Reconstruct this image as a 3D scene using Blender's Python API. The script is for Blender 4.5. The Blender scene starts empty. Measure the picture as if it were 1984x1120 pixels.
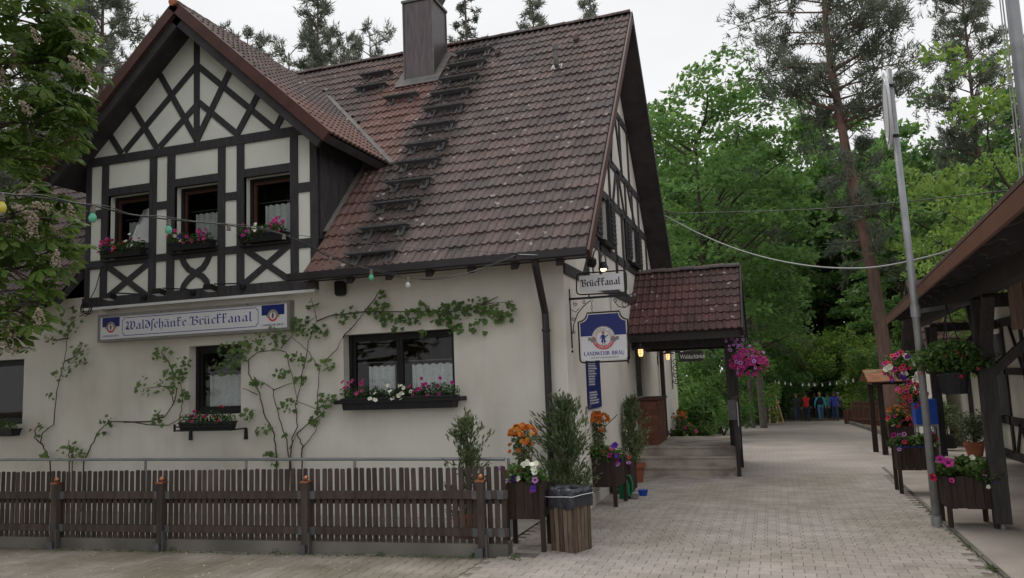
import bpy, bmesh, math, random
import numpy as np
from mathutils import Vector, Matrix
random.seed(7); rng = np.random.default_rng(7)
scene = bpy.context.scene
COL = scene.collection

# ------------------------------------------------------------------ camera
FPX, PW, PH = 1500.0, 1984.0, 1120.0
CAM_H = 1.9
_u = np.array([-513.0, -13010.0, 1500.0]); _u /= np.linalg.norm(_u)
_l = np.array([-4592.0, 353.7, 1500.0]); _l -= _l.dot(_u) * _u; _l /= np.linalg.norm(_l)
CW = np.array([-_l, np.cross(_u, -_l), _u])            # camera axes -> world axes
cam_data = bpy.data.cameras.new("camera")
cam_data.sensor_width = 36.0
cam_data.lens = FPX / PW * 36.0
cam_data.clip_start = 0.05
cam_data.clip_end = 2000.0
cam = bpy.data.objects.new("camera", cam_data)
COL.objects.link(cam)
r_, d_, f_ = CW @ np.array([1.0, 0, 0]), CW @ np.array([0, 1.0, 0]), CW @ np.array([0, 0, 1.0])
cam.matrix_world = Matrix(((r_[0], -d_[0], -f_[0], 0), (r_[1], -d_[1], -f_[1], 0), (r_[2], -d_[2], -f_[2], CAM_H), (0, 0, 0, 1)))
scene.camera = cam

# ------------------------------------------------------------------ sky and sun (overcast afternoon)
SUN_EL, SUN_AZ = math.radians(64), math.radians(325)   # azimuth measured from +Y clockwise
world = bpy.data.worlds.new("World"); scene.world = world; world.use_nodes = True
nt = world.node_tree; nt.nodes.clear()
wo = nt.nodes.new("ShaderNodeOutputWorld"); bg = nt.nodes.new("ShaderNodeBackground")
sky = nt.nodes.new("ShaderNodeTexSky"); sky.sky_type = 'NISHITA'; sky.sun_disc = False
sky.sun_elevation = SUN_EL; sky.sun_rotation = SUN_AZ; sky.air_density = 1.0; sky.dust_density = 4.0
hs = nt.nodes.new("ShaderNodeHueSaturation"); hs.inputs["Saturation"].default_value = 0.15
tc = nt.nodes.new("ShaderNodeTexCoord")
nz = nt.nodes.new("ShaderNodeTexNoise"); nz.inputs["Scale"].default_value = 2.2; nz.inputs["Detail"].default_value = 5
mp = nt.nodes.new("ShaderNodeMapping"); mp.inputs["Scale"].default_value = (1, 1, 2.5)
cr = nt.nodes.new("ShaderNodeValToRGB")
cr.color_ramp.elements[0].position = 0.3; cr.color_ramp.elements[0].color = (0.70, 0.705, 0.73, 1)
cr.color_ramp.elements[1].position = 0.7; cr.color_ramp.elements[1].color = (0.84, 0.84, 0.85, 1)
mul = nt.nodes.new("ShaderNodeVectorMath"); mul.operation = 'SCALE'; mul.inputs[3].default_value = 11.4
mx = nt.nodes.new("ShaderNodeMix"); mx.data_type = 'RGBA'; mx.inputs[0].default_value = 0.9
nt.links.new(sky.outputs[0], hs.inputs["Color"])
nt.links.new(tc.outputs["Generated"], mp.inputs[0]); nt.links.new(mp.outputs[0], nz.inputs["Vector"])
nt.links.new(nz.outputs["Fac"], cr.inputs[0]); nt.links.new(cr.outputs[0], mul.inputs[0])
nt.links.new(hs.outputs[0], mx.inputs[6]); nt.links.new(mul.outputs[0], mx.inputs[7])
nt.links.new(mx.outputs[2], bg.inputs["Color"]); bg.inputs["Strength"].default_value = 0.1
nt.links.new(bg.outputs[0], wo.inputs[0])
sun_data = bpy.data.lights.new("sun", 'SUN'); sun_data.energy = 1.4; sun_data.angle = math.radians(35)
sun_data.color = (1.0, 0.96, 0.9)
sun = bpy.data.objects.new("sun", sun_data); COL.objects.link(sun)
_sd = Vector((math.sin(SUN_AZ) * math.cos(SUN_EL), math.cos(SUN_AZ) * math.cos(SUN_EL), math.sin(SUN_EL)))
sun.rotation_euler = _sd.to_track_quat('Z', 'Y').to_euler()
scene.view_settings.view_transform = 'Standard'; scene.view_settings.look = 'None'
scene.view_settings.exposure = 0.12; scene.view_settings.gamma = 1.0; scene.view_settings.use_curve_mapping = False
scene.cycles.max_bounces = 8; scene.cycles.diffuse_bounces = 4; scene.cycles.transparent_max_bounces = 24

# ------------------------------------------------------------------ sight lines: a picture point + a known plane -> a place
def ray(px, py): return CW @ np.array([(px - PW / 2) / FPX, (py - PH / 2) / FPX, 1.0])
def onY(px, py, Y): v = ray(px, py); t = Y / v[1]; return Vector((v[0] * t, Y, CAM_H + v[2] * t))
def onX(px, py, X): v = ray(px, py); t = X / v[0]; return Vector((X, v[1] * t, CAM_H + v[2] * t))
def onZ(px, py, Z=0.0): v = ray(px, py); t = (Z - CAM_H) / v[2]; return Vector((v[0] * t, v[1] * t, Z))
def gz(Y):                                              # height of the ground: level yard, then a gentle fall towards the wood
    if Y < 15: return 0.0
    if Y < 19: return -0.0395 * (Y - 15) ** 2 / 8
    if Y < 52: return -0.079 - 0.0395 * (Y - 19)
    return -1.3825 - 0.01 * (min(Y, 120) - 52)
def onG(px, py):
    z = 0.0
    for _ in range(30):
        p = onZ(px, py, z); z = 0.5 * z + 0.5 * gz(p.y)
    return onZ(px, py, z)
def depth_of(p): v = CW.T @ (np.array(p) - np.array([0, 0, CAM_H])); return v[2]

# ------------------------------------------------------------------ object helpers
BASE = {}
def base_of(o):
    return BASE.get(o.name, Vector((0, 0, 0))) if o else Vector((0, 0, 0))
def thing(name, label, cat, loc=(0, 0, 0), group=None, kind=None):
    o = bpy.data.objects.new(name, None); COL.objects.link(o)
    o.empty_display_size = 0.1; o.location = loc; BASE[o.name] = Vector(loc)
    return tag(o, label, cat, group, kind)
def tag(o, label=None, cat=None, group=None, kind=None):
    if label: o["label"] = label
    if cat: o["category"] = cat
    if group: o["group"] = group
    if kind: o["kind"] = kind
    return o
def put(name, mesh, parent=None, M=None, mat=None):
    """place a mesh; M is its matrix in world space"""
    o = bpy.data.objects.new(name, mesh); COL.objects.link(o)
    b = base_of(parent)
    if parent: o.parent = parent; BASE[o.name] = b
    M = M if M is not None else Matrix.Identity(4)
    if parent: o.matrix_basis = Matrix.Translation(-b) @ M
    else: o.matrix_basis = M
    if mat is not None and len(mesh.materials) == 0: mesh.materials.append(mat)
    return o

class MB:
    def __init__(s): s.v = []; s.f = []; s.m = []
    def add(s, vs, fs, mi=0):
        k = len(s.v); s.v += [tuple(p) for p in vs]
        for f in fs: s.f.append(tuple(i + k for i in f)); s.m.append(mi)
        return s
    def box(s, x0, x1, y0, y1, z0, z1, mi=0):
        return s.add([(x, y, z) for z in (z0, z1) for y in (y0, y1) for x in (x0, x1)],
                     [(0, 2, 3, 1), (4, 5, 7, 6), (0, 1, 5, 4), (2, 6, 7, 3), (0, 4, 6, 2), (1, 3, 7, 5)], mi)
    def obox(s, c, a, b, d, mi=0):                      # centre and three half-axes
        c, a, b, d = Vector(c), Vector(a), Vector(b), Vector(d)
        return s.add([c + i * a + j * b + k * d for k in (-1, 1) for j in (-1, 1) for i in (-1, 1)],
                     [(0, 2, 3, 1), (4, 5, 7, 6), (0, 1, 5, 4), (2, 6, 7, 3), (0, 4, 6, 2), (1, 3, 7, 5)], mi)
    def bar(s, p0, p1, w, h, up=(0, 0, 1), mi=0):       # beam from p0 to p1; h along up, w across
        p0, p1 = Vector(p0), Vector(p1); t = (p1 - p0); L = t.length
        if L < 1e-6: return s
        t /= L; sd = t.cross(Vector(up))
        if sd.length < 1e-4: sd = t.cross(Vector((1, 0, 0)))
        sd.normalize(); u = sd.cross(t).normalized()
        return s.obox((p0 + p1) / 2, t * L / 2, sd * w / 2, u * h / 2, mi)
    def tube(s, pts, r, seg=6, mi=0, caps=True):
        pts = [Vector(p) for p in pts]; n = len(pts)
        rs = r if isinstance(r, (list, tuple)) else [r] * n
        k = len(s.v); prev = None
        for i, p in enumerate(pts):
            t = (pts[min(i + 1, n - 1)] - pts[max(i - 1, 0)])
            t = t.normalized() if t.length > 1e-9 else Vector((0, 0, 1))
            a = prev if prev is not None else (Vector((0, 0, 1)) if abs(t.z) < 0.9 else Vector((1, 0, 0)))
            a = (a - t * a.dot(t)); a = a.normalized() if a.length > 1e-6 else t.orthogonal().normalized()
            prev = a; b = t.cross(a)
            for j in range(seg):
                q = 2 * math.pi * j / seg; s.v.append(tuple(p + (a * math.cos(q) + b * math.sin(q)) * rs[i]))
        for i in range(n - 1):
            for j in range(seg):
                j2 = (j + 1) % seg
                s.f.append((k + i * seg + j, k + i * seg + j2, k + (i + 1) * seg + j2, k + (i + 1) * seg + j)); s.m.append(mi)
        if caps:
            s.f.append(tuple(k + j for j in reversed(range(seg)))); s.m.append(mi)
            s.f.append(tuple(k + (n - 1) * seg + j for j in range(seg))); s.m.append(mi)
        return s
    def prism(s, pts, ext, mi=0):                       # polygon (3d points) pushed along ext
        pts = [Vector(p) for p in pts]; e = Vector(ext); n = len(pts)
        fs = [tuple(range(n)), tuple(reversed(range(n, 2 * n)))]
        fs += [((i + 1) % n, i, i + n, (i + 1) % n + n) for i in range(n)]
        return s.add(pts + [p + e for p in pts], fs, mi)
    def lathe(s, prof, c=(0, 0, 0), seg=14, mi=0, ax=None):
        c = Vector(c); k = len(s.v); n = len(prof)
        R = Vector((0, 0, 1)).rotation_difference(Vector(ax)).to_matrix() if ax is not None else None
        for (r, z) in prof:
            for j in range(seg):
                q = 2 * math.pi * j / seg; p = Vector((r * math.cos(q), r * math.sin(q), z))
                s.v.append(tuple(c + (R @ p if R else p)))
        for i in range(n - 1):
            for j in range(seg):
                j2 = (j + 1) % seg
                s.f.append((k + i * seg + j, k + i * seg + j2, k + (i + 1) * seg + j2, k + (i + 1) * seg + j)); s.m.append(mi)
        if prof[0][0] > 1e-5: s.f.append(tuple(k + j for j in reversed(range(seg)))); s.m.append(mi)
        if prof[-1][0] > 1e-5: s.f.append(tuple(k + (n - 1) * seg + j for j in range(seg))); s.m.append(mi)
        return s
    def ball(s, c, r, seg=8, rings=5, mi=0, sz=1.0):
        return s.lathe([(r * math.sin(math.pi * i / rings) if 0 < i < rings else 1e-6, -r * sz * math.cos(math.pi * i / rings)) for i in range(rings + 1)], c, seg, mi)
    def mesh(s, name, mats, smooth=False, off=None):
        me = bpy.data.meshes.new(name)
        vs = s.v if off is None else [(a - off[0], b - off[1], c - off[2]) for a, b, c in s.v]
        me.from_pydata(vs, [], s.f)
        for m in (mats if isinstance(mats, (list, tuple)) else [mats]): me.materials.append(m)
        me.polygons.foreach_set("material_index", s.m)
        if smooth: me.polygons.foreach_set("use_smooth", [True] * len(s.f))
        me.update(); return me
    def build(s, name, mats, parent=None, smooth=False, loc=None):
        """loc: origin of a top-level mesh (its base); children share their thing's origin"""
        off = base_of(parent) if parent else (Vector(loc) if loc is not None else Vector((0, 0, 0)))
        me = s.mesh(name, mats, smooth, off)
        o = bpy.data.objects.new(name, me); COL.objects.link(o)
        if parent: o.parent = parent; BASE[o.name] = off
        else: o.location = off; BASE[o.name] = off
        return o

def quads_mesh(name, V, per, mats, mat_idx=None):
    """fast mesh of many separate polygons with `per` corners each; V is (N,per,3)"""
    N = V.shape[0]; me = bpy.data.meshes.new(name)
    me.vertices.add(N * per); me.vertices.foreach_set("co", V.astype(np.float32).ravel())
    me.loops.add(N * per); me.loops.foreach_set("vertex_index", np.arange(N * per, dtype=np.int32))
    me.polygons.add(N); me.polygons.foreach_set("loop_start", np.arange(0, N * per, per, dtype=np.int32))
    try: me.polygons.foreach_set("loop_total", np.full(N, per, dtype=np.int32))
    except Exception: pass
    for m in (mats if isinstance(mats, (list, tuple)) else [mats]): me.materials.append(m)
    if mat_idx is not None: me.polygons.foreach_set("material_index", np.asarray(mat_idx, dtype=np.int32))
    me.update(calc_edges=True); return me
def unit(a): return a / np.maximum(np.linalg.norm(a, axis=-1, keepdims=True), 1e-9)

# ------------------------------------------------------------------ materials
def material(name, col, rough=0.8, var=0.15, scale=6.0, bump=0.0, bscale=60.0, metal=0.0, spec=0.3, rnd=0.0,
             col2=None, c2scale=2.0, c2lo=0.45, c2hi=0.65, stretch=None, emit=None, estr=0.0, streak=0.0):
    m = bpy.data.materials.new(name); m.use_nodes = True
    n = m.node_tree.nodes; L = m.node_tree.links; p = n["Principled BSDF"]
    p.inputs["Roughness"].default_value = rough; p.inputs["Metallic"].default_value = metal
    p.inputs["Specular IOR Level"].default_value = spec
    g = n.new("ShaderNodeNewGeometry"); vec = g.outputs["Position"]
    if stretch:
        mpn = n.new("ShaderNodeMapping"); mpn.inputs["Scale"].default_value = stretch; L.new(vec, mpn.inputs[0]); vec = mpn.outputs[0]
    def noise(sc, det=4):
        t = n.new("ShaderNodeTexNoise"); t.inputs["Scale"].default_value = sc; t.inputs["Detail"].default_value = det
        L.new(vec, t.inputs["Vector"]); return t.outputs["Fac"]
    rgb = n.new("ShaderNodeRGB"); rgb.outputs[0].default_value = (*col, 1); cur = rgb.outputs[0]
    if col2:
        mr = n.new("ShaderNodeMapRange"); mr.inputs[1].default_value = c2lo; mr.inputs[2].default_value = c2hi
        L.new(noise(c2scale, 6), mr.inputs[0])
        mxn = n.new("ShaderNodeMix"); mxn.data_type = 'RGBA'; L.new(mr.outputs[0], mxn.inputs[0])
        L.new(cur, mxn.inputs[6]); mxn.inputs[7].default_value = (*col2, 1); cur = mxn.outputs[2]
    if var > 0:
        mr = n.new("ShaderNodeMapRange"); mr.inputs[1].default_value = 0.25; mr.inputs[2].default_value = 0.75
        mr.inputs[3].default_value = 1 - var; mr.inputs[4].default_value = 1 + var; L.new(noise(scale), mr.inputs[0])
        sc = n.new("ShaderNodeVectorMath"); sc.operation = 'SCALE'; L.new(cur, sc.inputs[0]); L.new(mr.outputs[0], sc.inputs[3]); cur = sc.outputs[0]
    if streak > 0:                                      # rain runs and patched areas
        mps = n.new("ShaderNodeMapping"); mps.inputs["Scale"].default_value = (2.4, 2.4, 0.30); L.new(g.outputs["Position"], mps.inputs[0])
        ts = n.new("ShaderNodeTexNoise"); ts.inputs["Scale"].default_value = 1.6; ts.inputs["Detail"].default_value = 7; ts.inputs["Roughness"].default_value = 0.65; L.new(mps.outputs[0], ts.inputs["Vector"])
        mr = n.new("ShaderNodeMapRange"); mr.inputs[1].default_value = 0.5; mr.inputs[2].default_value = 0.78; mr.inputs[3].default_value = 1.0; mr.inputs[4].default_value = 1 - streak; L.new(ts.outputs["Fac"], mr.inputs[0])
        sc = n.new("ShaderNodeVectorMath"); sc.operation = 'SCALE'; L.new(cur, sc.inputs[0]); L.new(mr.outputs[0], sc.inputs[3]); cur = sc.outputs[0]
    if rnd > 0:
        oi = n.new("ShaderNodeObjectInfo"); ad = n.new("ShaderNodeMath"); ad.operation = 'ADD'
        L.new(oi.outputs["Random"], ad.inputs[0]); L.new(g.outputs["Random Per Island"], ad.inputs[1])
        fr = n.new("ShaderNodeMath"); fr.operation = 'FRACT'; L.new(ad.outputs[0], fr.inputs[0])
        mr = n.new("ShaderNodeMapRange"); mr.inputs[3].default_value = 1 - rnd; mr.inputs[4].default_value = 1 + rnd; L.new(fr.outputs[0], mr.inputs[0])
        sc = n.new("ShaderNodeVectorMath"); sc.operation = 'SCALE'; L.new(cur, sc.inputs[0]); L.new(mr.outputs[0], sc.inputs[3]); cur = sc.outputs[0]
    L.new(cur, p.inputs["Base Color"])
    if bump > 0:
        b = n.new("ShaderNodeBump"); b.inputs["Strength"].default_value = bump; b.inputs["Distance"].default_value = 0.01
        L.new(noise(bscale, 5), b.inputs["Height"]); L.new(b.outputs[0], p.inputs["Normal"])
    if emit:
        p.inputs["Emission Color"].default_value = (*emit, 1); p.inputs["Emission Strength"].default_value = estr
    return m

def leaf_material(name, dark, light, trans=0.35, rough=0.5):
    m = bpy.data.materials.new(name); m.use_nodes = True
    n = m.node_tree.nodes; L = m.node_tree.links; n.clear()
    out = n.new("ShaderNodeOutputMaterial"); g = n.new("ShaderNodeNewGeometry"); oi = n.new("ShaderNodeObjectInfo")
    ns = n.new("ShaderNodeTexNoise"); ns.inputs["Scale"].default_value = 0.9; ns.inputs["Detail"].default_value = 3; L.new(g.outputs["Position"], ns.inputs["Vector"])
    a1 = n.new("ShaderNodeMath"); a1.operation = 'MULTIPLY_ADD'; L.new(ns.outputs["Fac"], a1.inputs[0]); a1.inputs[1].default_value = 1.6; a1.inputs[2].default_value = -0.65
    a2 = n.new("ShaderNodeMath"); a2.operation = 'MULTIPLY_ADD'; L.new(g.outputs["Random Per Island"], a2.inputs[0]); a2.inputs[1].default_value = 0.55; L.new(a1.outputs[0], a2.inputs[2])
    a3 = n.new("ShaderNodeMath"); a3.operation = 'MULTIPLY_ADD'; L.new(oi.outputs["Random"], a3.inputs[0]); a3.inputs[1].default_value = 0.3; L.new(a2.outputs[0], a3.inputs[2])
    r = n.new("ShaderNodeValToRGB"); r.color_ramp.elements[0].color = (*dark, 1); r.color_ramp.elements[1].color = (*light, 1)
    r.color_ramp.elements[0].position = 0.1; r.color_ramp.elements[1].position = 0.95; L.new(a3.outputs[0], r.inputs[0])
    df = n.new("ShaderNodeBsdfPrincipled"); df.inputs["Roughness"].default_value = rough; df.inputs["Specular IOR Level"].default_value = 0.25; L.new(r.outputs[0], df.inputs["Base Color"])
    tl = n.new("ShaderNodeBsdfTranslucent"); hsv = n.new("ShaderNodeHueSaturation"); hsv.inputs["Value"].default_value = 1.5; hsv.inputs["Hue"].default_value = 0.485
    L.new(r.outputs[0], hsv.inputs["Color"]); L.new(hsv.outputs[0], tl.inputs["Color"])
    mixs = n.new("ShaderNodeMixShader"); mixs.inputs[0].default_value = trans; L.new(df.outputs[0], mixs.inputs[1]); L.new(tl.outputs[0], mixs.inputs[2]); L.new(mixs.outputs[0], out.inputs[0])
    return m

MAT = {}
MAT['plaster'] = material('plaster', (0.735, 0.705, 0.635), 0.9, 0.06, 1.3, 0.35, 70, col2=(0.55, 0.515, 0.43), c2scale=0.75, c2lo=0.48, c2hi=0.82, streak=0.09)
MAT['infill'] = material('infill', (0.82, 0.83, 0.76), 0.9, 0.04, 2.0, 0.15, 90)
MAT['timber'] = material('timber', (0.052, 0.049, 0.053), 0.65, 0.35, 3.0, 0.4, 30, stretch=(6, 6, 1.2))
MAT['soffit'] = material('soffit', (0.046, 0.041, 0.043), 0.7, 0.3, 4.0, 0.4, 20)
MAT['trim_red'] = material('trim_red', (0.085, 0.036, 0.028), 0.6, 0.2, 5)
MAT['gutter'] = material('gutter', (0.045, 0.04, 0.042), 0.35, 0.2, 4, metal=0.4)
MAT['lead'] = material('lead', (0.15, 0.147, 0.14), 0.5, 0.2, 6, metal=0.3)
MAT['flashing'] = material('dull_flashing', (0.165, 0.16, 0.152), 0.85, 0.25, 5, spec=0.1)
MAT['chimney'] = material('chimney_cladding', (0.115, 0.098, 0.10), 0.42, 0.3, 3.5, metal=0.55, stretch=(9, 9, 0.7))
MAT['step_metal'] = material('step_metal', (0.10, 0.097, 0.10), 0.6, 0.3, 8, metal=0.1)
MAT['black'] = material('black_paint', (0.012, 0.012, 0.013), 0.5, 0.2, 10)
MAT['white'] = material('white_paint', (0.72, 0.72, 0.72), 0.6, 0.04, 4)
MAT['sign_white'] = material('sign_white', (0.70, 0.70, 0.73), 0.35, 0.03, 4)
MAT['sign_grey'] = material('sign_frame_grey', (0.22, 0.21, 0.19), 0.5, 0.2, 5)
MAT['sign_blue'] = material('sign_blue', (0.012, 0.022, 0.155), 0.35, 0.05, 5)
MAT['ink_blue'] = material('ink_blue', (0.022, 0.024, 0.24), 0.5, 0.0)
MAT['ink_black'] = material('ink_black', (0.015, 0.015, 0.02), 0.5, 0.0)
MAT['ink_red'] = material('ink_red', (0.55, 0.05, 0.06), 0.5, 0.0)
MAT['ink_gold'] = material('ink_gold', (0.30, 0.22, 0.13), 0.5, 0.0)
MAT['frame_brown'] = material('window_frame_brown', (0.075, 0.034, 0.024), 0.5, 0.2, 8)
MAT['fence'] = material('fence_brown', (0.074, 0.056, 0.049), 0.8, 0.38, 3, 0.5, 40, rnd=0.24, stretch=(5, 5, 1))
MAT['galv'] = material('galvanised', (0.30, 0.31, 0.32), 0.45, 0.2, 6, metal=0.5)
MAT['galv_dark'] = material('galvanised_dull', (0.13, 0.13, 0.135), 0.5, 0.25, 8, metal=0.4)
MAT['copper'] = material('copper', (0.42, 0.18, 0.11), 0.38, 0.1, 10, metal=0.85)
MAT['concrete'] = material('concrete', (0.20, 0.185, 0.165), 0.9, 0.25, 3, 0.5, 50, col2=(0.10, 0.095, 0.08), c2scale=1.5)
MAT['step_stone'] = material('step_stone', (0.44, 0.395, 0.345), 0.9, 0.15, 4, 0.4, 60, col2=(0.25, 0.215, 0.18), c2scale=2.5)
MAT['planter'] = material('planter_wood', (0.042, 0.028, 0.024), 0.75, 0.35, 4, 0.4, 40, rnd=0.2, stretch=(6, 6, 1))
MAT['binwood'] = material('bin_wood', (0.135, 0.098, 0.072), 0.8, 0.4, 5, 0.4, 40, rnd=0.4, stretch=(6, 6, 1))
MAT['bag'] = material('bin_bag', (0.03, 0.032, 0.042), 0.3, 0.2, 20, 0.8, 25, spec=0.5)
MAT['terracotta'] = material('terracotta', (0.42, 0.16, 0.085), 0.8, 0.15, 6)
MAT['terracotta_red'] = material('terracotta_red', (0.26, 0.085, 0.05), 0.8, 0.2, 6)
MAT['plastic_black'] = material('plastic_black', (0.018, 0.018, 0.02), 0.45, 0.2, 10)
MAT['green_plastic'] = material('green_plastic', (0.01, 0.18, 0.07), 0.35, 0.1, 8)
MAT['blue_plastic'] = material('blue_plastic', (0.012, 0.07, 0.42), 0.35, 0.1, 8)
MAT['steel'] = material('steel', (0.5, 0.5, 0.5), 0.3, 0.1, 8, metal=0.9)
MAT['soil'] = material('soil', (0.05, 0.035, 0.025), 0.95, 0.4, 20)
MAT['stem'] = material('vine_stem', (0.075, 0.052, 0.036), 0.85, 0.3, 20)
MAT['bark'] = material('bark', (0.075, 0.06, 0.048), 0.9, 0.4, 4, 0.8, 12, stretch=(4, 4, 1))
MAT['bark_pine'] = material('bark_pine', (0.20, 0.125, 0.10), 0.9, 0.3, 3, 0.8, 10, col2=(0.13, 0.085, 0.07), c2scale=0.5, stretch=(3, 3, 1))
MAT['bark_grey'] = material('bark_grey', (0.15, 0.13, 0.115), 0.9, 0.3, 4, 0.6, 12, stretch=(4, 4, 1))
MAT['wire'] = material('wire_dark', (0.03, 0.03, 0.032), 0.5, 0)
MAT['wire_light'] = material('wire_light', (0.32, 0.34, 0.33), 0.5, 0)
MAT['blackfence'] = material('dark_wood', (0.042, 0.037, 0.037), 0.75, 0.4, 5, 0.3, 40, stretch=(6, 6, 1))
MAT['board'] = material('weathered_board', (0.13, 0.085, 0.06), 0.8, 0.35, 4, 0.4, 40, rnd=0.15, stretch=(8, 8, 0.8))
MAT['fascia'] = material('fascia_brown', (0.135, 0.058, 0.042), 0.45, 0.12, 2)
MAT['brick_tile'] = material('brick_tile', (0.16, 0.065, 0.042), 0.7, 0.2, 6, rnd=0.12)
MAT['mortar'] = material('mortar', (0.10, 0.055, 0.045), 0.9, 0.2, 10)
MAT['pinewood'] = material('pine_wood', (0.72, 0.52, 0.27), 0.7, 0.15, 8)
MAT['curtain'] = material('curtain', (0.80, 0.83, 0.81), 0.9, 0.15, 30)
MAT['interior'] = material('interior_wood', (0.20, 0.11, 0.05), 0.8, 0.3, 3)
MAT['leaf_dec'] = leaf_material('leaf_beech', (0.042, 0.105, 0.034), (0.172, 0.325, 0.088), 0.42)
MAT['leaf_bright'] = leaf_material('leaf_maple', (0.075, 0.16, 0.032), (0.23, 0.365, 0.08), 0.45)
MAT['leaf_chest'] = leaf_material('leaf_chestnut', (0.020, 0.052, 0.018), (0.115, 0.19, 0.038), 0.42)
MAT['leaf_vine'] = leaf_material('leaf_vine', (0.038, 0.095, 0.03), (0.16, 0.245, 0.075), 0.38)
MAT['leaf_box'] = leaf_material('leaf_box', (0.020, 0.06, 0.018), (0.12, 0.20, 0.05), 0.3)
MAT['leaf_thuja'] = leaf_material('leaf_thuja', (0.05, 0.08, 0.035), (0.20, 0.245, 0.115), 0.3)
MAT['needle'] = leaf_material('needle_pine', (0.085, 0.105, 0.080), (0.215, 0.24, 0.175), 0.2)  # needle colour lightened towards grey, standing in for haze over the pines
MAT['needle_dark'] = leaf_material('needle_spruce', (0.05, 0.07, 0.05), (0.13, 0.16, 0.105), 0.15)
MAT['deadtwig'] = material('dead_twig', (0.11, 0.09, 0.075), 0.9, 0.3, 6)
PET = {'pink': (0.50, 0.045, 0.21), 'magenta': (0.40, 0.025, 0.23), 'red': (0.40, 0.01, 0.05), 'white': (0.75, 0.76, 0.62), 'purple': (0.085, 0.02, 0.28), 'lilac': (0.42, 0.20, 0.45), 'orange': (0.52, 0.13, 0.015), 'amber': (0.60, 0.25, 0.025), 'coral': (0.55, 0.06, 0.07), 'dark': (0.05, 0.01, 0.03)}
for k_, c_ in PET.items(): MAT['pet_' + k_] = material('petal_' + k_, c_, 0.6, 0.2, 40, rnd=0.18)
MAT['pet_eye'] = material('petal_eye', (0.10, 0.01, 0.06), 0.7, 0)

def glass_material():
    m = bpy.data.materials.new('window_glass'); m.use_nodes = True; n = m.node_tree.nodes; L = m.node_tree.links; n.clear()
    out = n.new("ShaderNodeOutputMaterial"); t = n.new("ShaderNodeBsdfTransparent"); t.inputs[0].default_value = (0.90, 0.92, 0.92, 1)
    gl = n.new("ShaderNodeBsdfGlossy"); gl.inputs["Roughness"].default_value = 0.03; fr = n.new("ShaderNodeFresnel"); fr.inputs[0].default_value = 1.5
    ms = n.new("ShaderNodeMixShader"); L.new(fr.outputs[0], ms.inputs[0]); L.new(t.outputs[0], ms.inputs[1]); L.new(gl.outputs[0], ms.inputs[2]); L.new(ms.outputs[0], out.inputs[0]); return m
MAT['glass'] = glass_material()

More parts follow.
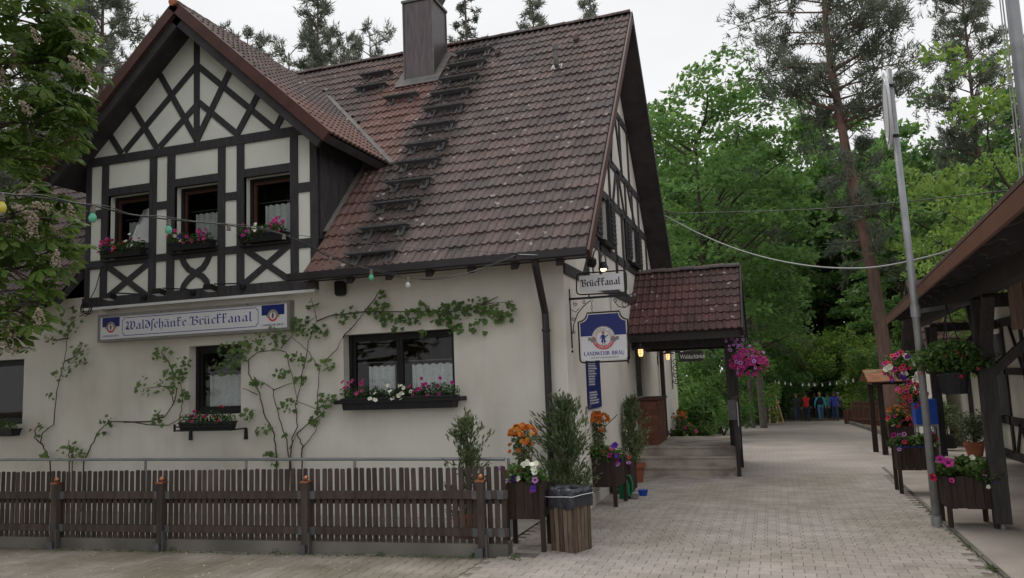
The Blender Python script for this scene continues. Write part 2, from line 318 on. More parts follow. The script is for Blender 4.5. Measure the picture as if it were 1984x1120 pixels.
def tile_material(name, red_strip, ca=(0.132, 0.115, 0.115), cb=(0.162, 0.118, 0.108)):
    m = bpy.data.materials.new(name); m.use_nodes = True; n = m.node_tree.nodes; L = m.node_tree.links; p = n["Principled BSDF"]
    p.inputs["Roughness"].default_value = 0.88; p.inputs["Specular IOR Level"].default_value = 0.15
    g = n.new("ShaderNodeNewGeometry"); oi = n.new("ShaderNodeObjectInfo"); pos = g.outputs["Position"]
    def noise(sc, det=4, rgh=0.55):
        t = n.new("ShaderNodeTexNoise"); t.inputs["Scale"].default_value = sc; t.inputs["Detail"].default_value = det; t.inputs["Roughness"].default_value = rgh; L.new(pos, t.inputs["Vector"]); return t.outputs["Fac"]
    def mrange(x, a, b, c=0.0, d=1.0):
        r = n.new("ShaderNodeMapRange"); r.inputs[1].default_value = a; r.inputs[2].default_value = b; r.inputs[3].default_value = c; r.inputs[4].default_value = d; L.new(x, r.inputs[0]); return r.outputs[0]
    def math_(op, a, b):
        q = n.new("ShaderNodeMath"); q.operation = op
        for i, v in enumerate((a, b)):
            if isinstance(v, (int, float)): q.inputs[i].default_value = v
            else: L.new(v, q.inputs[i])
        return q.outputs[0]
    def mixc(f, a, b):
        q = n.new("ShaderNodeMix"); q.data_type = 'RGBA'; L.new(f, q.inputs[0])
        for i, v in ((6, a), (7, b)):
            if isinstance(v, tuple): q.inputs[i].default_value = (*v, 1)
            else: L.new(v, q.inputs[i])
        return q.outputs[2]
    rand = math_('FRACT', math_('ADD', g.outputs["Random Per Island"], oi.outputs["Random"]), 0)
    weather = mrange(math_('ADD', noise(0.55, 3), math_('MULTIPLY', rand, 0.28)), 0.42, 0.85)
    c = mixc(weather, ca, cb)
    if red_strip:                                       # rain-washed, redder tiles below the chimney and near the dormer
        sx = n.new("ShaderNodeSeparateXYZ"); L.new(pos, sx.inputs[0])
        xx = math_('ADD', sx.outputs[0], math_('MULTIPLY', math_('SUBTRACT', noise(1.2, 3), 0.5), 0.9))
        band = math_('MULTIPLY', mrange(xx, -7.25, -6.75), mrange(xx, -5.75, -5.95))
        c = mixc(math_('MULTIPLY', band, 0.85), c, (0.205, 0.122, 0.104))
        moss = math_('MULTIPLY', mrange(xx, -5.85, -5.7), mrange(xx, -4.75, -4.95))
        c = mixc(math_('MULTIPLY', math_('MULTIPLY', moss, 0.62), mrange(noise(9, 5), 0.30, 0.5)), c, (0.042, 0.036, 0.033))
    c2 = n.new("ShaderNodeVectorMath"); c2.operation = 'SCALE'; L.new(c, c2.inputs[0]); L.new(mrange(rand, 0, 1, 0.88, 1.13), c2.inputs[3]); c = c2.outputs[0]
    vo = n.new("ShaderNodeTexVoronoi"); vo.inputs["Scale"].default_value = 4.2; L.new(pos, vo.inputs["Vector"])
    spots = math_('MULTIPLY', mrange(math_('ADD', vo.outputs["Distance"], math_('MULTIPLY', noise(24, 3), 0.12)), 0.23, 0.18), mrange(noise(0.9, 2), 0.40, 0.48))
    c = mixc(math_('MULTIPLY', spots, 0.85), c, (0.40, 0.375, 0.35))
    vo2 = n.new("ShaderNodeTexVoronoi"); vo2.inputs["Scale"].default_value = 11.0; L.new(pos, vo2.inputs["Vector"])
    mosses = math_('MULTIPLY', mrange(math_('ADD', vo2.outputs["Distance"], math_('MULTIPLY', noise(40, 3), 0.2)), 0.36, 0.28), mrange(noise(0.6, 3), 0.48, 0.6))
    c = mixc(math_('MULTIPLY', mosses, 0.85), c, (0.030, 0.022, 0.020))
    gr = n.new("ShaderNodeVectorMath"); gr.operation = 'SCALE'; L.new(c, gr.inputs[0]); L.new(mrange(noise(14, 5), 0.25, 0.75, 0.82, 1.18), gr.inputs[3])
    L.new(gr.outputs[0], p.inputs["Base Color"])
    b = n.new("ShaderNodeBump"); b.inputs["Strength"].default_value = 0.35; b.inputs["Distance"].default_value = 0.006; L.new(noise(50, 5), b.inputs["Height"]); L.new(b.outputs[0], p.inputs["Normal"])
    return m
MAT['tile'] = tile_material('roof_tile', True); MAT['tile2'] = tile_material('roof_tile_porch', False, (0.088, 0.060, 0.060), (0.125, 0.066, 0.060))
# ================================================================== ground
def strip_sheet(name, x0, x1, ys, dz, mat, nx=1):
    V = []; F = []
    xs = [x0 + (x1 - x0) * i / nx for i in range(nx + 1)]
    for y in ys:
        for x in xs: V.append((x, y, gz(y) + dz))
    w = nx + 1
    for j in range(len(ys) - 1):
        for i in range(nx): F.append((j * w + i, j * w + i + 1, (j + 1) * w + i + 1, (j + 1) * w + i))
    me = bpy.data.meshes.new(name); me.from_pydata(V, [], F); me.materials.append(mat)
    o = bpy.data.objects.new(name, me); COL.objects.link(o); o["kind"] = "structure"; return o
MAT['forest_floor'] = material('forest_floor', (0.10, 0.07, 0.045), 0.95, 0.35, 2.5, 0.8, 18, col2=(0.05, 0.07, 0.025), c2scale=0.8)
ys_ = [-60, -20, 0, 10, 15, 16, 17, 18, 19, 25, 35, 45, 52, 70, 120, 300, 600]
strip_sheet('ground', -500, 500, ys_, -0.06, MAT['forest_floor'], 8)

def paving_material():
    m = bpy.data.materials.new('paving_far'); m.use_nodes = True; n = m.node_tree.nodes; L = m.node_tree.links; p = n["Principled BSDF"]
    p.inputs["Roughness"].default_value = 0.85; p.inputs["Specular IOR Level"].default_value = 0.25
    g = n.new("ShaderNodeNewGeometry")
    br = n.new("ShaderNodeTexBrick"); br.inputs["Scale"].default_value = 1.0; br.inputs["Brick Width"].default_value = 0.2; br.inputs["Row Height"].default_value = 0.1
    br.inputs["Mortar Size"].default_value = 0.005; br.inputs["Color1"].default_value = (0.40, 0.357, 0.325, 1); br.inputs["Color2"].default_value = (0.36, 0.32, 0.29, 1); br.inputs["Mortar"].default_value = (0.27, 0.24, 0.21, 1)
    L.new(g.outputs["Position"], br.inputs["Vector"])
    ns = n.new("ShaderNodeTexNoise"); ns.inputs["Scale"].default_value = 0.7; ns.inputs["Detail"].default_value = 6; L.new(g.outputs["Position"], ns.inputs["Vector"])
    mr = n.new("ShaderNodeMapRange"); mr.inputs[1].default_value = 0.3; mr.inputs[2].default_value = 0.7; mr.inputs[3].default_value = 0.82; mr.inputs[4].default_value = 1.15; L.new(ns.outputs["Fac"], mr.inputs[0])
    sc = n.new("ShaderNodeVectorMath"); sc.operation = 'SCALE'; L.new(br.outputs["Color"], sc.inputs[0]); L.new(mr.outputs[0], sc.inputs[3]); L.new(sc.outputs[0], p.inputs["Base Color"])
    return m
MAT['paving'] = paving_material()
MAT['joint'] = material('joint_sand', (0.235, 0.205, 0.172), 0.95, 0.3, 12, col2=(0.085, 0.09, 0.045), c2scale=1.2, c2lo=0.5, c2hi=0.6)
MAT['paver'] = material('paver', (0.372, 0.332, 0.302), 0.85, 0.16, 2.6, 0.4, 70, rnd=0.09, col2=(0.30, 0.268, 0.225), c2scale=0.55, c2lo=0.42, c2hi=0.62)
MAT['paver_left'] = material('paver_brown', (0.30, 0.262, 0.222), 0.9, 0.2, 2.2, 0.4, 60, rnd=0.09, col2=(0.20, 0.178, 0.135), c2scale=0.9, c2lo=0.42, c2hi=0.62)  # darker, browner mix for the blocks left of the seam
near = strip_sheet('paved_yard', -24, 1.80, [-8, 0, 8, 15.0], -0.014, MAT['joint'])
far_ys = [14.9, 16, 17, 18, 19, 24, 30, 36, 42, 48.5]
strip_sheet('paved_path', -2.2, 2.05, far_ys, -0.005, MAT['paving'])
strip_sheet('path_side', -9.0, -2.2, [23.0, 26, 30, 36, 42, 48.5], -0.004, MAT['paving'])
MAT['apron'] = material('apron_concrete', (0.37, 0.325, 0.29), 0.9, 0.16, 1.5, 0.3, 60, col2=(0.29, 0.25, 0.215), c2scale=0.8)
strip_sheet('concrete_apron', 1.86, 14, [-8, 0, 8, 15, 16, 17, 18, 19, 22], -0.006, MAT['apron'])
MAT['dirt'] = material('dirt', (0.27, 0.19, 0.12), 0.95, 0.25, 2.5, 0.5, 30)
strip_sheet('path_bay', 2.05, 3.75, [21.9, 28, 36, 44, 48.5], -0.004, MAT['paving'])
strip_sheet('dirt_bed', 3.6, 16, [22.0, 28, 36, 44, 52], -0.02, MAT['dirt'])
strip_sheet('forest_path', -6.0, 6.0, [48.5, 52, 70, 100], -0.03, material('forest_track', (0.10, 0.075, 0.055), 0.95, 0.3, 2))

def paver_rings(A, B, n, g, bev=0.006, rot=False):
    A -= g / 2; B -= g / 2
    if n > 0:
        o = [(-A, -B - n), (-0.6 * A, -B - n), (-0.4 * A, -B + n), (0.4 * A, -B + n), (0.6 * A, -B - n), (A, -B - n),
             (A, B + n), (0.6 * A, B + n), (0.4 * A, B - n), (-0.4 * A, B - n), (-0.6 * A, B + n), (-A, B + n)]
    else: o = [(-A, -B), (A, -B), (A, B), (-A, B)]
    if rot: o = [(-y, x) for x, y in o]
    s = 1 - bev / min(A, B)
    return o, [(x * s if abs(x) > 1e-6 else x, y * s) for x, y in o]
def add_paver(mb, rings, cx, cy, z):
    o, i = rings; k = len(o)
    vs = [(cx + x, cy + y, z) for x, y in i] + [(cx + x, cy + y, z - 0.004) for x, y in o] + [(cx + x, cy + y, z - 0.03) for x, y in o]
    fs = [tuple(range(k))] + [(a + k, (a + 1) % k + k, (a + 1) % k, a) for a in range(k)] + [(a + 2 * k, (a + 1) % k + 2 * k, (a + 1) % k + k, a + k) for a in range(k)]
    mb.add(vs, fs)
RA = paver_rings(0.1, 0.065, 0.009, 0.0052); RB = paver_rings(0.065, 0.05, 0, 0.0055); RC = paver_rings(0.1, 0.05, 0, 0.004); RL = paver_rings(0.1, 0.065, 0.009, 0.006, rot=True)
places = []                                            # (kind, x, y)
def lay(kind, x0, x1, y0, y1, a, b, off):
    j = 0; y = y0 + b / 2
    while y < y1 - b / 2 + 1e-6:
        x = x0 + a / 2 - (off if j % 2 else 0)
        while x < x1 + a / 2:
            if x0 + a * 0.3 < x < x1 - a * 0.3: places.append((kind, x, y))
            x += a
        y += b; j += 1
lay('A', -3.04, 1.78, 6.6, 8.95, 0.2, 0.13, 0.1)
lay('B', -3.04, 1.78, 8.944, 11.445, 0.13, 0.1, 0.03)
lay('C', -3.0, 1.78, 11.447, 15.05, 0.2, 0.1, 0.1)
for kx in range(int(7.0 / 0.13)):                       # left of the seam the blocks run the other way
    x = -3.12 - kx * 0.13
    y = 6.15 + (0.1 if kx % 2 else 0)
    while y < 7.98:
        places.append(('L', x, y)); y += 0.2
def inview(p):
    v = CW.T @ (np.array(p) - np.array([0, 0, CAM_H])); 
    if v[2] < 0.5: return False
    return -30 < PW / 2 + FPX * v[0] / v[2] < PW + 30 and 0 < PH / 2 + FPX * v[1] / v[2] < PH + 12
vis = [q for q in places if inview((q[1], q[2], 0))]
vis.sort(key=lambda q: q[1] ** 2 * 0.15 + q[2] ** 2)
proto = {}
for kd, rg in (('A', RA), ('B', RB), ('C', RC), ('L', RL)):
    mb = MB(); add_paver(mb, rg, 0, 0, 0); proto[kd] = mb.mesh('paver', MAT['paver_left' if kd == 'L' else 'paver'])
for kd, x, y in vis[:290]:
    put('paver', proto[kd], near, Matrix.Translation((x, y, rng.uniform(-0.0015, 0.0015))) @ Matrix.Rotation(rng.normal(0, 0.006), 4, 'Z'))
mb = MB()
mo = MB()
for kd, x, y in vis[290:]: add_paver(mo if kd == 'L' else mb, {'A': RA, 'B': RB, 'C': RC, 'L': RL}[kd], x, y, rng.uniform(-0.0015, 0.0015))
tag(mb.build('paver', MAT['paver'], near), kind='stuff')
if mo.f: tag(mo.build('paver', MAT['paver_left'], near), kind='stuff')
# kerb between yard and apron
kb = thing('kerb_edge', 'flush concrete kerb line along the right edge of the paved yard', 'kerb', (1.83, 11, 0))
for i in range(18): mb = MB(); mb.box(1.805, 1.855, -2 + i * 1.0, -2 + i * 1.0 + 0.985, -0.1, 0.001); mb.build('kerb_stone', MAT['concrete'], kb)
# fallen petals and crumbs on the left yard
pts = np.stack([rng.uniform(-9, -1.5, 420), rng.uniform(6.2, 8.0, 420)], 1); pts[:, 0] = np.where(rng.random(420) < 0.75, rng.uniform(-9, -4, 420), pts[:, 0])
c = np.concatenate([pts, np.full((420, 1), 0.004)], 1); s_ = rng.uniform(0.003, 0.009, (420, 1)); an = rng.uniform(0, 6.28, 420)
a = np.stack([np.cos(an), np.sin(an), np.zeros(420)], 1) * s_; b = np.stack([-np.sin(an), np.cos(an), rng.uniform(0, .5, 420)], 1) * s_
me = quads_mesh('fallen_petals', np.stack([c - a - b, c + a - b, c + a + b, c - a + b], 1), 4, material('petal_litter', (0.5, 0.46, 0.36), 0.8, 0.4, 30, rnd=0.3))
tag(put('fallen_petals', me), 'pale fallen petals scattered over the paving before the fence', 'petals', kind='stuff')

# ================================================================== the inn
YF, XC, XV, XL = 10.2, -2.6, -2.12, -15.4
YE, ZE, YR, ZR = 9.65, 3.50, 14.76, 9.023               # eave edge and ridge of the main roof
SL = math.hypot(YR - YE, ZR - ZE); CP, SP = (YR - YE) / SL, (ZR - ZE) / SL
NR = Vector((0, -SP, CP))
def RP(x, s, off=0.0): return Vector((x, YE + s * CP, ZE + s * SP)) + NR * off
def on_roof(px, py):
    v = Vector(ray(px, py)); o = Vector((0, 0, CAM_H)); t = NR.dot(RP(0, 0) - o) / NR.dot(v); p = o + v * t
    return p.x, (p.y - YE) / CP
DX, DZ, DT, DW, DHW = -8.73, 8.16, 0.914, 2.80, 2.29   # dormer ridge x and z, slope, half width of roof and of wall
DY0 = 9.70
def zd(x): return DZ - DT * abs(x - DX)
house = thing('half_timbered_inn', 'white plastered inn with half-timbered dormer gable and brown tiled roof', 'building', (-8.7, 14.7, 0))

def wall_holes(mb, us, zs, holes, fn, depth, mi=0):
    us = sorted(set(us + [h[0] for h in holes] + [h[1] for h in holes])); zs = sorted(set(zs + [h[2] for h in holes] + [h[3] for h in holes]))
    for i in range(len(us) - 1):
        for j in range(len(zs) - 1):
            cu, cz = (us[i] + us[i + 1]) / 2, (zs[j] + zs[j + 1]) / 2
            if any(h[0] < cu < h[1] and h[2] < cz < h[3] for h in holes): continue
            mb.add([fn(us[i], zs[j], 0), fn(us[i + 1], zs[j], 0), fn(us[i + 1], zs[j + 1], 0), fn(us[i], zs[j + 1], 0)], [(0, 1, 2, 3)], mi)
    for (a, b, c, d) in holes:
        r = [(a, c), (b, c), (b, d), (a, d)]
        for k in range(4):
            p, q = r[k], r[(k + 1) % 4]
            mb.add([fn(*q, 0), fn(*p, 0), fn(*p, depth), fn(*q, depth)], [(0, 1, 2, 3)], mi)
fac = lambda u, z, d: Vector((u, YF + d, z))
gab = lambda u, z, d: Vector((XC - d, u, z))
W1 = (onY(665, 651, YF).x, onY(878.5, 640, YF).x, onY(775, 778, YF).z, onY(775, 642.5, YF).z)
W2 = (onY(366, 690, YF).x, onY(467, 690, YF).x, onY(420, 803, YF).z, onY(420, 668, YF).z)
W3 = (onY(47, 700, YF).x - 1.25, onY(47, 700, YF).x, onY(40, 822, YF).z, onY(47, 695, YF).z)
mb = MB(); wall_holes(mb, [-14.95, XC], [-0.4, 3.56], [W1, W2, W3], fac, 0.28)
mb.add([(-14.95, YF, -0.4), (-14.95, 19.32, -0.4), (-14.95, 19.32, 3.8), (-14.95, YR, ZR - 0.15), (-14.95, YF, 3.8)], [(0, 1, 2, 3, 4)])
mb.add([(-14.95, 19.32, -0.4), (XC, 19.32, -0.4), (XC, 19.32, 3.9), (-14.95, 19.32, 3.9)], [(0, 1, 2, 3)])
mb.build('wall', MAT['plaster'], house)
# gable wall towards the path, with its window openings
zA, zB, zC_, zD = onX(1204, 345, XC).z, onX(1196, 407, XC).z, onX(1189, 498, XC).z, onX(1150, 548, XC).z
gw = [(12.75, 13.45, zC_ + 0.12, zB - 0.05), (15.75, 16.5, zC_ + 0.12, zB - 0.05)]
door = (15.75, 16.75, 1.42, 2.62)
mb = MB(); wall_holes(mb, [YF, 19.32], [-0.4, 3.85], [door], gab, 0.25)
gzt = lambda y: 3.85 + (min(y, 2 * YR - y) - YF) * SP / CP
ks = sorted([YF, YR, 19.32] + [h[0] for h in gw] + [h[1] for h in gw])
for i in range(len(ks) - 1):
    a, b = ks[i], ks[i + 1]; lo = 3.85
    hit = [h for h in gw if h[0] <= a and b <= h[1]]
    spans = [(3.85, hit[0][2]), (hit[0][3], None)] if hit else [(3.85, None)]
    for z0, z1 in spans:
        za, zb = (gzt(a), gzt(b)) if z1 is None else (z1, z1)
        za = max(za, z0); zb = max(zb, z0)
        mb.add([gab(a, z0, 0), gab(b, z0, 0), gab(b, zb, 0), gab(a, za, 0)], [(0, 1, 2, 3)])
for (a, b, c_, d_2) in gw:
    r4 = [(a, c_), (b, c_), (b, d_2), (a, d_2)]
    for k in range(4): mb.add([gab(*r4[(k + 1) % 4], 0), gab(*r4[k], 0), gab(*r4[k], 0.25), gab(*r4[(k + 1) % 4], 0.25)], [(0, 1, 2, 3)])
mb.build('gable_wall', MAT['plaster'], house)
mb = MB(); mb.box(-6.5, XC - 0.02, 19.34, 23.0, -0.6, 3.35); mb.prism([(-6.5, 19.3, 3.36), (XC + 0.2, 19.3, 3.36), (XC + 0.2, 23.3, 3.3), (-6.5, 23.3, 3.3)], (0, 0, 0.12)); mb.build('rear_annex', MAT['plaster'], house)
# inner floor and rear wall of the guest room (seen through the panes)
mb = MB(); mb.box(-14.8, -2.9, 13.2, 13.3, 0.2, 3.3); mb.box(-14.8, -2.9, 10.6, 13.2, 0.2, 0.3); mb.box(-14.8, -2.9, 10.55, 13.2, 3.2, 3.3)
for i in range(4): mb.box(-14.8, -2.9, 10.9 + i * 0.6, 11.05 + i * 0.6, 3.02, 3.19)
mb.build('guest_room', MAT['interior'], house)

# timber of the gable wall
def gbeam(p, q, w=0.13, name='timber_beam'):
    m_ = MB(); m_.bar(gab(p[0], p[1], 0.02), gab(q[0], q[1], 0.02), 0.10, w, up=(0, q[0] - p[0], q[1] - p[1]) if False else Vector((1, 0, 0)).cross(Vector((0, q[0] - p[0], q[1] - p[1])))); m_.build(name, MAT['timber'], house)
def ylim(z, pad=0.0): t = (z - 3.85) * CP / SP; return YF + t + pad, 2 * YR - YF - t - pad
for z in (zA, zB, zC_, zD, zA + 1.25):
    a, b = ylim(max(z, 3.86)) if z > 3.86 else (YF, 19.32)
    gbeam((a, z), (b, z), 0.15)
for y in (10.9, 11.7, 12.68, 13.52, 14.2, 15.0, 15.68, 16.57, 17.3, 18.1):
    top = min(gzt(y) - 0.02, zB)
    if top > zC_: gbeam((y, zC_), (y, top), 0.11)
    if y in (11.7, 12.68, 14.2, 15.0, 16.57, 18.1): gbeam((y, zD), (y, zC_), 0.11)
for y in (12.2, 13.1, 13.9, 14.76, 15.6, 16.4, 17.2):
    top = min(gzt(y) - 0.02, zA)
    if top > zB + 0.1: gbeam((y, zB), (y, top), 0.10)
for y in (13.3, 14.2, 15.3, 16.2):
    top = min(gzt(y) - 0.02, zA + 1.25)
    if top > zA + 0.1: gbeam((y, zA), (y, top), 0.10)
for s in (-1, 1):
    gbeam((YR + s * 0.62, zA), (YR + s * 0.08, zA + 1.2), 0.09); gbeam((YR + s * 1.9, zB), (YR + s * 1.1, zA), 0.09); gbeam((YR + s * 3.4, zD), (YR + s * 2.6, zC_), 0.09); gbeam((YR + s * 0.62, zB), (YR + s * 0.1, zA), 0.09)
# gable windows with dark shutters
def gable_window(h, lab):
    w = thing_part = bpy.data.objects.new('window', None); COL.objects.link(w); w.parent = house; BASE[w.name] = base_of(house); w['label'] = lab
    a, b, c_, d2 = h; m_ = MB()
    for (u0, u1, z0, z1) in ((a, a + .07, c_, d2), (b - .07, b, c_, d2), (a + .07, b - .07, c_, c_ + .07), (a + .07, b - .07, d2 - .07, d2), ((a + b) / 2 - .03, (a + b) / 2 + .03, c_ + .07, d2 - .07)):
        m_.box(XC - 0.14, XC - 0.07, u0, u1, z0, z1)
    m_.build('frame', MAT['black'], w)
    m_ = MB(); m_.add([gab(a, c_, .11), gab(b, c_, .11), gab(b, d2, .11), gab(a, d2, .11)], [(0, 1, 2, 3)]); m_.build('pane', MAT['glass'], w)
    m_ = MB(); m_.box(XC - 0.02, XC + 0.13, a - .1, b + .1, c_ - .06, c_ - .01); m_.build('sill', MAT['black'], w)
    for s, u0 in ((0, a - .5), (1, b + .04)):
        m_ = MB(); m_.box(XC + 0.035, XC + 0.07, u0, u0 + .46, c_, d2)
        for k in range(9): z = c_ + .05 + k * (d2 - c_ - .1) / 9; m_.obox((XC + .085, u0 + .23, z + .04), (0.004, 0, .03), (0, .19, 0), (.012, 0, .004))
        m_.build('shutter', MAT['timber'], w)
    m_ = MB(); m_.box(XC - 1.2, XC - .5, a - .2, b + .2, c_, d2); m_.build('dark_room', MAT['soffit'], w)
gable_window(gw[0], 'dark gable window nearer the street'); gable_window(gw[1], 'dark gable window farther along the path')

# main roof: decks, tiles, ridge
roof = bpy.data.objects.new('roof', None); COL.objects.link(roof); roof.parent = house; BASE[roof.name] = base_of(house)
def sv(x): return (zd(x) - ZE) / SP
mb = MB(); th = -NR * 0.11
for poly in ([(XL, 0), (DX - DHW - .04, 0), (DX - DHW - .04, SL), (XL, SL)], [(DX + DHW + .04, 0), (XV, 0), (XV, SL), (DX + DHW + .04, SL)],
             [(DX - DHW - .04, sv(DX - DHW - .04) - .1), (DX, sv(DX) - .1), (DX + DHW + .04, sv(DX + DHW + .04) - .1), (DX + DHW + .04, SL), (DX - DHW - .04, SL)]):
    mb.prism([RP(x, s, -0.025) for x, s in poly], th)
NB = Vector((0, SP, CP)); RB_ = lambda x, s, off=0: Vector((x, 2 * YR - YE - s * CP, ZE + s * SP)) + NB * off
mb.prism([RB_(XL, 0, -.025), RB_(XL, SL, -.025), RB_(XV, SL, -.025), RB_(XV, 0, -.025)], -NB * 0.11)
mb.build('roof_boarding', MAT['soffit'], roof)
mb = MB(); mb.prism([RB_(XL, 0, .03), RB_(XL, SL, .03), RB_(XV, SL, .03), RB_(XV, 0, .03)], -NB * 0.04); mb.build('rear_slope', MAT['tile'], roof)

def tile_shape(w, pitch, lap=0.05, t=0.031, rise=0.026):
    """one interlocking double-wave tile lying in its own x (across) / y (up the slope) plane"""
    wave = [(0, 0), (.46, 0.0), (.60, .55), (.76, 1), (.90, .6), (1.0, 0.05)]
    prof = [(x * w / 2, z * rise) for x, z in wave[:-1]] + [(w / 2 + x * w / 2, z * rise) for x, z in wave]
    m_ = MB(); n = len(prof); L = pitch + lap
    vs = [(x - w / 2, 0, z + t) for x, z in prof] + [(x - w / 2, L, z) for x, z in prof] + [(x - w / 2, 0.004, z - 0.004) for x, z in prof]
    fs = [(i, i + 1, n + i + 1, n + i) for i in range(n - 1)] + [(2 * n + i, 2 * n + i + 1, i + 1, i) for i in range(n - 1)]
    fs += [(0, n, 2 * n), (n - 1, 3 * n - 1, 2 * n - 1)]
    m_.add(vs, fs); return m_
TWD, TP = 0.248, 0.2848
tsh = tile_shape(TWD, TP); tile_me = tsh.mesh('tile', MAT['tile'])
tv = np.array(tsh.v); tf = tsh.f
def frame_M(o, ax, ay, az): return Matrix(((ax[0], ay[0], az[0], o[0]), (ax[1], ay[1], az[1], o[1]), (ax[2], ay[2], az[2], o[2]), (0, 0, 0, 1)))
UPR = Vector((0, CP, SP))
cx0, cs0 = on_roof(785, 163); cx1, cs1 = on_roof(863, 112)
CHX0, CHX1, CHY0, CHY1 = -6.605, -5.97, 13.72, 14.42
tiles = []
ncol = int((XV - XL) / TWD); nrow = int(SL / TP) + 1
for r in range(nrow):
    for c in range(ncol):
        x = XV - 0.02 - (c + .5) * TWD; s = 0.02 + r * TP
        if s + TP > SL + .05: continue
        zc = ZE + (s + TP * .5) * SP
        if abs(x - DX) < DHW + .1 and zc < zd(x) - .02: continue
        yc = YE + (s + TP * .5) * CP
        if CHX0 - .05 < x < CHX1 + .05 and CHY0 - .05 < yc < CHY1 + .1: continue
        M = frame_M(RP(x, s + rng.normal(0, .006), rng.uniform(-.006, .006)), (1, rng.normal(0, .010), rng.normal(0, .006)), UPR, NR)
        tiles.append((x * x * .6 + (YE + s) ** 2, M, x > DX))
tiles.sort(key=lambda q: (not q[2], q[0]))
for _, M, _r in tiles[:290]: put('tile', tile_me, roof, M)
def join_tiles(Ms, parent, mat, tv=tv, tf=tf):
    V = []; F = []; n = len(tv); b = base_of(parent)
    H = np.concatenate([tv, np.ones((n, 1))], 1)
    for i, M in enumerate(Ms):
        V.append((H @ np.array(M).T)[:, :3] - np.array(b)); F += [tuple(a + i * n for a in f) for f in tf]
    me = bpy.data.meshes.new('tile'); me.from_pydata(np.concatenate(V).tolist(), [], F); me.materials.append(mat)
    o = bpy.data.objects.new('tile', me); COL.objects.link(o); o.parent = parent; BASE[o.name] = b; o["kind"] = "stuff"; return o
rest = [M for _, M, _r in tiles[290:]]
# dormer roof tiles, both slopes
DS = math.hypot(1, DT); DSL = DW * DS
def DP(s, y, side, off=0): # s down-slope distance from the ridge
    nrm = Vector((side * DT / DS, 0, 1 / DS)); return Vector((DX + side * s / DS, y, DZ - DT * s / DS)) + nrm * off, nrm
for side in (-1, 1):
    up = Vector((-side / DS, 0, DT / DS)); ax = Vector((0, side, 0))
    nr = int(DSL / 0.27)
    for r in range(nr):
        s = DSL - r * 0.27
        zc = DZ - DT * (s - .13) / DS; ymax = YE + (zc - ZE) * CP / SP
        y = DY0 + 0.02 + TWD / 2
        while y < ymax + .05:
            o_, nrm = DP(s, y, side, 0.0); rest.append(frame_M(o_, ax, up, nrm)); y += TWD
join_tiles(rest, roof, MAT['tile'])
# ridge caps, main and dormer
def cap_mesh(L, r):
    m_ = MB(); sg = 8; vs = []
    for e, (yy, rr) in enumerate(((0, r * 1.12), (L * .25, r * 1.05), (L, r * .95))):
        for k in range(sg + 1): a = math.pi * k / sg; vs.append((yy, -rr * math.cos(a), rr * math.sin(a) * .8))
    fs = [(i * (sg + 1) + k, (i + 1) * (sg + 1) + k, (i + 1) * (sg + 1) + k + 1, i * (sg + 1) + k + 1) for i in range(2) for k in range(sg)]
    fs.append(tuple(range(sg + 1))); m_.add(vs, fs); return m_.mesh('ridge_tile', MAT['tile'])
capm = cap_mesh(.36, .105)
for i in range(40):
    x = XV - .02 - i * .333
    put('ridge_tile', capm, roof, frame_M((x, YR, ZR - .03 + rng.uniform(0, .012)), (-1, 0, 0.012), (0, -1, 0), (0, 0, 1)))
cap2 = cap_mesh(.36, .085)
yv = YE + (DZ - ZE) * CP / SP
for i in range(13): put('ridge_tile', cap2, roof, frame_M((DX, DY0 + i * .333, DZ - .03), (0, 1, .01), (-1, 0, 0), (0, 0, 1)))
# dormer roof boarding and verges
mb = MB()
for side in (-1, 1):
    def q(s, y): return DP(s, y, side, -.03)[0]
    nrm = DP(0, 0, side)[1]
    yb = lambda s: YE + (DZ - DT * s / DS - ZE) * CP / SP + .25
    mb.prism([q(0, DY0), q(DSL, DY0), q(DSL, yb(DSL)), q(0, yb(0))], -nrm * .12)
mb.build('dormer_boarding', MAT['soffit'], roof)
for side in (-1, 1):
    nrm = DP(0, 0, side)[1]; mb = MB()
    a = DP(-0.02 if side > 0 else 0.02, DY0 - .02, side, -.05)[0]; b = DP(DSL + .02, DY0 - .02, side, -.05)[0]
    mb.bar(a, b, 0.05, 0.17, up=nrm); mb.build('verge_board', MAT['trim_red'], roof)
    mb = MB(); a = DP(0.1, DY0 + .05, side, -.21)[0]; b = DP(DSL - .05, DY0 + .05, side, -.21)[0]; mb.bar(a, b, .06, .14, up=nrm); mb.build('barge_board', MAT['soffit'], roof)
mb = MB(); mb.lathe([(.055, 0), (.075, .01), (.075, .05), (.02, .06)], (DX, DY0 - .04, DZ + .0), 8, ax=(0, -1, 0)); mb.build('ridge_end_cap', MAT['terracotta'], roof)
# valley flashing on the right and left
for side in (1, -1):
    mb = MB(); pts = [(s, YE + (DZ - DT * s / DS - ZE) * CP / SP) for s in (0.5, DSL + .12)]
    a = Vector((DX + side * pts[0][0] / DS, pts[0][1], DZ - DT * pts[0][0] / DS)); b = Vector((DX + side * pts[1][0] / DS, pts[1][1], DZ - DT * pts[1][0] / DS))
    up_ = (NR + Vector((side * DT / DS, 0, 1 / DS))).normalized(); mb.bar(a + up_ * .07, b + up_ * .07, .10, .04, up=up_); mb.build('valley_flashing', MAT['flashing'], roof)
# verge of the main roof
for (fn, nn) in ((RP, NR), (RB_, NB)):
    mb = MB(); mb.bar(fn(XV + .012, -.03, -.045), fn(XV + .012, SL, -.045), .03, .15, up=nn); mb.build('verge_board', MAT['trim_red'] if fn is RP else MAT['soffit'], roof)
    mb = MB(); mb.bar(fn(XL - .012, -.03, -.045), fn(XL - .012, SL, -.045), .03, .15, up=nn); mb.build('verge_board', MAT['trim_red'], roof)
